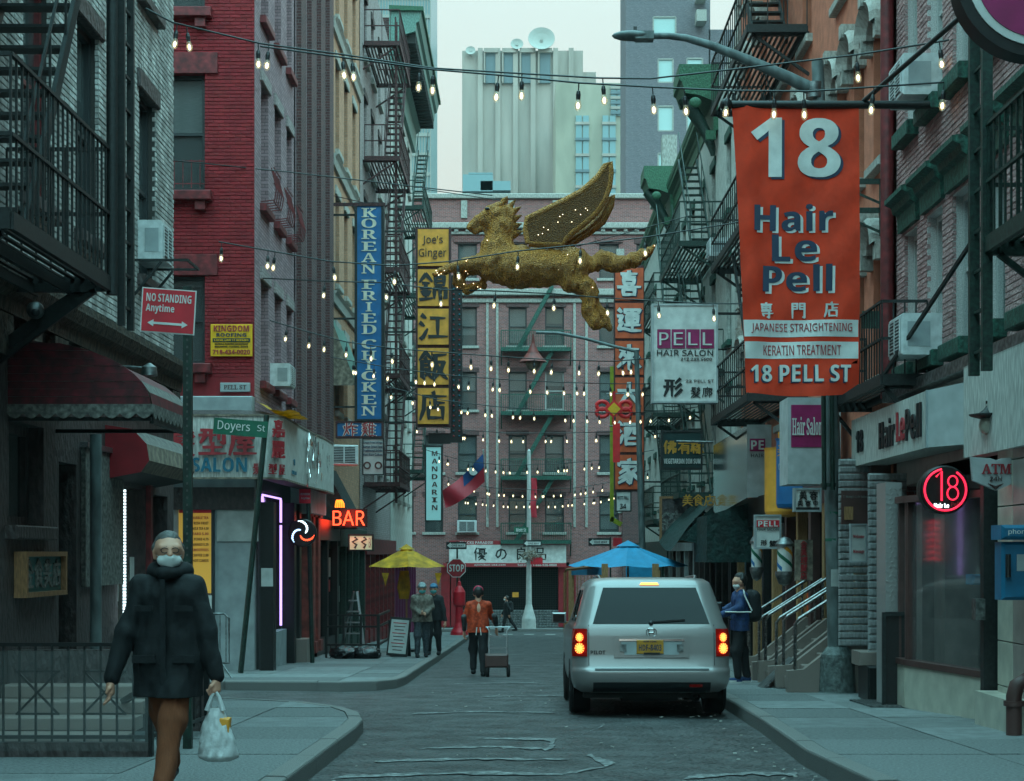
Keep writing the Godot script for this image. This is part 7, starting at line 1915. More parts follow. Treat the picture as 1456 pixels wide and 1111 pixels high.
	tx(t, "T. Wong's Hair Salon", bold, 1216, 707, 34, 5, 22.15, "awning_cream"); mb = MB.new(); mb.box(P(1207, 730, 22.15), V(0.12, 0.18, 0.01)); part(t, "picture", mb, "plywood")
	t = psign("notice_board", "white notice board with red writing on the roller shutter", 1209, 745, 1233, 800, 21.5, "shop_white", "panel_grey", 0.04, 0.02)
	tx(t, "Welcome", serif, 1221, 763, 16, 5, 21.5, "red_text"); tx(t, "Massage", serif, 1221, 785, 16, 6, 21.5, "red_text")
func parasol(t: Node3D, c: Vector3, r: float, drop: float, m: String, n := 8, turn := 0.2):
	# c: apex; canopy of n sagging panels with a cap
	for k in n:
		var mb := MB.new(); var g := []
		for i in 7:
			var row := []
			for j in 5:
				var a := turn + TAU * (k + j / 4.0) / n
				var q := i / 6.0; var sag := 0.06 * r * sin(PI * j / 4.0) * q
				var rr := r * q * (cos(PI / n) / cos(TAU * (j / 4.0 - 0.5) / n))
				row.append(c + V(cos(a) * rr, -drop * pow(q, 0.92) - sag * 0.5, sin(a) * rr))
			g.append(row)
		mb.grid(g, true); part(t, "canopy_panel", mb, m)
	var mb := MB.new()
	for k in n:
		var a := turn + TAU * k / n
		mb.bar(c + V(0, -0.06, 0), c + V(cos(a) * r, -drop - 0.02, sin(a) * r), 0.02)
	part(t, "rib", mb, "wood")
	mb = MB.new(); mb.lathe([Vector2(r * 0.2, -drop * 0.16), Vector2(r * 0.1, -drop * 0.02), Vector2(0.0, 0.06)], c, n); part(t, "cap", mb, m)
	mb = MB.new(); mb.tube([c, V(c.x, gy(-c.z) + 0.15, c.z)], 0.025, 8); part(t, "pole", mb, "wood")
	mb = MB.new(); mb.lathe([Vector2(0.25, 0), Vector2(0.24, 0.06), Vector2(0.04, 0.1), Vector2(0.04, 0.3)], V(c.x, gy(-c.z) + 0.15, c.z), 12); part(t, "base", mb, "iron_dark")
func street_things():
	var mb: MB
	var t: Node3D
	# big lamp post
	var d := 22.8
	var foot := V(4.42, gy(d) + 0.15, -d)
	t = thing("lamp_post", "grey street lamp post with long arm reaching over the street", "street light", foot)
	mb = MB.new()
	var oct := [[0.27, 0.0], [0.26, 0.02], [0.24, 0.5], [0.23, 0.54], [0.17, 0.62], [0.13, 0.66]]
	mb.lathe(oct.map(func(q): return Vector2(q[0], q[1])), foot, 8); part(t, "base", mb, "pole_base")
	mb = MB.new(); mb.tube([foot + V(0, 0.6, 0), foot + V(-0.08, 3.5, 0), foot + V(-0.28, 8.9, 0)], [0.135, 0.12, 0.085], 14); part(t, "shaft", mb, "pole_grey")
	mb = MB.new(); mb.tube([P(1165, 132, d), P(1120, 110, d), P(1060, 84, d), P(1010, 64, d), P(975, 54, d), P(950, 51, d), P(925, 51, d)], [0.095, 0.085, 0.07, 0.058, 0.05, 0.045, 0.045], 10); part(t, "arm", mb, "pole_grey")
	mb = MB.new()
	var hp := P(900, 52, d)
	mb.ball(hp + V(0, 0.01, 0), V(0.3, 0.07, 0.13), 18, 8); mb.box(hp + V(0.16, 0.0, 0), V(0.26, 0.11, 0.2)); part(t, "lamp_head", mb, "pole_grey")
	mb = MB.new(); mb.box(hp + V(0.03, 0.1, 0), V(0.05, 0.07, 0.05)); part(t, "photocell", mb, "plastic_dark")
	mb = MB.new(); mb.tube([P(1158, 118, d), P(1158, 140, d)], 0.12, 10); part(t, "clamp", mb, "galvanized")
	mb = MB.new()
	for py in [730, 768]: mb.lathe([Vector2(0.125, -0.02), Vector2(0.128, 0.02)], foot + V(-0.05, vy(py, d) - foot.y, 0), 12)
	part(t, "tape", mb, "green_street")
	mb = MB.new(); mb.box(foot + V(-0.05, vy(822, d) - foot.y, 0.13), V(0.13, 0.24, 0.01)); part(t, "sticker", mb, "shop_white")
	mb = MB.new()
	for px in [1171, 1183]: mb.tube([P(px, 560, d - 0.25), P(px + 1, 697, d - 0.25)], 0.035, 6)
	mb.box(P(1178, 690, d - 0.2), V(0.2, 0.05, 0.1)); part(t, "conduit", mb, "pole_green")
	# lantern lamp with hanging knot
	d = 46.0
	foot = V(P(912, 0, d).x, gy(d) + 0.15, -d)
	t = thing("lantern_lamp_post", "slim grey lamp post whose arm carries a red pagoda lantern", "street light", foot)
	mb = MB.new(); mb.tube([foot, P(914, 800, d), P(905, 498, d)], [0.12, 0.1, 0.07], 10); part(t, "shaft", mb, "pole_grey")
	mb = MB.new(); mb.tube([P(905, 500, d), P(870, 492, d), P(830, 481, d), P(795, 474, d), P(762, 473, d)], 0.045, 8); part(t, "arm", mb, "pole_grey")
	mb = MB.new(); mb.lathe([Vector2(0.0, -0.05), Vector2(0.34, -0.3), Vector2(0.4, -0.3), Vector2(0.3, -0.2), Vector2(0.18, -0.05), Vector2(0.1, 0.12), Vector2(0.05, 0.22), Vector2(0.02, 0.5)], P(758, 500, d), 8); part(t, "pagoda_cap", mb, "column_red")
	mb = MB.new(); mb.ball(P(758, 516, d), V(0.21, 0.24, 0.21), 14, 10); part(t, "globe", mb, "awning_tan")
	var bs := V(0, 0, 0.12)
	var k0 := P(873, 582, d - 0.4)
	t = thing("knot_ornament", "big red Chinese knot ornament with yellow diamond and tassel", "ornament", k0 - V(0, 1.4, 0))
	for s in [-1, 1]:
		for v in [-1, 1]:
			var o := []
			for k in 13: o.append(k0 + V(s * (0.33 + 0.16 * cos(TAU * k / 12)), v * 0.1 + 0.12 * sin(TAU * k / 12), 0))
			mb = MB.new(); mb.tube(o, 0.055, 8); part(t, "loop", mb, "knot_red")
	mb = MB.new(); mb.box(k0, V(0.38, 0.38, 0.1), Basis(V(0, 0, 1), PI / 4)); part(t, "body", mb, "knot_red")
	mb = MB.new(); mb.box(k0 + V(0, 0, 0.06), V(0.26, 0.26, 0.02), Basis(V(0, 0, 1), PI / 4)); part(t, "diamond", mb, "yellow_bright")
	mb = MB.new(); mb.tube([k0 + V(0, 0.2, 0), k0 + V(0, 0.5, 0)], 0.05, 6); mb.tube([k0 + V(0, -0.2, 0), k0 + V(0, -0.42, 0)], 0.06, 6); part(t, "cord", mb, "red_sign")
	mb = MB.new(); mb.box(k0 + V(0.07, -0.95, 0), V(0.2, 1.1, 0.05)); part(t, "tassel", mb, "knot_red")
	mb = MB.new(); mb.tube([P(909, 560, d), P(862, 560, d)], 0.02, 6); mb.tube([P(910, 606, d), P(866, 606, d)], 0.02, 6); part(t, "hanger", mb, "galvanized")
	# stoops with steel rails
	var stoops := [[22.9, 23.9, "near stoop of pink granite steps behind the lamp post"], [24.6, 25.7, "second stoop of granite steps with twin steel rails"], [26.4, 27.6, "third stoop of granite steps beside the man in the blue jacket"]]
	for q in stoops:
		t = thing("stoop", q[2], "steps", V(4.3, gy(q[0]), -q[0]), "granite stoops on the right")
		var y0: float = gy((q[0] + q[1]) * 0.5) + 0.15
		for k in 5:
			mb = MB.new(); mb.cbox(V(3.95 + 0.24 * k + 0.5, y0 + 0.09 + 0.17 * k, -(q[0] + q[1]) * 0.5), V(q[1] - q[0], 0.18, 1.24), 0.012, Basis(V(0, 0, 1), Vector3.UP, V(-1, 0, 0))); part(t, "step", mb, "granite")
		for e in [q[0], q[1]]:
			mb = MB.new(); mb.prism(PackedVector2Array([Vector2(3.72, y0), Vector2(5.0, y0), Vector2(5.0, y0 + 1.0), Vector2(4.8, y0 + 1.0), Vector2(3.95, y0 + 0.34), Vector2(3.72, y0 + 0.32)]), 0.16, Transform3D(Basis(), V(0, 0, -e))); part(t, "cheek_wall", mb, "granite")
			mb = MB.new(); mb.tube([V(3.84, y0 + 0.3, -e), V(3.84, y0 + 0.98, -e), V(3.9, y0 + 1.06, -e), V(4.95, y0 + 1.72, -e)], 0.024, 8); mb.tube([V(4.75, y0 + 1.0, -e), V(4.75, y0 + 1.6, -e)], 0.02, 6); part(t, "handrail", mb, "steel")
		mb = MB.new(); mb.box(V(4.98, y0 + 0.45, -(q[0] + q[1]) * 0.5), V(0.1, 0.9, q[1] - q[0])); part(t, "landing", mb, "granite")
	t = thing("metal_ramp", "loose checker plate ramp leaning against the second stoop", "ramp", V(3.7, gy(24.3), -24.3))
	mb = MB.new(); mb.box(V(3.78, gy(24.3) + 0.36, -24.25), V(0.66, 0.03, 0.5), Basis(V(0, 0, 1), 0.75)); part(t, "plate", mb, "galvanized")
	# black planter, grating, gate leaf in front of the shop
	t = thing("black_bulkhead", "black painted low bulkhead beside the lamp post base", "bulkhead", V(4.8, gy(20.8), -20.8))
	mb = MB.new(); mb.cbox(V(4.78, gy(20.8) + 0.38, -21.0), V(0.75, 0.44, 0.6), 0.02); part(t, "box", mb, "iron_black")
	mb = MB.new(); mb.cbox(V(4.72, gy(21) + 0.69, -21.2), V(0.75, 0.18, 0.5), 0.01); part(t, "stone_tread", mb, "granite")
	t = thing("pavement_grating", "steel cellar grating set in the right pavement", "grating", V(4.5, gy(20) + 0.15, -20))
	mb = MB.new()
	for k in 16: mb.box(V(4.2 + k * 0.045, gy(20.1) + 0.165, -20.1), V(0.02, 0.02, 1.2), Basis(V(1, 0, 0), -SLOPE))
	for e in [0.0, 1.0]: mb.box(V(4.54, gy(19.5 + e * 1.2) + 0.168, -19.5 - e * 1.2), V(0.74, 0.022, 0.05))
	part(t, "bars", mb, "galvanized")
	t = thing("gate_leaf", "black perforated steel gate leaf standing open before the shop bay", "gate", V(4.6, gy(19.6), -19.6))
	mb = MB.new(); mb.box(V(4.55, gy(19.7) + 0.72, -19.72), V(0.3, 1.08, 0.03), Basis(Vector3.UP, -0.2)); part(t, "sheet", mb, "iron_black")
	mb = MB.new()
	for x in [4.38, 4.72]: mb.box(V(x, gy(19.7) + 0.72, -19.68), V(0.04, 1.16, 0.05))
	mb.box(V(4.55, gy(19.7) + 1.28, -19.68), V(0.3, 0.05, 0.05)); part(t, "frame", mb, "iron_dark")
	# payphone and standpipe
	t = thing("payphone", "blue public telephone box on the tiled wall at the right edge", "payphone", P(1440, 862, 15.6))
	var c := P(1442, 812, 15.6)
	mb = MB.new(); mb.cbox(c, V(0.3, 0.56, 0.24), 0.03); part(t, "body", mb, "phone_blue")
	mb = MB.new(); mb.cbox(c + V(0, 0.37, 0.04), V(0.36, 0.14, 0.36), 0.03); part(t, "hood", mb, "phone_blue")
	mb = MB.new(); mb.tube([c + V(-0.1, 0.16, 0.15), c + V(-0.1, -0.06, 0.15)], 0.026, 8); part(t, "handset", mb, "plastic_dark")
	mb = MB.new(); mb.box(c + V(0.05, 0.08, 0.123), V(0.12, 0.16, 0.01)); part(t, "keypad", mb, "panel_grey")
	text(t, "phone", sans, 0.06, 0.2, facing(c + V(-0.02, 0.37, 0.225)), "white_sign", 0.004)
	t = thing("standpipe", "rusty bent fire standpipe rising from the pavement at the right edge", "standpipe", P(1446, 1035, 15.4))
	mb = MB.new(); mb.tube([P(1442, 1048, 15.4), P(1442, 990, 15.4), P(1446, 975, 15.4), P(1456, 968, 15.4), P(1468, 975, 15.4), P(1470, 1000, 15.4)], 0.075, 12); part(t, "pipe", mb, "brown_text")
	mb = MB.new(); mb.tube([P(1442, 1004, 15.4), P(1442, 997, 15.4)], 0.1, 12); part(t, "flange", mb, "brown_text")
	# left fence with sheet, near pavement
	d = 13.3
	t = thing("area_railing", "black iron area railing backed with scuffed clear sheet", "railing", V(-3.8, gy(d) + 0.15, -d))
	var x0 := -4.55; var x1 := -3.08; var yb := gy(d) + 0.15
	mb = MB.new()
	for v in [0.16, 0.92]: mb.bar(V(x0, yb + v, -d), V(x1, yb + v, -d), 0.03)
	for k in 12: mb.bar(V(lerpf(x0, x1, k / 11.0), yb + 0.03, -d), V(lerpf(x0, x1, k / 11.0), yb + 0.92, -d), 0.018)
	for xx in [-4.0, -3.45]:
		mb.bar(V(xx - 0.17, yb + 0.35, -d), V(xx + 0.17, yb + 0.7, -d), 0.018); mb.bar(V(xx - 0.17, yb + 0.7, -d), V(xx + 0.17, yb + 0.35, -d), 0.018)
		for v in [0.35, 0.7]: mb.bar(V(xx - 0.18, yb + v, -d), V(xx + 0.18, yb + v, -d), 0.018)
	mb.bar(V(x1, yb, -d), V(x1, yb + 1.0, -d), 0.06)
	for k in 8: mb.bar(V(x1, yb + 0.05, -d - 0.3 * k), V(x1, yb + 0.92, -d - 0.3 * k), 0.018)
	for v in [0.16, 0.92]: mb.bar(V(x1, yb + v, -d), V(x1, yb + v - 0.08, -d - 2.4), 0.03)
	mb.bar(V(x1, yb, -d - 2.4), V(x1, yb + 0.9, -d - 2.4), 0.05)
	mb.bar(V(-3.7, yb + 0.3, -d - 1.6), V(x1 + 0.02, yb + 0.62, -d - 0.5), 0.05); part(t, "bars", mb, "iron_black")
	mb = MB.new(); mb.box(V((x0 + x1) * 0.5, yb + 0.46, -d + 0.05), V(x1 - x0, 0.82, 0.008)); part(t, "clear_sheet", mb, "plexi")
	mb = MB.new(); mb.box(V((x0 + x1) * 0.5, yb + 0.06, -d), V(x1 - x0, 0.12, 0.1)); part(t, "plinth", mb, "stone_brown")
	t = thing("cellar_stair", "dark grey area wall and stair behind the iron railing", "steps", V(-4.2, gy(16), -16))
	mb = MB.new(); mb.box(V(-4.1, gy(15.8) + 0.5, -15.9), V(1.9, 0.9, 0.12)); part(t, "parapet", mb, "stone_brown")
	for k in 4:
		mb = MB.new(); mb.cbox(V(-4.2, gy(14.6) + 0.2 + 0.12 * k, -14.4 - 0.3 * k), V(1.4, 0.12, 0.3), 0.01); part(t, "step", mb, "granite")
	# crowd barrier
	d = 24.5
	t = thing("crowd_barrier", "galvanised steel crowd barrier standing behind the walking man", "barrier", V(-4.7, gy(d) + 0.15, -d))
	mb = MB.new(); yb = gy(27.3) + 0.15
	var a0 := V(-6.6, yb, -27.3); var a1 := V(-4.98, yb, -27.3)
	mb.tube([a0 + V(0, 0.25, 0), a0 + V(0, 1.0, 0), a0 + V(0.08, 1.08, 0), a1 + V(-0.08, 1.08, 0), a1 + V(0, 1.0, 0), a1 + V(0, 0.25, 0), a0 + V(0, 0.25, 0)], 0.02, 6)
	for k in 16: mb.bar(a0.lerp(a1, (k + 0.5) / 16.0) + V(0, 0.25, 0), a0.lerp(a1, (k + 0.5) / 16.0) + V(0, 1.08, 0), 0.014)
	part(t, "frame", mb, "galvanized")
	mb = MB.new()
	for e in [0.15, 0.9]:
		var b := a0.lerp(a1, e)
		mb.tube([b + V(-0.1, 0, 0.35), b + V(0, 0.3, 0), b + V(0.25, 0.0, 0.2)], 0.018, 6)
	part(t, "foot", mb, "galvanized")
	# black railing before the bar, bin bags, ladder, menu board
	d = 37.2
	t = thing("bar_railing", "low black steel railing in front of the bar", "railing", V(-4.2, gy(d) + 0.15, -d))
	mb = MB.new(); yb = gy(d) + 0.15
	for v in [0.3, 0.72, 0.98]:
		mb.bar(V(-4.55, yb + v, -d), V(-3.35, yb + v, -d), 0.045); mb.bar(V(-3.35, yb + v, -d), V(-3.35, yb + v, -d - 3), 0.045)
	for k in 4: mb.bar(V(-4.55 + 0.4 * k, yb, -d), V(-4.55 + 0.4 * k, yb + 0.98, -d), 0.05)
	for k in 9: mb.bar(V(-4.45 + 0.13 * k, yb, -d), V(-4.45 + 0.13 * k, yb + 0.3, -d), 0.02)
	mb.bar(V(-3.35, yb, -d), V(-3.35, yb + 0.98, -d), 0.07); part(t, "bars", mb, "iron_black")
	for q in [[-4.05, "crumpled black bin bag lying against the bar railing", 0.3], [-3.6, "flat black bin bag at the foot of the bar railing", 0.28]]:
		t = thing("bin_bag", q[1], "bin bag", V(q[0], yb, -36.7), "bin bags by the railing")
		var fn := FastNoiseLite.new(); fn.seed = int(q[0] * -10); fn.frequency = 4.0
		var g := []
		for i in 15:
			var row := []
			for j in 21:
				var th := PI * i / 14.0; var ph := TAU * j / 20.0
				var v := V(sin(th) * cos(ph), cos(th), sin(th) * sin(ph))
				var n := 1.0 + 0.35 * fn.get_noise_3dv(v * 0.7) + 0.15 * fn.get_noise_3dv(v * 2.2)
				row.append(V(q[0], yb + 0.13, -36.7) + V(v.x * 0.36, maxf(v.y * 0.17, -0.13), v.z * q[2]) * n)
			g.append(row)
		mb = MB.new(); mb.grid(g, true); part(t, "bag", mb, "trash_bag")
	t = thing("step_ladder", "aluminium step ladder standing behind the bar railing", "ladder", V(-4.05, yb, -38.2))
	mb = MB.new()
	for s in [-1, 1]:
		mb.bar(V(-4.05 + s * 0.3, yb, -38.2), V(-4.0 + s * 0.04, yb + 1.5, -38.4), 0.05); mb.bar(V(-4.05 + s * 0.2, yb, -38.9), V(-4.0 + s * 0.05, yb + 1.5, -38.5), 0.035)
	part(t, "stile", mb, "aluminium")
	for k in 5:
		mb = MB.new(); var w := lerpf(0.55, 0.12, k / 5.0); mb.box(V(-4.04, yb + 0.25 + 0.26 * k, -38.25), V(w, 0.03, 0.09)); part(t, "step", mb, "aluminium")
	d = 38.0
	t = thing("menu_board", "leaning black-framed menu A-board beside the man in beige", "menu board", V(P(567, 0, d).x, gy(d) + 0.15, -d))
	var ba := Basis(Vector3.UP, -0.15) * Basis(V(0, 0, 1), -0.07) * Basis(V(1, 0, 0), -0.2)
	c = V(P(567, 0, d).x, gy(d) + 0.62, -d)
	mb = MB.new(); mb.box(c, V(0.5, 0.92, 0.04), ba); part(t, "frame", mb, "iron_black")
	mb = MB.new(); mb.box(c + ba.z * 0.025, V(0.42, 0.8, 0.008), ba); part(t, "paper", mb, "shop_white")
	for k in 9:
		mb = MB.new(); mb.box(c + ba.z * 0.031 + ba.y * (0.32 - k * 0.08), V(0.32 - 0.05 * (k % 3), 0.022, 0.004), ba); part(t, "printed_line", mb, "brown_text" if k % 3 else "red_text")
	mb = MB.new(); mb.box(c + V(0, -0.05, -0.25), V(0.5, 0.9, 0.03), Basis(Vector3.UP, -0.15) * Basis(V(1, 0, 0), 0.25)); part(t, "rear_leaf", mb, "iron_black")
	# parasols and dining shed
	d = 42.0
	t = thing("yellow_parasol", "bright yellow market parasol on the left pavement", "parasol", V(P(577, 0, d).x, gy(d) + 0.15, -d))
	parasol(t, P(578, 777, d), 1.1, 0.52, "canvas_yellow", 6, 0.4)
	mb = MB.new()
	for k in 4: mb.tube([P(571 + k * 2.6, 812, d), P(569 + k * 3.4, 835, d), P(570 + k * 3, 852, d)], [0.05, 0.09, 0.05], 6)
	part(t, "hanging_cloth", mb, "canvas_yellow")
	for px in [548, 623]:
		mb = MB.new(); mb.tri(P(px - 5, 815, d - 0.8), P(px + 5, 815, d - 0.8), P(px, 834, d - 0.8)); part(t, "pennant", mb, "canvas_yellow")
	d = 40.0
	t = thing("blue_parasol", "wide sky blue parasol over the roadside dining shed", "parasol", V(P(895, 0, d).x, gy(d) + 0.1, -d))
	parasol(t, P(893, 772, d), 1.48, 0.56, "canvas_blue", 8, 0.1)
	t = thing("dining_shed", "plywood roadside dining shed with wire mesh sides and blue sheet", "shed", V(P(880, 0, 38).x, gy(38), -38))
	mb = MB.new()
	for q in [[860, 36.5], [932, 36.5], [853, 44.0], [935, 44.0], [812, 44]]:
		var b := P(q[0], 0, q[1]); mb = MB.new(); mb.box(V(b.x, gy(q[1]) + 1.15, b.z), V(0.14, 2.3, 0.14)); part(t, "post", mb, "plywood")
	for q in [[835, 36.5, 44.0], [930, 36.5, 44.0]]:
		var xx := P(q[0], 0, 38).x; mb = MB.new(); mb.box(V(xx, gy(40) + 0.45, -(q[1] + q[2]) * 0.5), V(0.2, 0.9, q[2] - q[1])); part(t, "planter_wall", mb, "plywood")
	mb = MB.new(); mb.box(V(P(882, 0, 36.5).x, gy(36.5) + 0.45, -36.5), V(1.5, 0.9, 0.14)); part(t, "end_wall", mb, "wood")
	for k in 4:
		mb = MB.new(); mb.box(P(812 + k * 5, 905, 44 - k), V(0.28, 0.8, 0.3)); part(t, "barrier_box", mb, "wood")
	mb = MB.new()
	mb.tube([P(803, 905, 45), P(803, 815, 45), P(806, 810, 45), P(850, 806, 40)], 0.04, 6); for k in 9: mb.tube([P(806 + k * 5, 812 - k * 0.6, 44.5), P(806 + k * 5, 870, 44.5)], 0.012, 4)
	part(t, "tube_frame", mb, "wood")
	mb = MB.new(); mb.quad(P(812, 818, 44), P(860, 818, 38), P(860, 807, 38), P(812, 812, 44)); mb.quad(P(890, 830, 43), P(935, 830, 43), P(935, 800, 43), P(890, 800, 43)); part(t, "blue_sheet", mb, "canvas_blue")
	t = thing("fire_alarm_post", "red cast iron fire alarm post beside the stop sign", "alarm post", V(P(653, 0, 64).x, gy(64) + 0.15, -64))
	mb = MB.new(); mb.lathe([Vector2(0.36, 0), Vector2(0.34, 0.12), Vector2(0.22, 0.3), Vector2(0.16, 0.5), Vector2(0.15, 1.1), Vector2(0.24, 1.2), Vector2(0.24, 1.7), Vector2(0.16, 1.85), Vector2(0.08, 1.95), Vector2(0.06, 2.1), Vector2(0, 2.15)], V(P(653, 0, 64).x, gy(64) + 0.15, -64), 12); part(t, "casting", mb, "red_sign")
	# bits of litter on the road
	var r := RandomNumberGenerator.new(); r.seed = 99
	mb = MB.new()
	for k in 90:
		var dd := r.randf_range(11.5, 26.0); var xx := r.randf_range(-1.6, 2.4)
		if r.randf() < 0.4: xx = 2.4 - absf(r.randfn()) * 0.25
		mb.box(V(xx, gy(dd) + 0.014, -dd), V(r.randf_range(0.01, 0.035), 0.006, r.randf_range(0.01, 0.04)), Basis(Vector3.UP, r.randf() * 6) * Basis(V(1, 0, 0), r.randf_range(-0.3, 0.3)))
	one("road_litter", mb, "litter", "scattered pale scraps of litter on the road", "litter").set_meta("kind", "stuff")
# ---------- smooth bodies: tapered limbs joined into one skin ----------
func blob(mb: MB, bones: Array, cell: float, soft := 0.03, amp := 0.0, freq := 8.0, cut := -99.0):
	var lo := Vector3.ONE * 1e9; var hi := -lo
	var pad := cell * 2.0 + soft
	for b in bones:
		for i in 2:
			var q: Vector3 = Vector3.ONE * (b[2 + i] + pad)
			lo = lo.min(b[i] - q); hi = hi.max(b[i] + q)
	var nx := int((hi.x - lo.x) / cell) + 2; var ny := int((hi.y - lo.y) / cell) + 2; var nz := int((hi.z - lo.z) / cell) + 2
	var f := PackedFloat32Array(); f.resize(nx * ny * nz)
	var kk := 1.0 / soft
	var fn := FastNoiseLite.new(); fn.seed = 3; fn.frequency = freq; fn.fractal_octaves = 2
	for b in bones:
		var a: Vector3 = b[0]; var e: Vector3 = b[1]; var ra: float = b[2]; var rb: float = b[3]
		var m := maxf(ra, rb) + soft * 4.0
		var l0 := (a.min(e) - Vector3.ONE * m - lo) / cell; var h0 := (a.max(e) + Vector3.ONE * m - lo) / cell
		var ab := e - a; var den := maxf(ab.dot(ab), 1e-9)
		for k in range(maxi(0, int(l0.z)), mini(nz, int(h0.z) + 2)):
			for j in range(maxi(0, int(l0.y)), mini(ny, int(h0.y) + 2)):
				var o := nx * (j + ny * k)
				for i in range(maxi(0, int(l0.x)), mini(nx, int(h0.x) + 2)):
					var p := lo + V(i, j, k) * cell
					var t := clampf((p - a).dot(ab) / den, 0.0, 1.0)
					var dd := (p - a - ab * t).length() - lerpf(ra, rb, t)
					if dd < soft * 4.0: f[o + i] += exp(-kk * dd)
	if amp > 0 or cut > -90:
		for k in nz:
			for j in ny:
				var o := nx * (j + ny * k)
				var y := lo.y + j * cell
				for i in nx:
					var v := f[o + i]
					if v < 1e-3: continue
					if y < cut: f[o + i] = 1e-4
					elif amp > 0 and v < 400.0: f[o + i] = v * exp(kk * amp * (fn.get_noise_3d(lo.x + i * cell, y * 0.45, lo.z + k * cell) ))
	var idx := {}
	var vs := []; var ns := []
	var off := [0, 1, nx, nx + 1, nx * ny, nx * ny + 1, nx * ny + nx, nx * ny + nx + 1]
	var eds := [[0, 1], [2, 3], [4, 5], [6, 7], [0, 2], [1, 3], [4, 6], [5, 7], [0, 4], [1, 5], [2, 6], [3, 7]]
	for k in nz - 1:
		for j in ny - 1:
			var row := nx * (j + ny * k)
			for i in nx - 1:
				var o := row + i
				var mk := 0
				for c in 8:
					if f[o + off[c]] > 1.0: mk |= 1 << c
				if mk == 0 or mk == 255: continue
				var v := []
				for c in 8: v.append(log(maxf(f[o + off[c]], 1e-6)))
				var s := Vector3.ZERO; var n := 0
				for ed in eds:
					var A: float = v[ed[0]]; var B: float = v[ed[1]]
					if (A > 0) != (B > 0):
						var t := A / (A - B)
						s += V(ed[0] & 1, (ed[0] >> 1) & 1, ed[0] >> 2).lerp(V(ed[1] & 1, (ed[1] >> 1) & 1, ed[1] >> 2), t); n += 1
				var g := -V(v[1] + v[3] + v[5] + v[7] - v[0] - v[2] - v[4] - v[6], v[2] + v[3] + v[6] + v[7] - v[0] - v[1] - v[4] - v[5], v[4] + v[5] + v[6] + v[7] - v[0] - v[1] - v[2] - v[3]).normalized()
				var p := lo + (V(i, j, k) + s / n) * cell
				idx[o] = vs.size(); vs.append(p); ns.append(g)
	var ax := [[1, nx, nx * ny], [nx, nx * ny, 1], [nx * ny, 1, nx]]
	for o in idx:
		for a in 3:
			var q: Array = ax[a]
			var in0 := f[o] > 1.0
			if in0 == (f[o + q[0]] > 1.0): continue
			var c1: int = o - q[1]; var c2: int = o - q[2]; var c3: int = o - q[1] - q[2]
			if not (idx.has(c1) and idx.has(c2) and idx.has(c3)): continue
			var A: int = idx[o]; var B: int = idx[c1]; var C: int = idx[c3]; var D: int = idx[c2]
			if in0: mb.squad(vs[A], vs[B], vs[C], vs[D], ns[A], ns[B], ns[C], ns[D])
			else: mb.squad(vs[A], vs[D], vs[C], vs[B], ns[A], ns[D], ns[C], ns[B])
func mid(a: Vector3, b: Vector3, bend: Vector3, l: float) -> Vector3:
	var h := (b - a).length() * 0.5
	return (a + b) * 0.5 + bend * sqrt(maxf(0.0, l * l - h * h))
func hand_bones(w: Vector3, dir: Vector3, side: Vector3, curl: float) -> Array:
	# w wrist, dir along the fingers, side towards the thumb
	var nrm := dir.cross(side).normalized()
	var r := [[w, w + dir * 0.075, 0.026, 0.03], [w + dir * 0.03 + side * 0.02, w + dir * 0.08 + side * 0.026, 0.02, 0.016], [w + dir * 0.04 - side * 0.018, w + dir * 0.08 - side * 0.026, 0.02, 0.015]]
	for i in 4:
		var b := w + dir * 0.085 + side * (0.027 - 0.018 * i)
		var L: float = [0.07, 0.08, 0.074, 0.058][i]
		var m := b + (dir * cos(curl * 0.6) + nrm * sin(curl * 0.6)) * L * 0.5
		var e := m + (dir * cos(curl * 1.6) + nrm * sin(curl * 1.6)) * L * 0.55
		r.append([b, m, 0.0095, 0.009]); r.append([m, e, 0.009, 0.0075])
	var tb := w + dir * 0.03 + side * 0.03; var tm := tb + (dir * 0.6 + side * 0.6 + nrm * 0.3) * 0.036
	r.append([tb, tm, 0.013, 0.011]); r.append([tm, tm + (dir * 0.85 + nrm * 0.5) * 0.032, 0.011, 0.009])
	return r
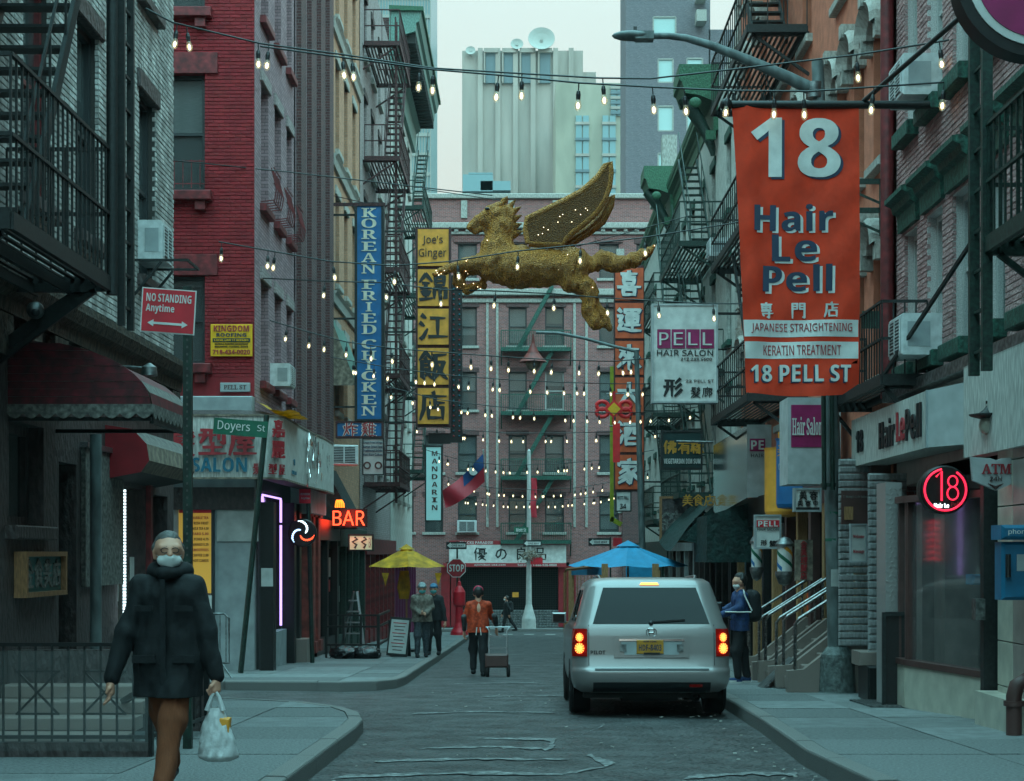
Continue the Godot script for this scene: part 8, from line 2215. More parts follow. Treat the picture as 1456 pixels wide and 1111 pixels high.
# pose o: feet [l, r], hands [l, r] relative to the ground point, look (head turn), cell, coat, hem, trousers, shoes, hair, cap, mask ...
func person(label: String, at: Vector3, yaw: float, o: Dictionary) -> Node3D:
	var t := thing("person", label, "person", at)
	t.rotation.y = yaw
	var cell: float = o.get("cell", 0.02)
	var lean: Vector3 = o.get("lean", Vector3.ZERO)
	var hip := V(0, 0.92, 0); var ch := V(0, 1.3, 0) + lean * 0.7; var nk := V(0, 1.47, -0.01) + lean
	var hb := Basis(Vector3.UP, o.get("look", 0.0)) * Basis(V(1, 0, 0), o.get("nod", 0.0))
	var H := nk + V(0, 0.135, 0.02) + lean * 0.15
	var body := []; var coat := []; var legs := []; var shoes := []
	var fat: float = o.get("fat", 1.0)
	body.append([hip, ch, 0.09, 0.1]); body.append([ch, nk, 0.09, 0.05]); body.append([nk, H, 0.052, 0.052])
	for s in [-1.0, 1.0]:
		var i := 0 if s < 0 else 1
		var sh := V(s * 0.175, 1.375, 0) + lean * 0.9
		var w: Vector3 = o.hands[i]
		var el := mid(sh, w, V(s * 0.5, -0.15, -0.85).normalized(), 0.29)
		var ft: Vector3 = o.feet[i]
		var hp := hip + V(s * 0.09, 0, 0)
		var an := ft + V(0, 0.09, -0.04)
		var kn := mid(hp, an, V(s * 0.05, 0.1, 1).normalized(), 0.42)
		body.append([sh, el, 0.04, 0.035]); body.append([el, w, 0.034, 0.026]); body.append([hp, kn, 0.06, 0.045]); body.append([kn, an, 0.045, 0.035])
		coat.append([nk + V(s * 0.04, -0.055, 0), sh, 0.066, 0.066 * fat]); coat.append([sh, el, 0.07 * fat, 0.062 * fat])
		if o.get("sleeve", true): coat.append([el, w + (el - w).normalized() * 0.02, 0.062 * fat, 0.052 * fat])
		coat.append([ch + V(s * 0.075, 0, 0.01), hip + V(s * 0.075, 0.1, 0.0), 0.12 * fat, 0.112 * fat])
		var hm: float = o.get("hem", 0.82)
		coat.append([hip + V(s * 0.08, 0.1, 0.01), V(s * 0.1, hm - 0.06, 0.0), 0.12 * fat, 0.135 * fat])
		if hm < 0.75: coat.append([hp, hp.lerp(kn, 0.75), 0.13, 0.13])
		legs.append([hp + V(0, 0.06, 0), kn, 0.108, 0.08]); legs.append([kn, an + V(0, 0.03, 0), 0.08, 0.062])
		shoes.append([ft + V(0, 0.05, -0.07), ft + V(0, 0.04, 0.07), 0.045, 0.045]); shoes.append([ft + V(0, 0.04, 0.06), ft + V(0, 0.032, 0.14), 0.042, 0.033])
	# head
	var head := []
	for q in [[0, 0.035, -0.02, 0, 0.02, 0.0, 0.088, 0.088], [0, -0.03, 0.02, 0, -0.085, 0.055, 0.07, 0.038], [-0.03, 0.0, 0.045, 0.03, 0.0, 0.045, 0.045, 0.045], [0, 0.01, 0.095, 0, -0.025, 0.108, 0.011, 0.017], [-0.085, -0.01, -0.005, -0.087, -0.045, 0.0, 0.018, 0.012], [0.085, -0.01, -0.005, 0.087, -0.045, 0.0, 0.018, 0.012], [-0.05, 0.025, 0.078, 0.05, 0.025, 0.078, 0.015, 0.015]]:
		head.append([H + hb * V(q[0], q[1], q[2]), H + hb * V(q[3], q[4], q[5]), q[6], q[7]])
	head.append([nk + V(0, -0.03, 0), H + V(0, -0.06, -0.01), 0.056, 0.054])
	var mb := MB.new()
	blob(mb, body, cell, 0.02); blob(mb, head, o.get("hcell", 0.012), 0.011)
	for i in 2:
		var s := -1.0 if i == 0 else 1.0
		var w: Vector3 = o.hands[i]
		blob(mb, hand_bones(w, o.get("hdir", [V(0, -1, 0.1), V(0, -1, 0.1)])[i].normalized(), V(-s * 0.3, 0.05, 1).normalized(), o.get("curl", [0.5, 0.5])[i]), 0.0065, 0.005)
	var bd := part(t, "body", mb, "skin", true)
	for s in [-1, 1]:
		mb = MB.new(); mb.ball(H + hb * V(s * 0.033, 0.006, 0.09), V(0.014, 0.009, 0.008), 8, 6); part(t, "eye", mb, "ink", true)
	mb = MB.new(); blob(mb, coat, cell, 0.018, o.get("fold", 0.016), 7.0, o.get("hem", 0.82))
	var ct := part(t, o.get("coat_name", "coat"), mb, o.coat, true)
	mb = MB.new(); blob(mb, legs, cell, 0.025, o.get("fold", 0.014), 7.0); part(t, "trousers", mb, o.trousers, true)
	mb = MB.new(); blob(mb, shoes, 0.014, 0.012); part(t, "shoes", mb, o.get("shoes", "cloth_black"), true)
	mb = MB.new()
	if o.has("cap"):
		blob(mb, [[H + hb * V(0, 0.045, -0.02), H + hb * V(0, 0.05, 0.0), 0.1, 0.098], [H + hb * V(-0.045, 0.055, 0.11), H + hb * V(0.045, 0.055, 0.11), 0.022, 0.022]], 0.014, 0.02); part(t, "cap", mb, o.cap, true)
		mb = MB.new()
	blob(mb, [[H + hb * V(0, 0.048, -0.04), H + hb * V(0, 0.056, -0.02), 0.09, 0.082], [H + hb * V(-0.078, 0.02, -0.03), H + hb * V(-0.08, -0.02, -0.03), 0.03, 0.02], [H + hb * V(0.078, 0.02, -0.03), H + hb * V(0.08, -0.02, -0.03), 0.03, 0.02], [H + hb * V(0, 0.0, -0.07), H + hb * V(0, -0.06, -0.06), 0.06, 0.04]], 0.011, 0.012, 0.006, 40.0)
	part(t, "hair", mb, o.get("hair", "hair"), true)
	if o.has("mask"):
		mb = MB.new()
		blob(mb, [[H + hb * V(0, -0.045, 0.092), H + hb * V(0, -0.085, 0.076), 0.03, 0.03], [H + hb * V(-0.045, -0.06, 0.056), H + hb * V(0.045, -0.06, 0.056), 0.036, 0.036]], 0.009, 0.015)
		var mk := part(t, "face_mask", mb, o.mask, true)
		mb = MB.new()
		for s in [-1, 1]: mb.tube([H + hb * V(s * 0.07, -0.035, 0.07), H + hb * V(s * 0.092, -0.02, 0.0)], 0.002, 4)
		part(mk, "strap", mb, o.mask, true)
	if o.has("pack"):
		mb = MB.new(); blob(mb, [[ch + V(-0.08, 0.06, -0.2), hip + V(-0.08, 0.16, -0.21), 0.11, 0.12], [ch + V(0.08, 0.06, -0.2), hip + V(0.08, 0.16, -0.21), 0.11, 0.12]], 0.02, 0.03, 0.01); part(t, "backpack", mb, o.pack, true)
	if o.has("glasses"):
		mb = MB.new()
		for s in [-1, 1]:
			var ring := []
			for k in 13: ring.append(H + hb * V(s * 0.034 + 0.023 * cos(TAU * k / 12), 0.004 + 0.017 * sin(TAU * k / 12), 0.108))
			mb.tube(ring, 0.0028, 4); mb.tube([H + hb * V(s * 0.056, 0.008, 0.106), H + hb * V(s * 0.088, 0.005, 0.0)], 0.0028, 4)
		mb.tube([H + hb * V(-0.011, 0.008, 0.11), H + hb * V(0.011, 0.008, 0.11)], 0.0028, 4)
		part(t, "glasses", mb, "iron_black", true)
	t.set_meta("H", H); t.set_meta("hb", hb)
	return t
func people():
	var mb: MB
	var p: Node3D
	# walking man in front
	var at := V(-2.35, gy(10.7) + 0.15, -10.7)
	p = person("man in dark padded coat, white mask and brown trousers walking towards the viewer", at, 0.0, {"cell": 0.013, "hcell": 0.0065, "feet": [V(-0.06, 0.05, -0.32), V(0.02, 0.0, 0.3)], "hands": [V(-0.35, 0.76, 0.14), V(0.33, 0.77, 0.08)], "curl": [0.45, 1.5], "look": 0.3, "coat": "coat_navy", "hem": 0.64, "fat": 1.0, "trousers": "trousers_brown", "hair": "hair_grey", "mask": "mask", "glasses": true, "fold": 0.02})
	var H: Vector3 = p.get_meta("H"); var hb: Basis = p.get_meta("hb")
	mb = MB.new()
	blob(mb, [[V(-0.09, 1.47, -0.02), V(-0.02, 1.46, 0.1), 0.045, 0.04], [V(0.09, 1.47, -0.02), V(0.03, 1.46, 0.1), 0.045, 0.04], [V(-0.09, 1.47, -0.05), V(0.09, 1.47, -0.05), 0.06, 0.06]], 0.012, 0.02, 0.008); part(p, "collar", mb, "coat_navy", true)
	mb = MB.new(); mb.bar(V(-0.005, 1.42, 0.172), V(0.0, 0.68, 0.165), 0.035, 0.012, V(0, 0, 1))
	for s in [-1, 1]: mb.box(V(s * 0.13, 0.9, 0.155), V(0.15, 0.05, 0.03)); mb.box(V(s * 0.13, 1.23, 0.16), V(0.12, 0.035, 0.025))
	part(p, "placket_and_pockets", mb, "coat_navy", true)
	mb = MB.new()
	for s in [-1, 1]: mb.tube([H + hb * V(s * 0.018, 0.028, 0.1), H + hb * V(s * 0.05, 0.03, 0.088)], 0.005, 5)
	part(p, "eyebrows", mb, "hair_grey", true)
	var bag := thing("carrier_bag", "thin white plastic carrier bag carried by the man in the dark coat", "bag", at + V(0.33, 0.23, 0.12))
	var g := []
	var fn := FastNoiseLite.new(); fn.seed = 12; fn.frequency = 5.0
	for i in 17:
		var row := []
		for j in 29:
			var v := i / 16.0; var a := TAU * j / 28.0
			var rx := 0.12 * (0.35 + 0.75 * sin(minf(v * 1.45, 1.35))) if v < 0.96 else 0.08
			var rz := rx * 0.62
			var n := 1.0 + 0.28 * fn.get_noise_3d(cos(a) * 0.5, v * 0.5, sin(a) * 0.5) + 0.13 * fn.get_noise_3d(cos(a) * 2, v * 0.8, sin(a) * 2)
			row.append(V(cos(a) * rx * n + 0.02 * v, 0.35 * (1 - v), sin(a) * rz * n))
		g.append(row)
	mb = MB.new(); mb.grid(g, true); part(bag, "sack", mb, "bag_plastic", true)
	mb = MB.new()
	for s in [-1, 1]: mb.tube([V(s * 0.05, 0.33, 0.01), V(s * 0.025, 0.42, 0.0), V(0, 0.46, -0.01)], [0.022, 0.013, 0.01], 6)
	part(bag, "handle", mb, "bag_plastic", true)
	mb = MB.new(); mb.cbox(V(0.02, 0.17, 0), V(0.14, 0.24, 0.07), 0.01, Basis(V(0, 0, 1), -0.1)); part(bag, "carton_inside", mb, "yellow_sign", true)
	# man with hand truck
	at = V(-0.88, gy(31.2), -31.2)
	p = person("man in orange shirt and red cap pushing a hand truck, seen from behind", at, PI + 0.05, {"feet": [V(-0.09, 0, -0.12), V(0.09, 0.03, 0.16)], "hands": [V(-0.36, 0.9, 0.3), V(0.27, 0.85, 0.18)], "sleeve": false, "coat": "cloth_orange", "coat_name": "shirt", "hem": 0.84, "trousers": "cloth_black", "cap": "cap_red"})
	mb = MB.new(); blob(mb, [[V(-0.31, 1.17, -0.1), V(-0.355, 0.96, 0.24), 0.056, 0.044], [V(0.28, 1.15, -0.1), V(0.27, 0.9, 0.12), 0.056, 0.044]], 0.018, 0.02, 0.01); part(p, "sleeves", mb, "cloth_grey", true)
	mb = MB.new()
	for s in [-1, 1]: mb.tube([V(s * 0.03, 0.95, -0.15), V(s * 0.05, 0.8, -0.16)], 0.01, 4)
	part(p, "apron_ties", mb, "white_sign", true)
	var c := V(P(708, 0, 30.9).x, gy(30.9), -30.9)
	var tr := thing("hand_truck", "steel hand truck with a brown box pushed along the road", "hand truck", c)
	mb = MB.new()
	for s in [-1, 1]: mb.tube([V(s * 0.17, 0.12, 0.02), V(s * 0.17, 0.88, -0.12), V(s * 0.22, 0.94, -0.2)], 0.016, 6)
	mb.tube([V(-0.24, 0.94, -0.2), V(0.24, 0.94, -0.2)], 0.016, 6)
	for v in [0.3, 0.55, 0.78]: mb.bar(V(-0.17, v, -0.03), V(0.17, v, -0.03), 0.02)
	part(tr, "frame", mb, "aluminium", true)
	for s in [-1, 1]:
		mb = MB.new(); mb.lathe([Vector2(0.03, -0.03), Vector2(0.1, -0.035), Vector2(0.125, -0.02), Vector2(0.125, 0.02), Vector2(0.1, 0.035), Vector2(0.03, 0.03)], V(s * 0.2, 0.125, 0.08), 16, Basis(V(0, 0, 1), PI / 2)); part(tr, "wheel", mb, "rubber", true)
	mb = MB.new(); mb.cbox(V(-0.02, 0.32, 0.12), V(0.44, 0.26, 0.2), 0.03); part(tr, "box", mb, "brown_text", true)
	# men on the left pavement
	p = person("man in beige jacket, grey cap and teal mask with folded hands", V(-2.37, gy(37.6) + 0.15, -37.6), 0.15, {"feet": [V(-0.12, 0, 0.12), V(0.1, 0.0, -0.1)], "hands": [V(-0.06, 1.02, 0.24), V(0.07, 1.03, 0.25)], "hdir": [V(0.9, 0.1, 0.3), V(-0.9, 0.1, 0.3)], "curl": [1.2, 1.2], "coat": "cloth_beige", "fat": 1.12, "trousers": "cloth_denim", "cap": "cap_grey", "mask": "mask_teal", "nod": 0.15})
	p = person("person in black with blue cap half hidden behind the man in beige", V(-2.2, gy(39.4) + 0.15, -39.4), -0.1, {"feet": [V(-0.1, 0, 0.1), V(0.12, 0, -0.05)], "hands": [V(-0.28, 0.82, 0.1), V(0.3, 0.8, 0.1)], "coat": "cloth_black", "trousers": "cloth_black", "cap": "cap_blue", "mask": "mask_teal", "cell": 0.025})
	p = person("distant person in black with backpack walking left at the junction", V(P(720, 0, 76).x, gy(76) + 0.03, -76), -PI / 2, {"feet": [V(-0.05, 0.08, -0.42), V(0.05, 0, 0.22)], "hands": [V(-0.24, 0.85, 0.2), V(0.24, 0.85, -0.15)], "coat": "coat_navy", "trousers": "cloth_black", "pack": "cloth_black", "mask": "mask", "cell": 0.028, "hcell": 0.018})
	# man in blue on the right
	p = person("man in blue striped track jacket with black backpack facing left beside the car", V(3.42, gy(25.6) + 0.15, -25.6), -PI / 2 + 0.15, {"feet": [V(-0.1, 0, -0.1), V(0.1, 0.0, 0.1)], "hands": [V(-0.12, 1.1, 0.36), V(0.1, 1.06, 0.38)], "hdir": [V(0.2, 0.4, 0.8), V(-0.2, 0.4, 0.8)], "curl": [1.0, 1.0], "coat": "cloth_blue", "trousers": "cloth_black", "shoes": "cloth_blue", "pack": "cloth_black", "mask": "mask", "nod": 0.25, "cell": 0.017})
	mb = MB.new()
	for s in [-1, 1]: mb.tube([V(s * 0.2, 1.475, 0.0), V(s * 0.278, 1.38, 0.0), V(s * 0.325, 1.15, -0.1)], 0.012, 5); mb.tube([V(s * 0.325, 1.13, -0.09), V(s * 0.2, 1.13, 0.3)], 0.012, 5)
	part(p, "white_stripe", mb, "white_sign", true)
	mb = MB.new()
	for s in [-1, 1]: mb.box(V(s * 0.145, 0.035, 0.06 + s * 0.1), V(0.015, 0.03, 0.12)); mb.box(V(s * 0.1, 0.012, 0.04 + s * 0.1), V(0.1, 0.024, 0.28))
	part(p, "shoe_soles", mb, "white_sign", true)
	c = V(2.98, gy(25.6) + 0.15, -25.6)
	tr = thing("camera_rig", "black film camera rig on a tripod held by the man in blue", "camera", c)
	mb = MB.new(); mb.cbox(V(0, 1.2, 0), V(0.3, 0.16, 0.16), 0.02); mb.cbox(V(-0.05, 1.32, 0), V(0.22, 0.07, 0.1), 0.01); mb.tube([V(-0.15, 1.2, 0), V(-0.3, 1.2, 0)], [0.06, 0.07], 10); part(tr, "camera_body", mb, "plastic_dark", true)
	mb = MB.new()
	for k in 3: mb.tube([V(0, 1.1, 0), V(0.3 * cos(k * 2.1 + 0.5), 0.0, 0.3 * sin(k * 2.1 + 0.5))], 0.018, 6)
	mb.tube([V(0.05, 1.1, 0), V(0.3, 1.0, 0.05)], 0.012, 6); part(tr, "tripod_legs", mb, "iron_black", true)
	p = person("man in grey jacket and pale cap sitting in the dining shed", V(P(832, 0, 41.5).x, gy(41.5) - 0.12, -41.5), 0.2, {"feet": [V(-0.1, 0.15, 0.1), V(0.1, 0.15, 0.0)], "hands": [V(-0.1, 0.95, 0.25), V(0.12, 0.95, 0.25)], "coat": "cloth_grey", "trousers": "cloth_black", "cap": "cap_grey", "cell": 0.026, "hcell": 0.016})

func pegasus():
	var d := 30.0; var k := d / FOC
	var t := thing("winged_horse", "gold tinsel winged horse figure flying on wires above the street", "decoration", P(770, 410, d))
	var q := func(x: float, y: float, z := 0.0) -> Vector3: return P(x, y, d) + V(0, 0, z)
	var bones := []
	var add := func(pts: Array, rs: Array, z := 0.0):
		for i in pts.size() - 1: bones.append([q.call(pts[i][0], pts[i][1], z), q.call(pts[i + 1][0], pts[i + 1][1], z), rs[i] * k, rs[i + 1] * k])
	add.call([[708, 374], [735, 380], [775, 381], [812, 376], [822, 375]], [28, 29, 26, 23, 19])
	add.call([[708, 372], [707, 350], [714, 322], [718, 304]], [25, 20, 15.5, 13])
	add.call([[716, 302], [702, 304], [684, 314], [670, 323]], [12.5, 12, 8, 5.5])
	add.call([[704, 310], [690, 322], [674, 331]], [8, 5, 3.6])
	add.call([[702, 372], [672, 376], [648, 381], [630, 386], [619, 391]], [13, 8, 6, 4.6, 4], 0.12)
	add.call([[700, 380], [668, 380], [654, 384], [651, 398], [664, 410], [680, 404], [689, 405]], [12, 8, 7, 6.5, 6, 5, 4], -0.12)
	add.call([[800, 384], [812, 402], [832, 408], [838, 418], [836, 442], [846, 460], [858, 462]], [17, 14, 11, 9.5, 9, 8, 5], 0.1)
	add.call([[806, 388], [822, 400], [838, 412], [842, 436], [856, 450], [868, 466]], [16, 14, 11, 10, 9, 4.5], -0.14)
	add.call([[832, 380], [844, 376], [858, 370], [876, 376], [900, 370], [918, 360], [930, 349]], [6, 9, 12, 10, 9.5, 6.5, 2.5])
	var mb := MB.new(); blob(mb, bones, 0.033, 0.035, 0.05, 7.0); part(t, "body", mb, "gold_tinsel")
	for z in [-0.08, 0.1]:
		mb = MB.new(); mb.tube([q.call(712, 294, z), q.call(717, 287, z), q.call(722, 281, z)], [0.05, 0.06, 0.01], 6); part(t, "ear", mb, "gold_tinsel")
	for e in [[724, 296, 733, 284], [729, 302, 741, 294], [730, 312, 742, 306], [731, 322, 742, 318], [733, 332, 743, 329]]:
		mb = MB.new(); mb.tube([q.call(e[0] - 5, e[1] + 3), q.call(e[0], e[1]), q.call(e[2], e[3])], [0.09, 0.08, 0.01], 6); part(t, "mane_lock", mb, "gold_tinsel")
	mb = MB.new(); mb.ball(q.call(693, 299, 0.13), V(0.05, 0.03, 0.03), 8, 6); part(t, "eye", mb, "ink")
	var wings := [[[[752, 349], [748, 330], [750, 315], [775, 303], [802, 290], [828, 276], [850, 256], [861, 240], [866, 236], [867, 250], [865, 268], [858, 288], [846, 306], [828, 322], [814, 332], [803, 343], [798, 351]], 0.2, "gold_feather"], [[[798, 352], [812, 338], [838, 322], [856, 304], [866, 282], [871, 276], [869, 290], [858, 312], [838, 328], [818, 340], [806, 354]], -0.18, "gold_tinsel"]]
	for w in wings:
		var rim := []
		var poly := PackedVector2Array()
		for e in w[0]:
			var v: Vector3 = q.call(e[0], e[1]); poly.append(Vector2(v.x, v.y)); rim.append(v + V(0, 0, w[1]))
		mb = MB.new(); mb.prism(poly, 0.12, Transform3D(Basis(), V(0, 0, -d + w[1]))); part(t, "wing", mb, w[2])
		rim.append(rim[0]); mb = MB.new(); mb.tube(rim, 0.075, 6); part(t, "wing_edge", mb, "gold_tinsel")
	var r := RandomNumberGenerator.new(); r.seed = 4
	mb = MB.new()
	for i in 60:
		var b: Array = bones[r.randi() % bones.size()]
		var n := V(r.randfn(), r.randfn(), absf(r.randfn()) + 0.4).normalized(); var tt := r.randf()
		mb.ball((b[0] as Vector3).lerp(b[1], tt) + n * (lerpf(b[2], b[3], tt) + 0.035), Vector3.ONE * 0.008, 5, 4)
	for i in 12: mb.ball(P(762 + i * 6.8 + r.randf_range(-4, 4), 338 - i * 6.0 * r.randf_range(0.25, 0.9), d) + V(0, 0, 0.262), Vector3.ONE * 0.008, 5, 4)
	part(t, "fairy_light", mb, "bulb_glow").set_meta("kind", "stuff")
	mb = MB.new()
	for e in [[712, 285, 600, 262], [815, 352, 985, 300], [760, 352, 760, 300]]: mb.tube([q.call(e[0], e[1]), q.call(e[2], e[3], -0.4)], 0.008, 4)
	part(t, "wire", mb, "iron_black")
# ---------- the car: a stack of rounded outlines ----------
const CAR := [[0.30, 0.86, -0.16, -4.55, 0.2], [0.36, 0.95, -0.05, -4.68, 0.22], [0.44, 0.975, 0.0, -4.72, 0.24], [0.55, 0.985, 0.01, -4.75, 0.24], [0.6, 0.985, -0.005, -4.75, 0.24], [0.63, 0.98, -0.06, -4.74, 0.24], [0.8, 0.985, -0.075, -4.72, 0.23], [0.98, 0.98, -0.085, -4.66, 0.22], [1.08, 0.965, -0.10, -4.45, 0.22], [1.13, 0.945, -0.12, -3.6, 0.22], [1.17, 0.925, -0.14, -3.45, 0.22], [1.4, 0.865, -0.27, -3.05, 0.22], [1.6, 0.805, -0.40, -2.7, 0.2], [1.67, 0.775, -0.45, -2.5, 0.2], [1.715, 0.71, -0.53, -2.3, 0.2], [1.735, 0.5, -0.7, -2.1, 0.2], [1.74, 0.25, -0.95, -1.9, 0.15]]
func car_at(y: float) -> Array:
	var i := 0
	while i < CAR.size() - 2 and CAR[i + 1][0] < y: i += 1
	var a: Array = CAR[i]; var b: Array = CAR[i + 1]
	var t := clampf((y - a[0]) / (b[0] - a[0]), 0.0, 1.0)
	var r := []
	for k in 5: r.append(lerpf(a[k], b[k], t))
	return r
func car_pt(y: float, s: float, off := 0.0) -> Vector3:
	var c := car_at(y); var w: float = c[1]; var r: float = c[4]; var q := absf(s); var sg := signf(s) if s != 0 else 1.0
	if q <= w - r: return V(s, y, c[2] + off)
	var a := (q - (w - r)) / r
	if a <= PI / 2: return V(sg * (w - r + (r + off) * sin(a)), y, c[2] - r + (r + off) * cos(a))
	return V(sg * (w + off), y, c[2] - r - (a - PI / 2) * r)
func car_patch(t: Node3D, n: String, m: String, y0: float, y1: float, a0: float, a1: float, b0: float, b1: float, off: float, ny := 8, ns := 16) -> MeshInstance3D:
	# a0..a1 along the outline at y0, b0..b1 at y1
	var g := []
	for i in ny + 1:
		var v := i / float(ny); var row := []
		for j in ns + 1:
			row.append(car_pt(lerpf(y0, y1, v), lerpf(lerpf(a0, b0, v), lerpf(a1, b1, v), j / float(ns)), off))
		g.append(row)
	var mb := MB.new(); mb.grid(g)
	for e in 2:
		for j in ns:
			var i := 0 if e == 0 else ny
			var A: Vector3 = g[i][j]; var B: Vector3 = g[i][j + 1]
			var k := V(0, 0, -off - 0.01)
			if e == 0: mb.quad(A + k, B + k, B, A)
			else: mb.quad(A, B, B + k, A + k)
	return part(t, n, mb, m, true)
func car():
	var d := 19.8
	var t := thing("suv", "silver estate car with glowing tail lights driving away down the street", "car", V(1.57, gy(d) + 0.004, -d))
	t.rotation.x = -SLOPE
	var mb := MB.new(); var g := []
	for c in CAR:
		var row := []; var r: float = c[4]; var w: float = c[1]; var L: float = c[2] - c[3]
		var q := []
		for i in 5: q.append(Vector2(lerpf(0, w - r, i / 4.0), c[2]))
		for i in range(1, 7): q.append(Vector2(w - r + r * sin(PI / 12 * i), c[2] - r + r * cos(PI / 12 * i)))
		for i in range(1, 10): q.append(Vector2(w, lerpf(c[2] - r, c[3] + 0.45, i / 9.0)))
		for i in range(1, 7): q.append(Vector2(w - 0.45 + 0.45 * cos(PI / 12 * i), c[3] + 0.45 - 0.45 * sin(PI / 12 * i)))
		q.append(Vector2(0, c[3]))
		for i in range(q.size() - 1, 0, -1): row.append(V(-q[i].x, c[0], q[i].y))
		for v in q: row.append(V(v.x, c[0], v.y))
		g.append(row)
	mb.grid(g)
	var top: Array = g[-1]
	for i in range(1, top.size() - 2): mb.tri(top[0], top[i], top[i + 1])
	part(t, "body", mb, "car_paint", true)
	car_patch(t, "rear_window", "car_glass", 1.15, 1.6, -0.72, 0.72, -0.58, 0.58, 0.006)
	for s in [-1.0, 1.0]:
		for q in [[1.12, 1.62], [1.75, 2.7]]:
			car_patch(t, "side_window", "car_glass", 1.18, 1.58, s * q[0], s * q[1], s * (q[0] - 0.08), s * (q[1] - 0.35), 0.006, 6, 6) if s > 0 else car_patch(t, "side_window", "car_glass", 1.18, 1.58, s * q[1], s * q[0], s * (q[1] - 0.35), s * (q[0] - 0.08), 0.006, 6, 6)
		var a := minf(s * 0.79, s * 1.02); var b := maxf(s * 0.79, s * 1.02)
		var lamp := car_patch(t, "tail_lamp", "lamp_red", 0.75, 1.09, a, b, a, b, 0.012, 6, 6)
		for q in [[0.985, 0.055, "tail_glow"], [0.85, 0.068, "tail_glow"]]:
			var pc := car_pt(q[0], s * 0.88, 0.02)
			var nrm := (car_pt(q[0], s * 0.88, 0.1) - pc).normalized()
			var bx := Basis(Vector3.UP.cross(nrm).normalized(), nrm, Vector3.UP.cross(nrm).normalized().cross(nrm))
			mb = MB.new(); mb.lathe([Vector2(q[1] * 0.55, 0.004), Vector2(0.0, 0.012)], pc, 12, bx)
			for k in 12:
				var an := TAU * k / 12; mb.box(pc + (bx.x * cos(an) + bx.z * sin(an)) * q[1] * 0.75 + nrm * 0.004, V(q[1] * 0.42, 0.008, q[1] * 0.2), Basis(bx.x * cos(an) + bx.z * sin(an), nrm, (bx.x * cos(an) + bx.z * sin(an)).cross(nrm)))
			part(lamp, "lit_reflector", mb, q[2], true)
			mb = MB.new(); mb.lathe([Vector2(q[1], 0.001), Vector2(0.0, 0.003)], pc, 14, bx); part(lamp, "reflector_bowl", mb, "tail_red", true)
		mb = MB.new(); mb.cbox(V(s * 1.075, 1.2, -2.95), V(0.2, 0.15, 0.1), 0.02); part(t, "mirror", mb, "car_paint", true)
		mb = MB.new(); mb.box(V(s * 1.08, 1.2, -2.897), V(0.16, 0.11, 0.004)); part(t, "mirror_glass", mb, "car_glass", true)
		mb = MB.new(); mb.tube([V(s * 0.6, 1.71, -0.75), V(s * 0.62, 1.75, -0.85), V(s * 0.62, 1.75, -2.0)], 0.02, 6); part(t, "roof_rail", mb, "aluminium", true)
		for z in [-0.95, -3.75]:
			var wc := V(s * 0.86, 0.36, z); var wb := Basis(V(0, 0, 1), -s * PI / 2)
			mb = MB.new(); mb.lathe([Vector2(0.2, -0.13), Vector2(0.33, -0.13), Vector2(0.36, -0.1), Vector2(0.36, 0.1), Vector2(0.33, 0.13), Vector2(0.2, 0.13)], wc, 28, wb)
			var wh := part(t, "wheel", mb, "rubber", true)
			mb = MB.new(); mb.lathe([Vector2(0.2, 0.12), Vector2(0.19, 0.06), Vector2(0.08, 0.09), Vector2(0.0, 0.1)], wc, 20, wb); part(wh, "rim", mb, "aluminium", true)
			mb = MB.new(); mb.lathe([Vector2(0.43, -0.02), Vector2(0.0, 0.0)], V(s * 0.965, 0.4, z), 24, wb); part(t, "wheel_arch", mb, "grime", true)
	mb = MB.new(); mb.box(V(0, 0.33, -2.3), V(1.66, 0.2, 4.1)); mb.tube([V(-0.75, 0.3, -0.9), V(0.75, 0.3, -0.9)], 0.07, 8); mb.box(V(0, 0.26, -0.6), V(0.7, 0.14, 0.5)); part(t, "underbody", mb, "grime", true)
	mb = MB.new(); mb.tube([V(0.52, 0.24, -0.9), V(0.55, 0.24, -0.1)], 0.05, 10, false); part(t, "exhaust", mb, "galvanized", true)
	car_patch(t, "lower_valance", "plastic_dark", 0.31, 0.435, -0.72, 0.72, -0.72, 0.72, 0.014, 3, 10)
	car_patch(t, "bumper_step", "plastic_dark", 0.585, 0.605, -0.7, 0.7, -0.7, 0.7, 0.012, 2, 8)
	car_patch(t, "reflector", "lamp_red", 0.375, 0.41, 0.46, 0.62, 0.46, 0.62, 0.02, 2, 4)
	car_patch(t, "high_brake_lamp", "tail_glow", 1.635, 1.665, -0.12, 0.12, -0.1, 0.1, 0.012, 2, 6)
	car_patch(t, "gate_seam", "grime", 0.64, 1.14, -0.775, -0.768, -0.775, -0.768, 0.003, 4, 1)
	car_patch(t, "gate_seam", "grime", 0.64, 1.14, 0.768, 0.775, 0.768, 0.775, 0.003, 4, 1)
	car_patch(t, "plate_surround", "car_paint", 0.735, 1.0, -0.46, 0.46, -0.46, 0.46, 0.022, 4, 8)
	car_patch(t, "plate_recess", "panel_grey", 0.77, 0.94, -0.33, 0.33, -0.38, 0.38, 0.026, 4, 8)
	car_patch(t, "chrome_garnish", "chrome", 0.94, 0.965, -0.4, 0.4, -0.4, 0.4, 0.034, 2, 8)
	for s in [-1, 1]: car_patch(t, "clear_lamp", "galvanized", 0.81, 0.9, s * 0.35 - 0.04, s * 0.35 + 0.04, s * 0.35 - 0.04, s * 0.35 + 0.04, 0.036, 3, 3)
	mb = MB.new(); mb.cbox(V(-0.02, 0.868, -0.038), V(0.33, 0.17, 0.012), 0.006); var pl := part(t, "licence_plate", mb, "plate_yellow", true)
	text(pl, "HDF-8403", bold, 0.075, 0.28, facing(V(-0.02, 0.86, -0.03)), "ink_blue", 0.004)
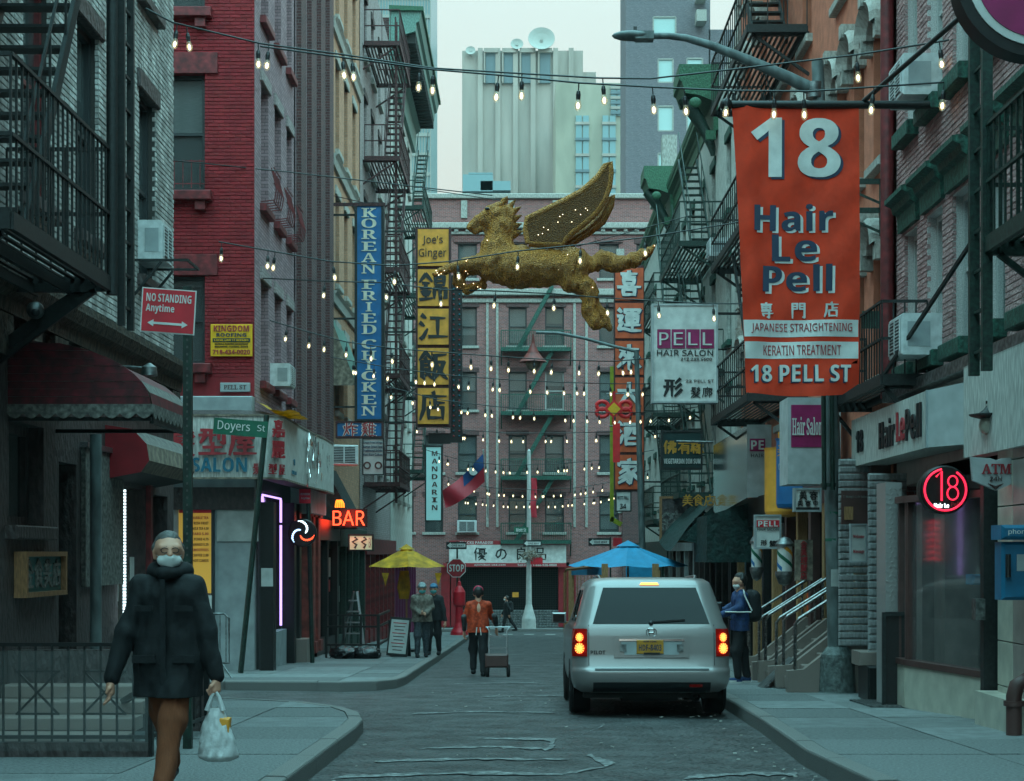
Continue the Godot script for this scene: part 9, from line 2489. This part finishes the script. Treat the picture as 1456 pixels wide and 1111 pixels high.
	text(pl, "NEW YORK", bold, 0.022, 0.16, facing(V(-0.02, 0.935, -0.03)), "ink_blue", 0.004)
	text(t, "PILOT", bold, 0.045, 0.18, facing(car_pt(0.8, -0.66, 0.006) + t.get_meta("base")), "plastic_dark", 0.006, "badge")
	mb = MB.new()
	var ec := V(0, 1.045, -0.082)
	var ring := []
	for k in 17: ring.append(ec + V(0.06 * cos(TAU * k / 16) * (1.0 + 0.12 * absf(sin(TAU * k / 8))), 0.05 * sin(TAU * k / 16) * (1.0 + 0.12 * absf(sin(TAU * k / 8))), 0.0))
	mb.tube(ring, 0.006, 5)
	for s in [-1, 1]: mb.tube([ec + V(s * 0.035, 0.045, 0), ec + V(s * 0.024, -0.045, 0)], 0.008, 5)
	mb.tube([ec + V(-0.027, 0, 0), ec + V(0.027, 0, 0)], 0.008, 5); part(t, "emblem", mb, "chrome", true)
	mb = MB.new(); mb.bar(V(0.0, 1.17, -0.125), V(0.42, 1.2, -0.14), 0.02); mb.ball(V(0, 1.16, -0.12), V(0.03, 0.03, 0.03), 8, 6); part(t, "wiper", mb, "plastic_dark", true)
	mb = MB.new(); mb.box(V(0.0, 0.79, -0.035), V(0.2, 0.02, 0.03)); part(t, "gate_handle", mb, "plastic_dark", true)
# ---------- strings of bulbs across the street ----------
var bulb_parts := []
func bulb_meshes():
	var mb := MB.new(); mb.tube([Vector3.ZERO, V(0, -0.1, 0)], 0.008, 5); mb.lathe([Vector2(0, -0.2), Vector2(0.026, -0.2), Vector2(0.03, -0.14), Vector2(0.022, -0.1), Vector2(0.01, -0.09)], Vector3.ZERO, 8)
	bulb_parts.append(["socket", mb.commit(), "plastic_dark"])
	mb = MB.new(); mb.lathe([Vector2(0, -0.335), Vector2(0.02, -0.33), Vector2(0.038, -0.3), Vector2(0.041, -0.27), Vector2(0.03, -0.225), Vector2(0.024, -0.195)], Vector3.ZERO, 10)
	bulb_parts.append(["glass", mb.commit(), "bulb_glass"])
	mb = MB.new(); mb.ball(V(0, -0.272, 0), V(0.02, 0.04, 0.02), 8, 6)
	bulb_parts.append(["filament", mb.commit(), "bulb_glow"])
# pts: [px, py] along the cable; bulbs: px where one hangs; distance runs from da to db
func light_string(label: String, pts: Array, da: float, db: float, bulbs: Array, sag := 0.0):
	var n := pts.size()
	var dep := func(px: float) -> float: return lerpf(da, db, clampf((px - pts[0][0]) / (pts[n - 1][0] - pts[0][0]), 0, 1))
	var line := []
	for i in n - 1:
		for k in 8:
			var q := k / 8.0
			var px := lerpf(pts[i][0], pts[i + 1][0], q)
			line.append(P(px, lerpf(pts[i][1], pts[i + 1][1], q) + sag * 4 * q * (1 - q), dep.call(px)))
	line.append(P(pts[n - 1][0], pts[n - 1][1], dep.call(pts[n - 1][0])))
	var t := thing("string_lights", label, "string lights", line[0], "strings of bulbs over the street")
	var mb := MB.new(); mb.tube(line, 0.012, 5); part(t, "cable", mb, "iron_black")
	for px in bulbs:
		var p: Vector3 = line[0]
		for i in line.size() - 1:
			var a: Vector3 = line[i]; var b: Vector3 = line[i + 1]
			var xa := CX + a.x * FOC / -a.z; var xb := CX + b.x * FOC / -b.z
			if px >= xa and px <= xb: p = a.lerp(b, (px - xa) / maxf(xb - xa, 0.01)); break
		var o := Node3D.new(); o.name = "bulb"; t.add_child(o, true); o.position = p - line[0]
		o.rotation = V(rng.randf_range(-0.12, 0.12), rng.randf() * 6, rng.randf_range(-0.12, 0.12))
		for q in bulb_parts:
			var m := MeshInstance3D.new(); m.name = q[0]; m.mesh = q[1]; m.material_override = M[q[2]]; o.add_child(m, true)
func rnd(a: float, b: float, n: int) -> Array:
	var r := []
	for i in n: r.append(lerpf(a, b, (i + rng.randf_range(-0.1, 1.1)) / n))
	return r
func all_strings():
	bulb_meshes()
	light_string("uppermost string of bulbs, from the left tenement corner towards the lamp arm", [[207, 12], [245, 32], [370, 62], [490, 78], [615, 97], [730, 104], [850, 111], [925, 112], [1040, 99], [1218, 78], [1345, 58], [1470, 25]], 21.0, 19.0, [252, 265, 367, 382, 487, 500, 597, 616, 742, 857, 1218, 1336])
	light_string("second string of bulbs, crossing just above the orange banner", [[370, 66], [615, 99], [710, 107], [823, 118], [929, 124], [975, 126], [1040, 129], [1150, 130], [1240, 124], [1345, 117], [1470, 110]], 20.5, 18.6, [709, 823, 928, 973, 1036, 1102, 1143, 1243, 1343, 1446])
	light_string("thin bare wire sloping across the red brick wall", [[245, 228], [412, 245], [560, 262], [700, 278]], 29.5, 33, [])
	light_string("string of bulbs crossing below the winged horse", [[311, 344], [390, 358], [470, 372], [560, 378], [640, 372], [737, 357], [826, 348], [915, 338], [1040, 318], [1160, 290], [1265, 262]], 27.5, 26.0, [315, 381, 391, 473, 562, 650, 737, 826, 917, 1090, 1168])
	light_string("string of bulbs in front of the yellow restaurant sign", [[360, 395], [460, 400], [545, 402], [627, 412], [705, 414], [787, 418], [863, 424], [935, 428], [1000, 432], [1087, 432], [1157, 432], [1232, 432], [1330, 420]], 31.0, 28.0, [462, 547, 627, 705, 788, 863, 936, 1014, 1088, 1157, 1232])
	light_string("long string of bulbs behind the blue vertical sign", [[364, 450], [430, 470], [490, 486], [560, 496], [640, 502], [720, 508], [790, 512], [870, 514], [950, 508], [1020, 498], [1090, 486]], 32.0, 36.0, rnd(395, 1015, 20))
	light_string("string of bulbs below the red pagoda lantern", [[470, 508], [560, 524], [640, 534], [720, 540], [800, 544], [880, 546], [960, 546], [1040, 540]], 38.0, 42.0, rnd(480, 1030, 24))
	light_string("string of bulbs level with the red knot", [[545, 548], [620, 568], [700, 578], [790, 584], [880, 588], [960, 584], [1020, 574]], 44.0, 46.0, rnd(550, 1010, 22))
	light_string("string of bulbs level with the flag top", [[560, 596], [640, 610], [720, 616], [800, 616], [880, 614], [960, 606]], 50.0, 52.0, rnd(580, 950, 18))
	light_string("string of bulbs across the lower fire escape balcony", [[606, 640], [660, 656], [720, 662], [790, 660], [860, 654], [930, 640]], 56.0, 58.0, rnd(610, 920, 22))
	light_string("densest distant string of bulbs above the wide white shop sign", [[600, 664], [650, 684], [700, 694], [760, 697], [820, 694], [880, 684], [925, 668]], 62.0, 62.0, rnd(604, 920, 28))
	light_string("lowest distant string of bulbs above the junction", [[606, 690], [660, 706], [720, 712], [790, 712], [850, 706], [920, 688]], 67.0, 67.0, rnd(610, 915, 30))
func _ready():
	rng.seed = 1
	materials()
	sky_and_camera()
	sans = SystemFont.new(); sans.font_names = PackedStringArray(["Droid Sans"])
	bold = SystemFont.new(); bold.font_names = PackedStringArray(["Droid Sans"]); bold.font_weight = 700
	serif = SystemFont.new(); serif.font_names = PackedStringArray(["Droid Serif"]); serif.font_weight = 700
	strokes()
	ground()
	near_left_building()
	corner_building()
	left_row()
	near_right_building()
	right_row()
	cross_street()
	skyline()
	left_signs()
	right_signs()
	street_things()
	car()
	pegasus()
	people()
	all_strings()
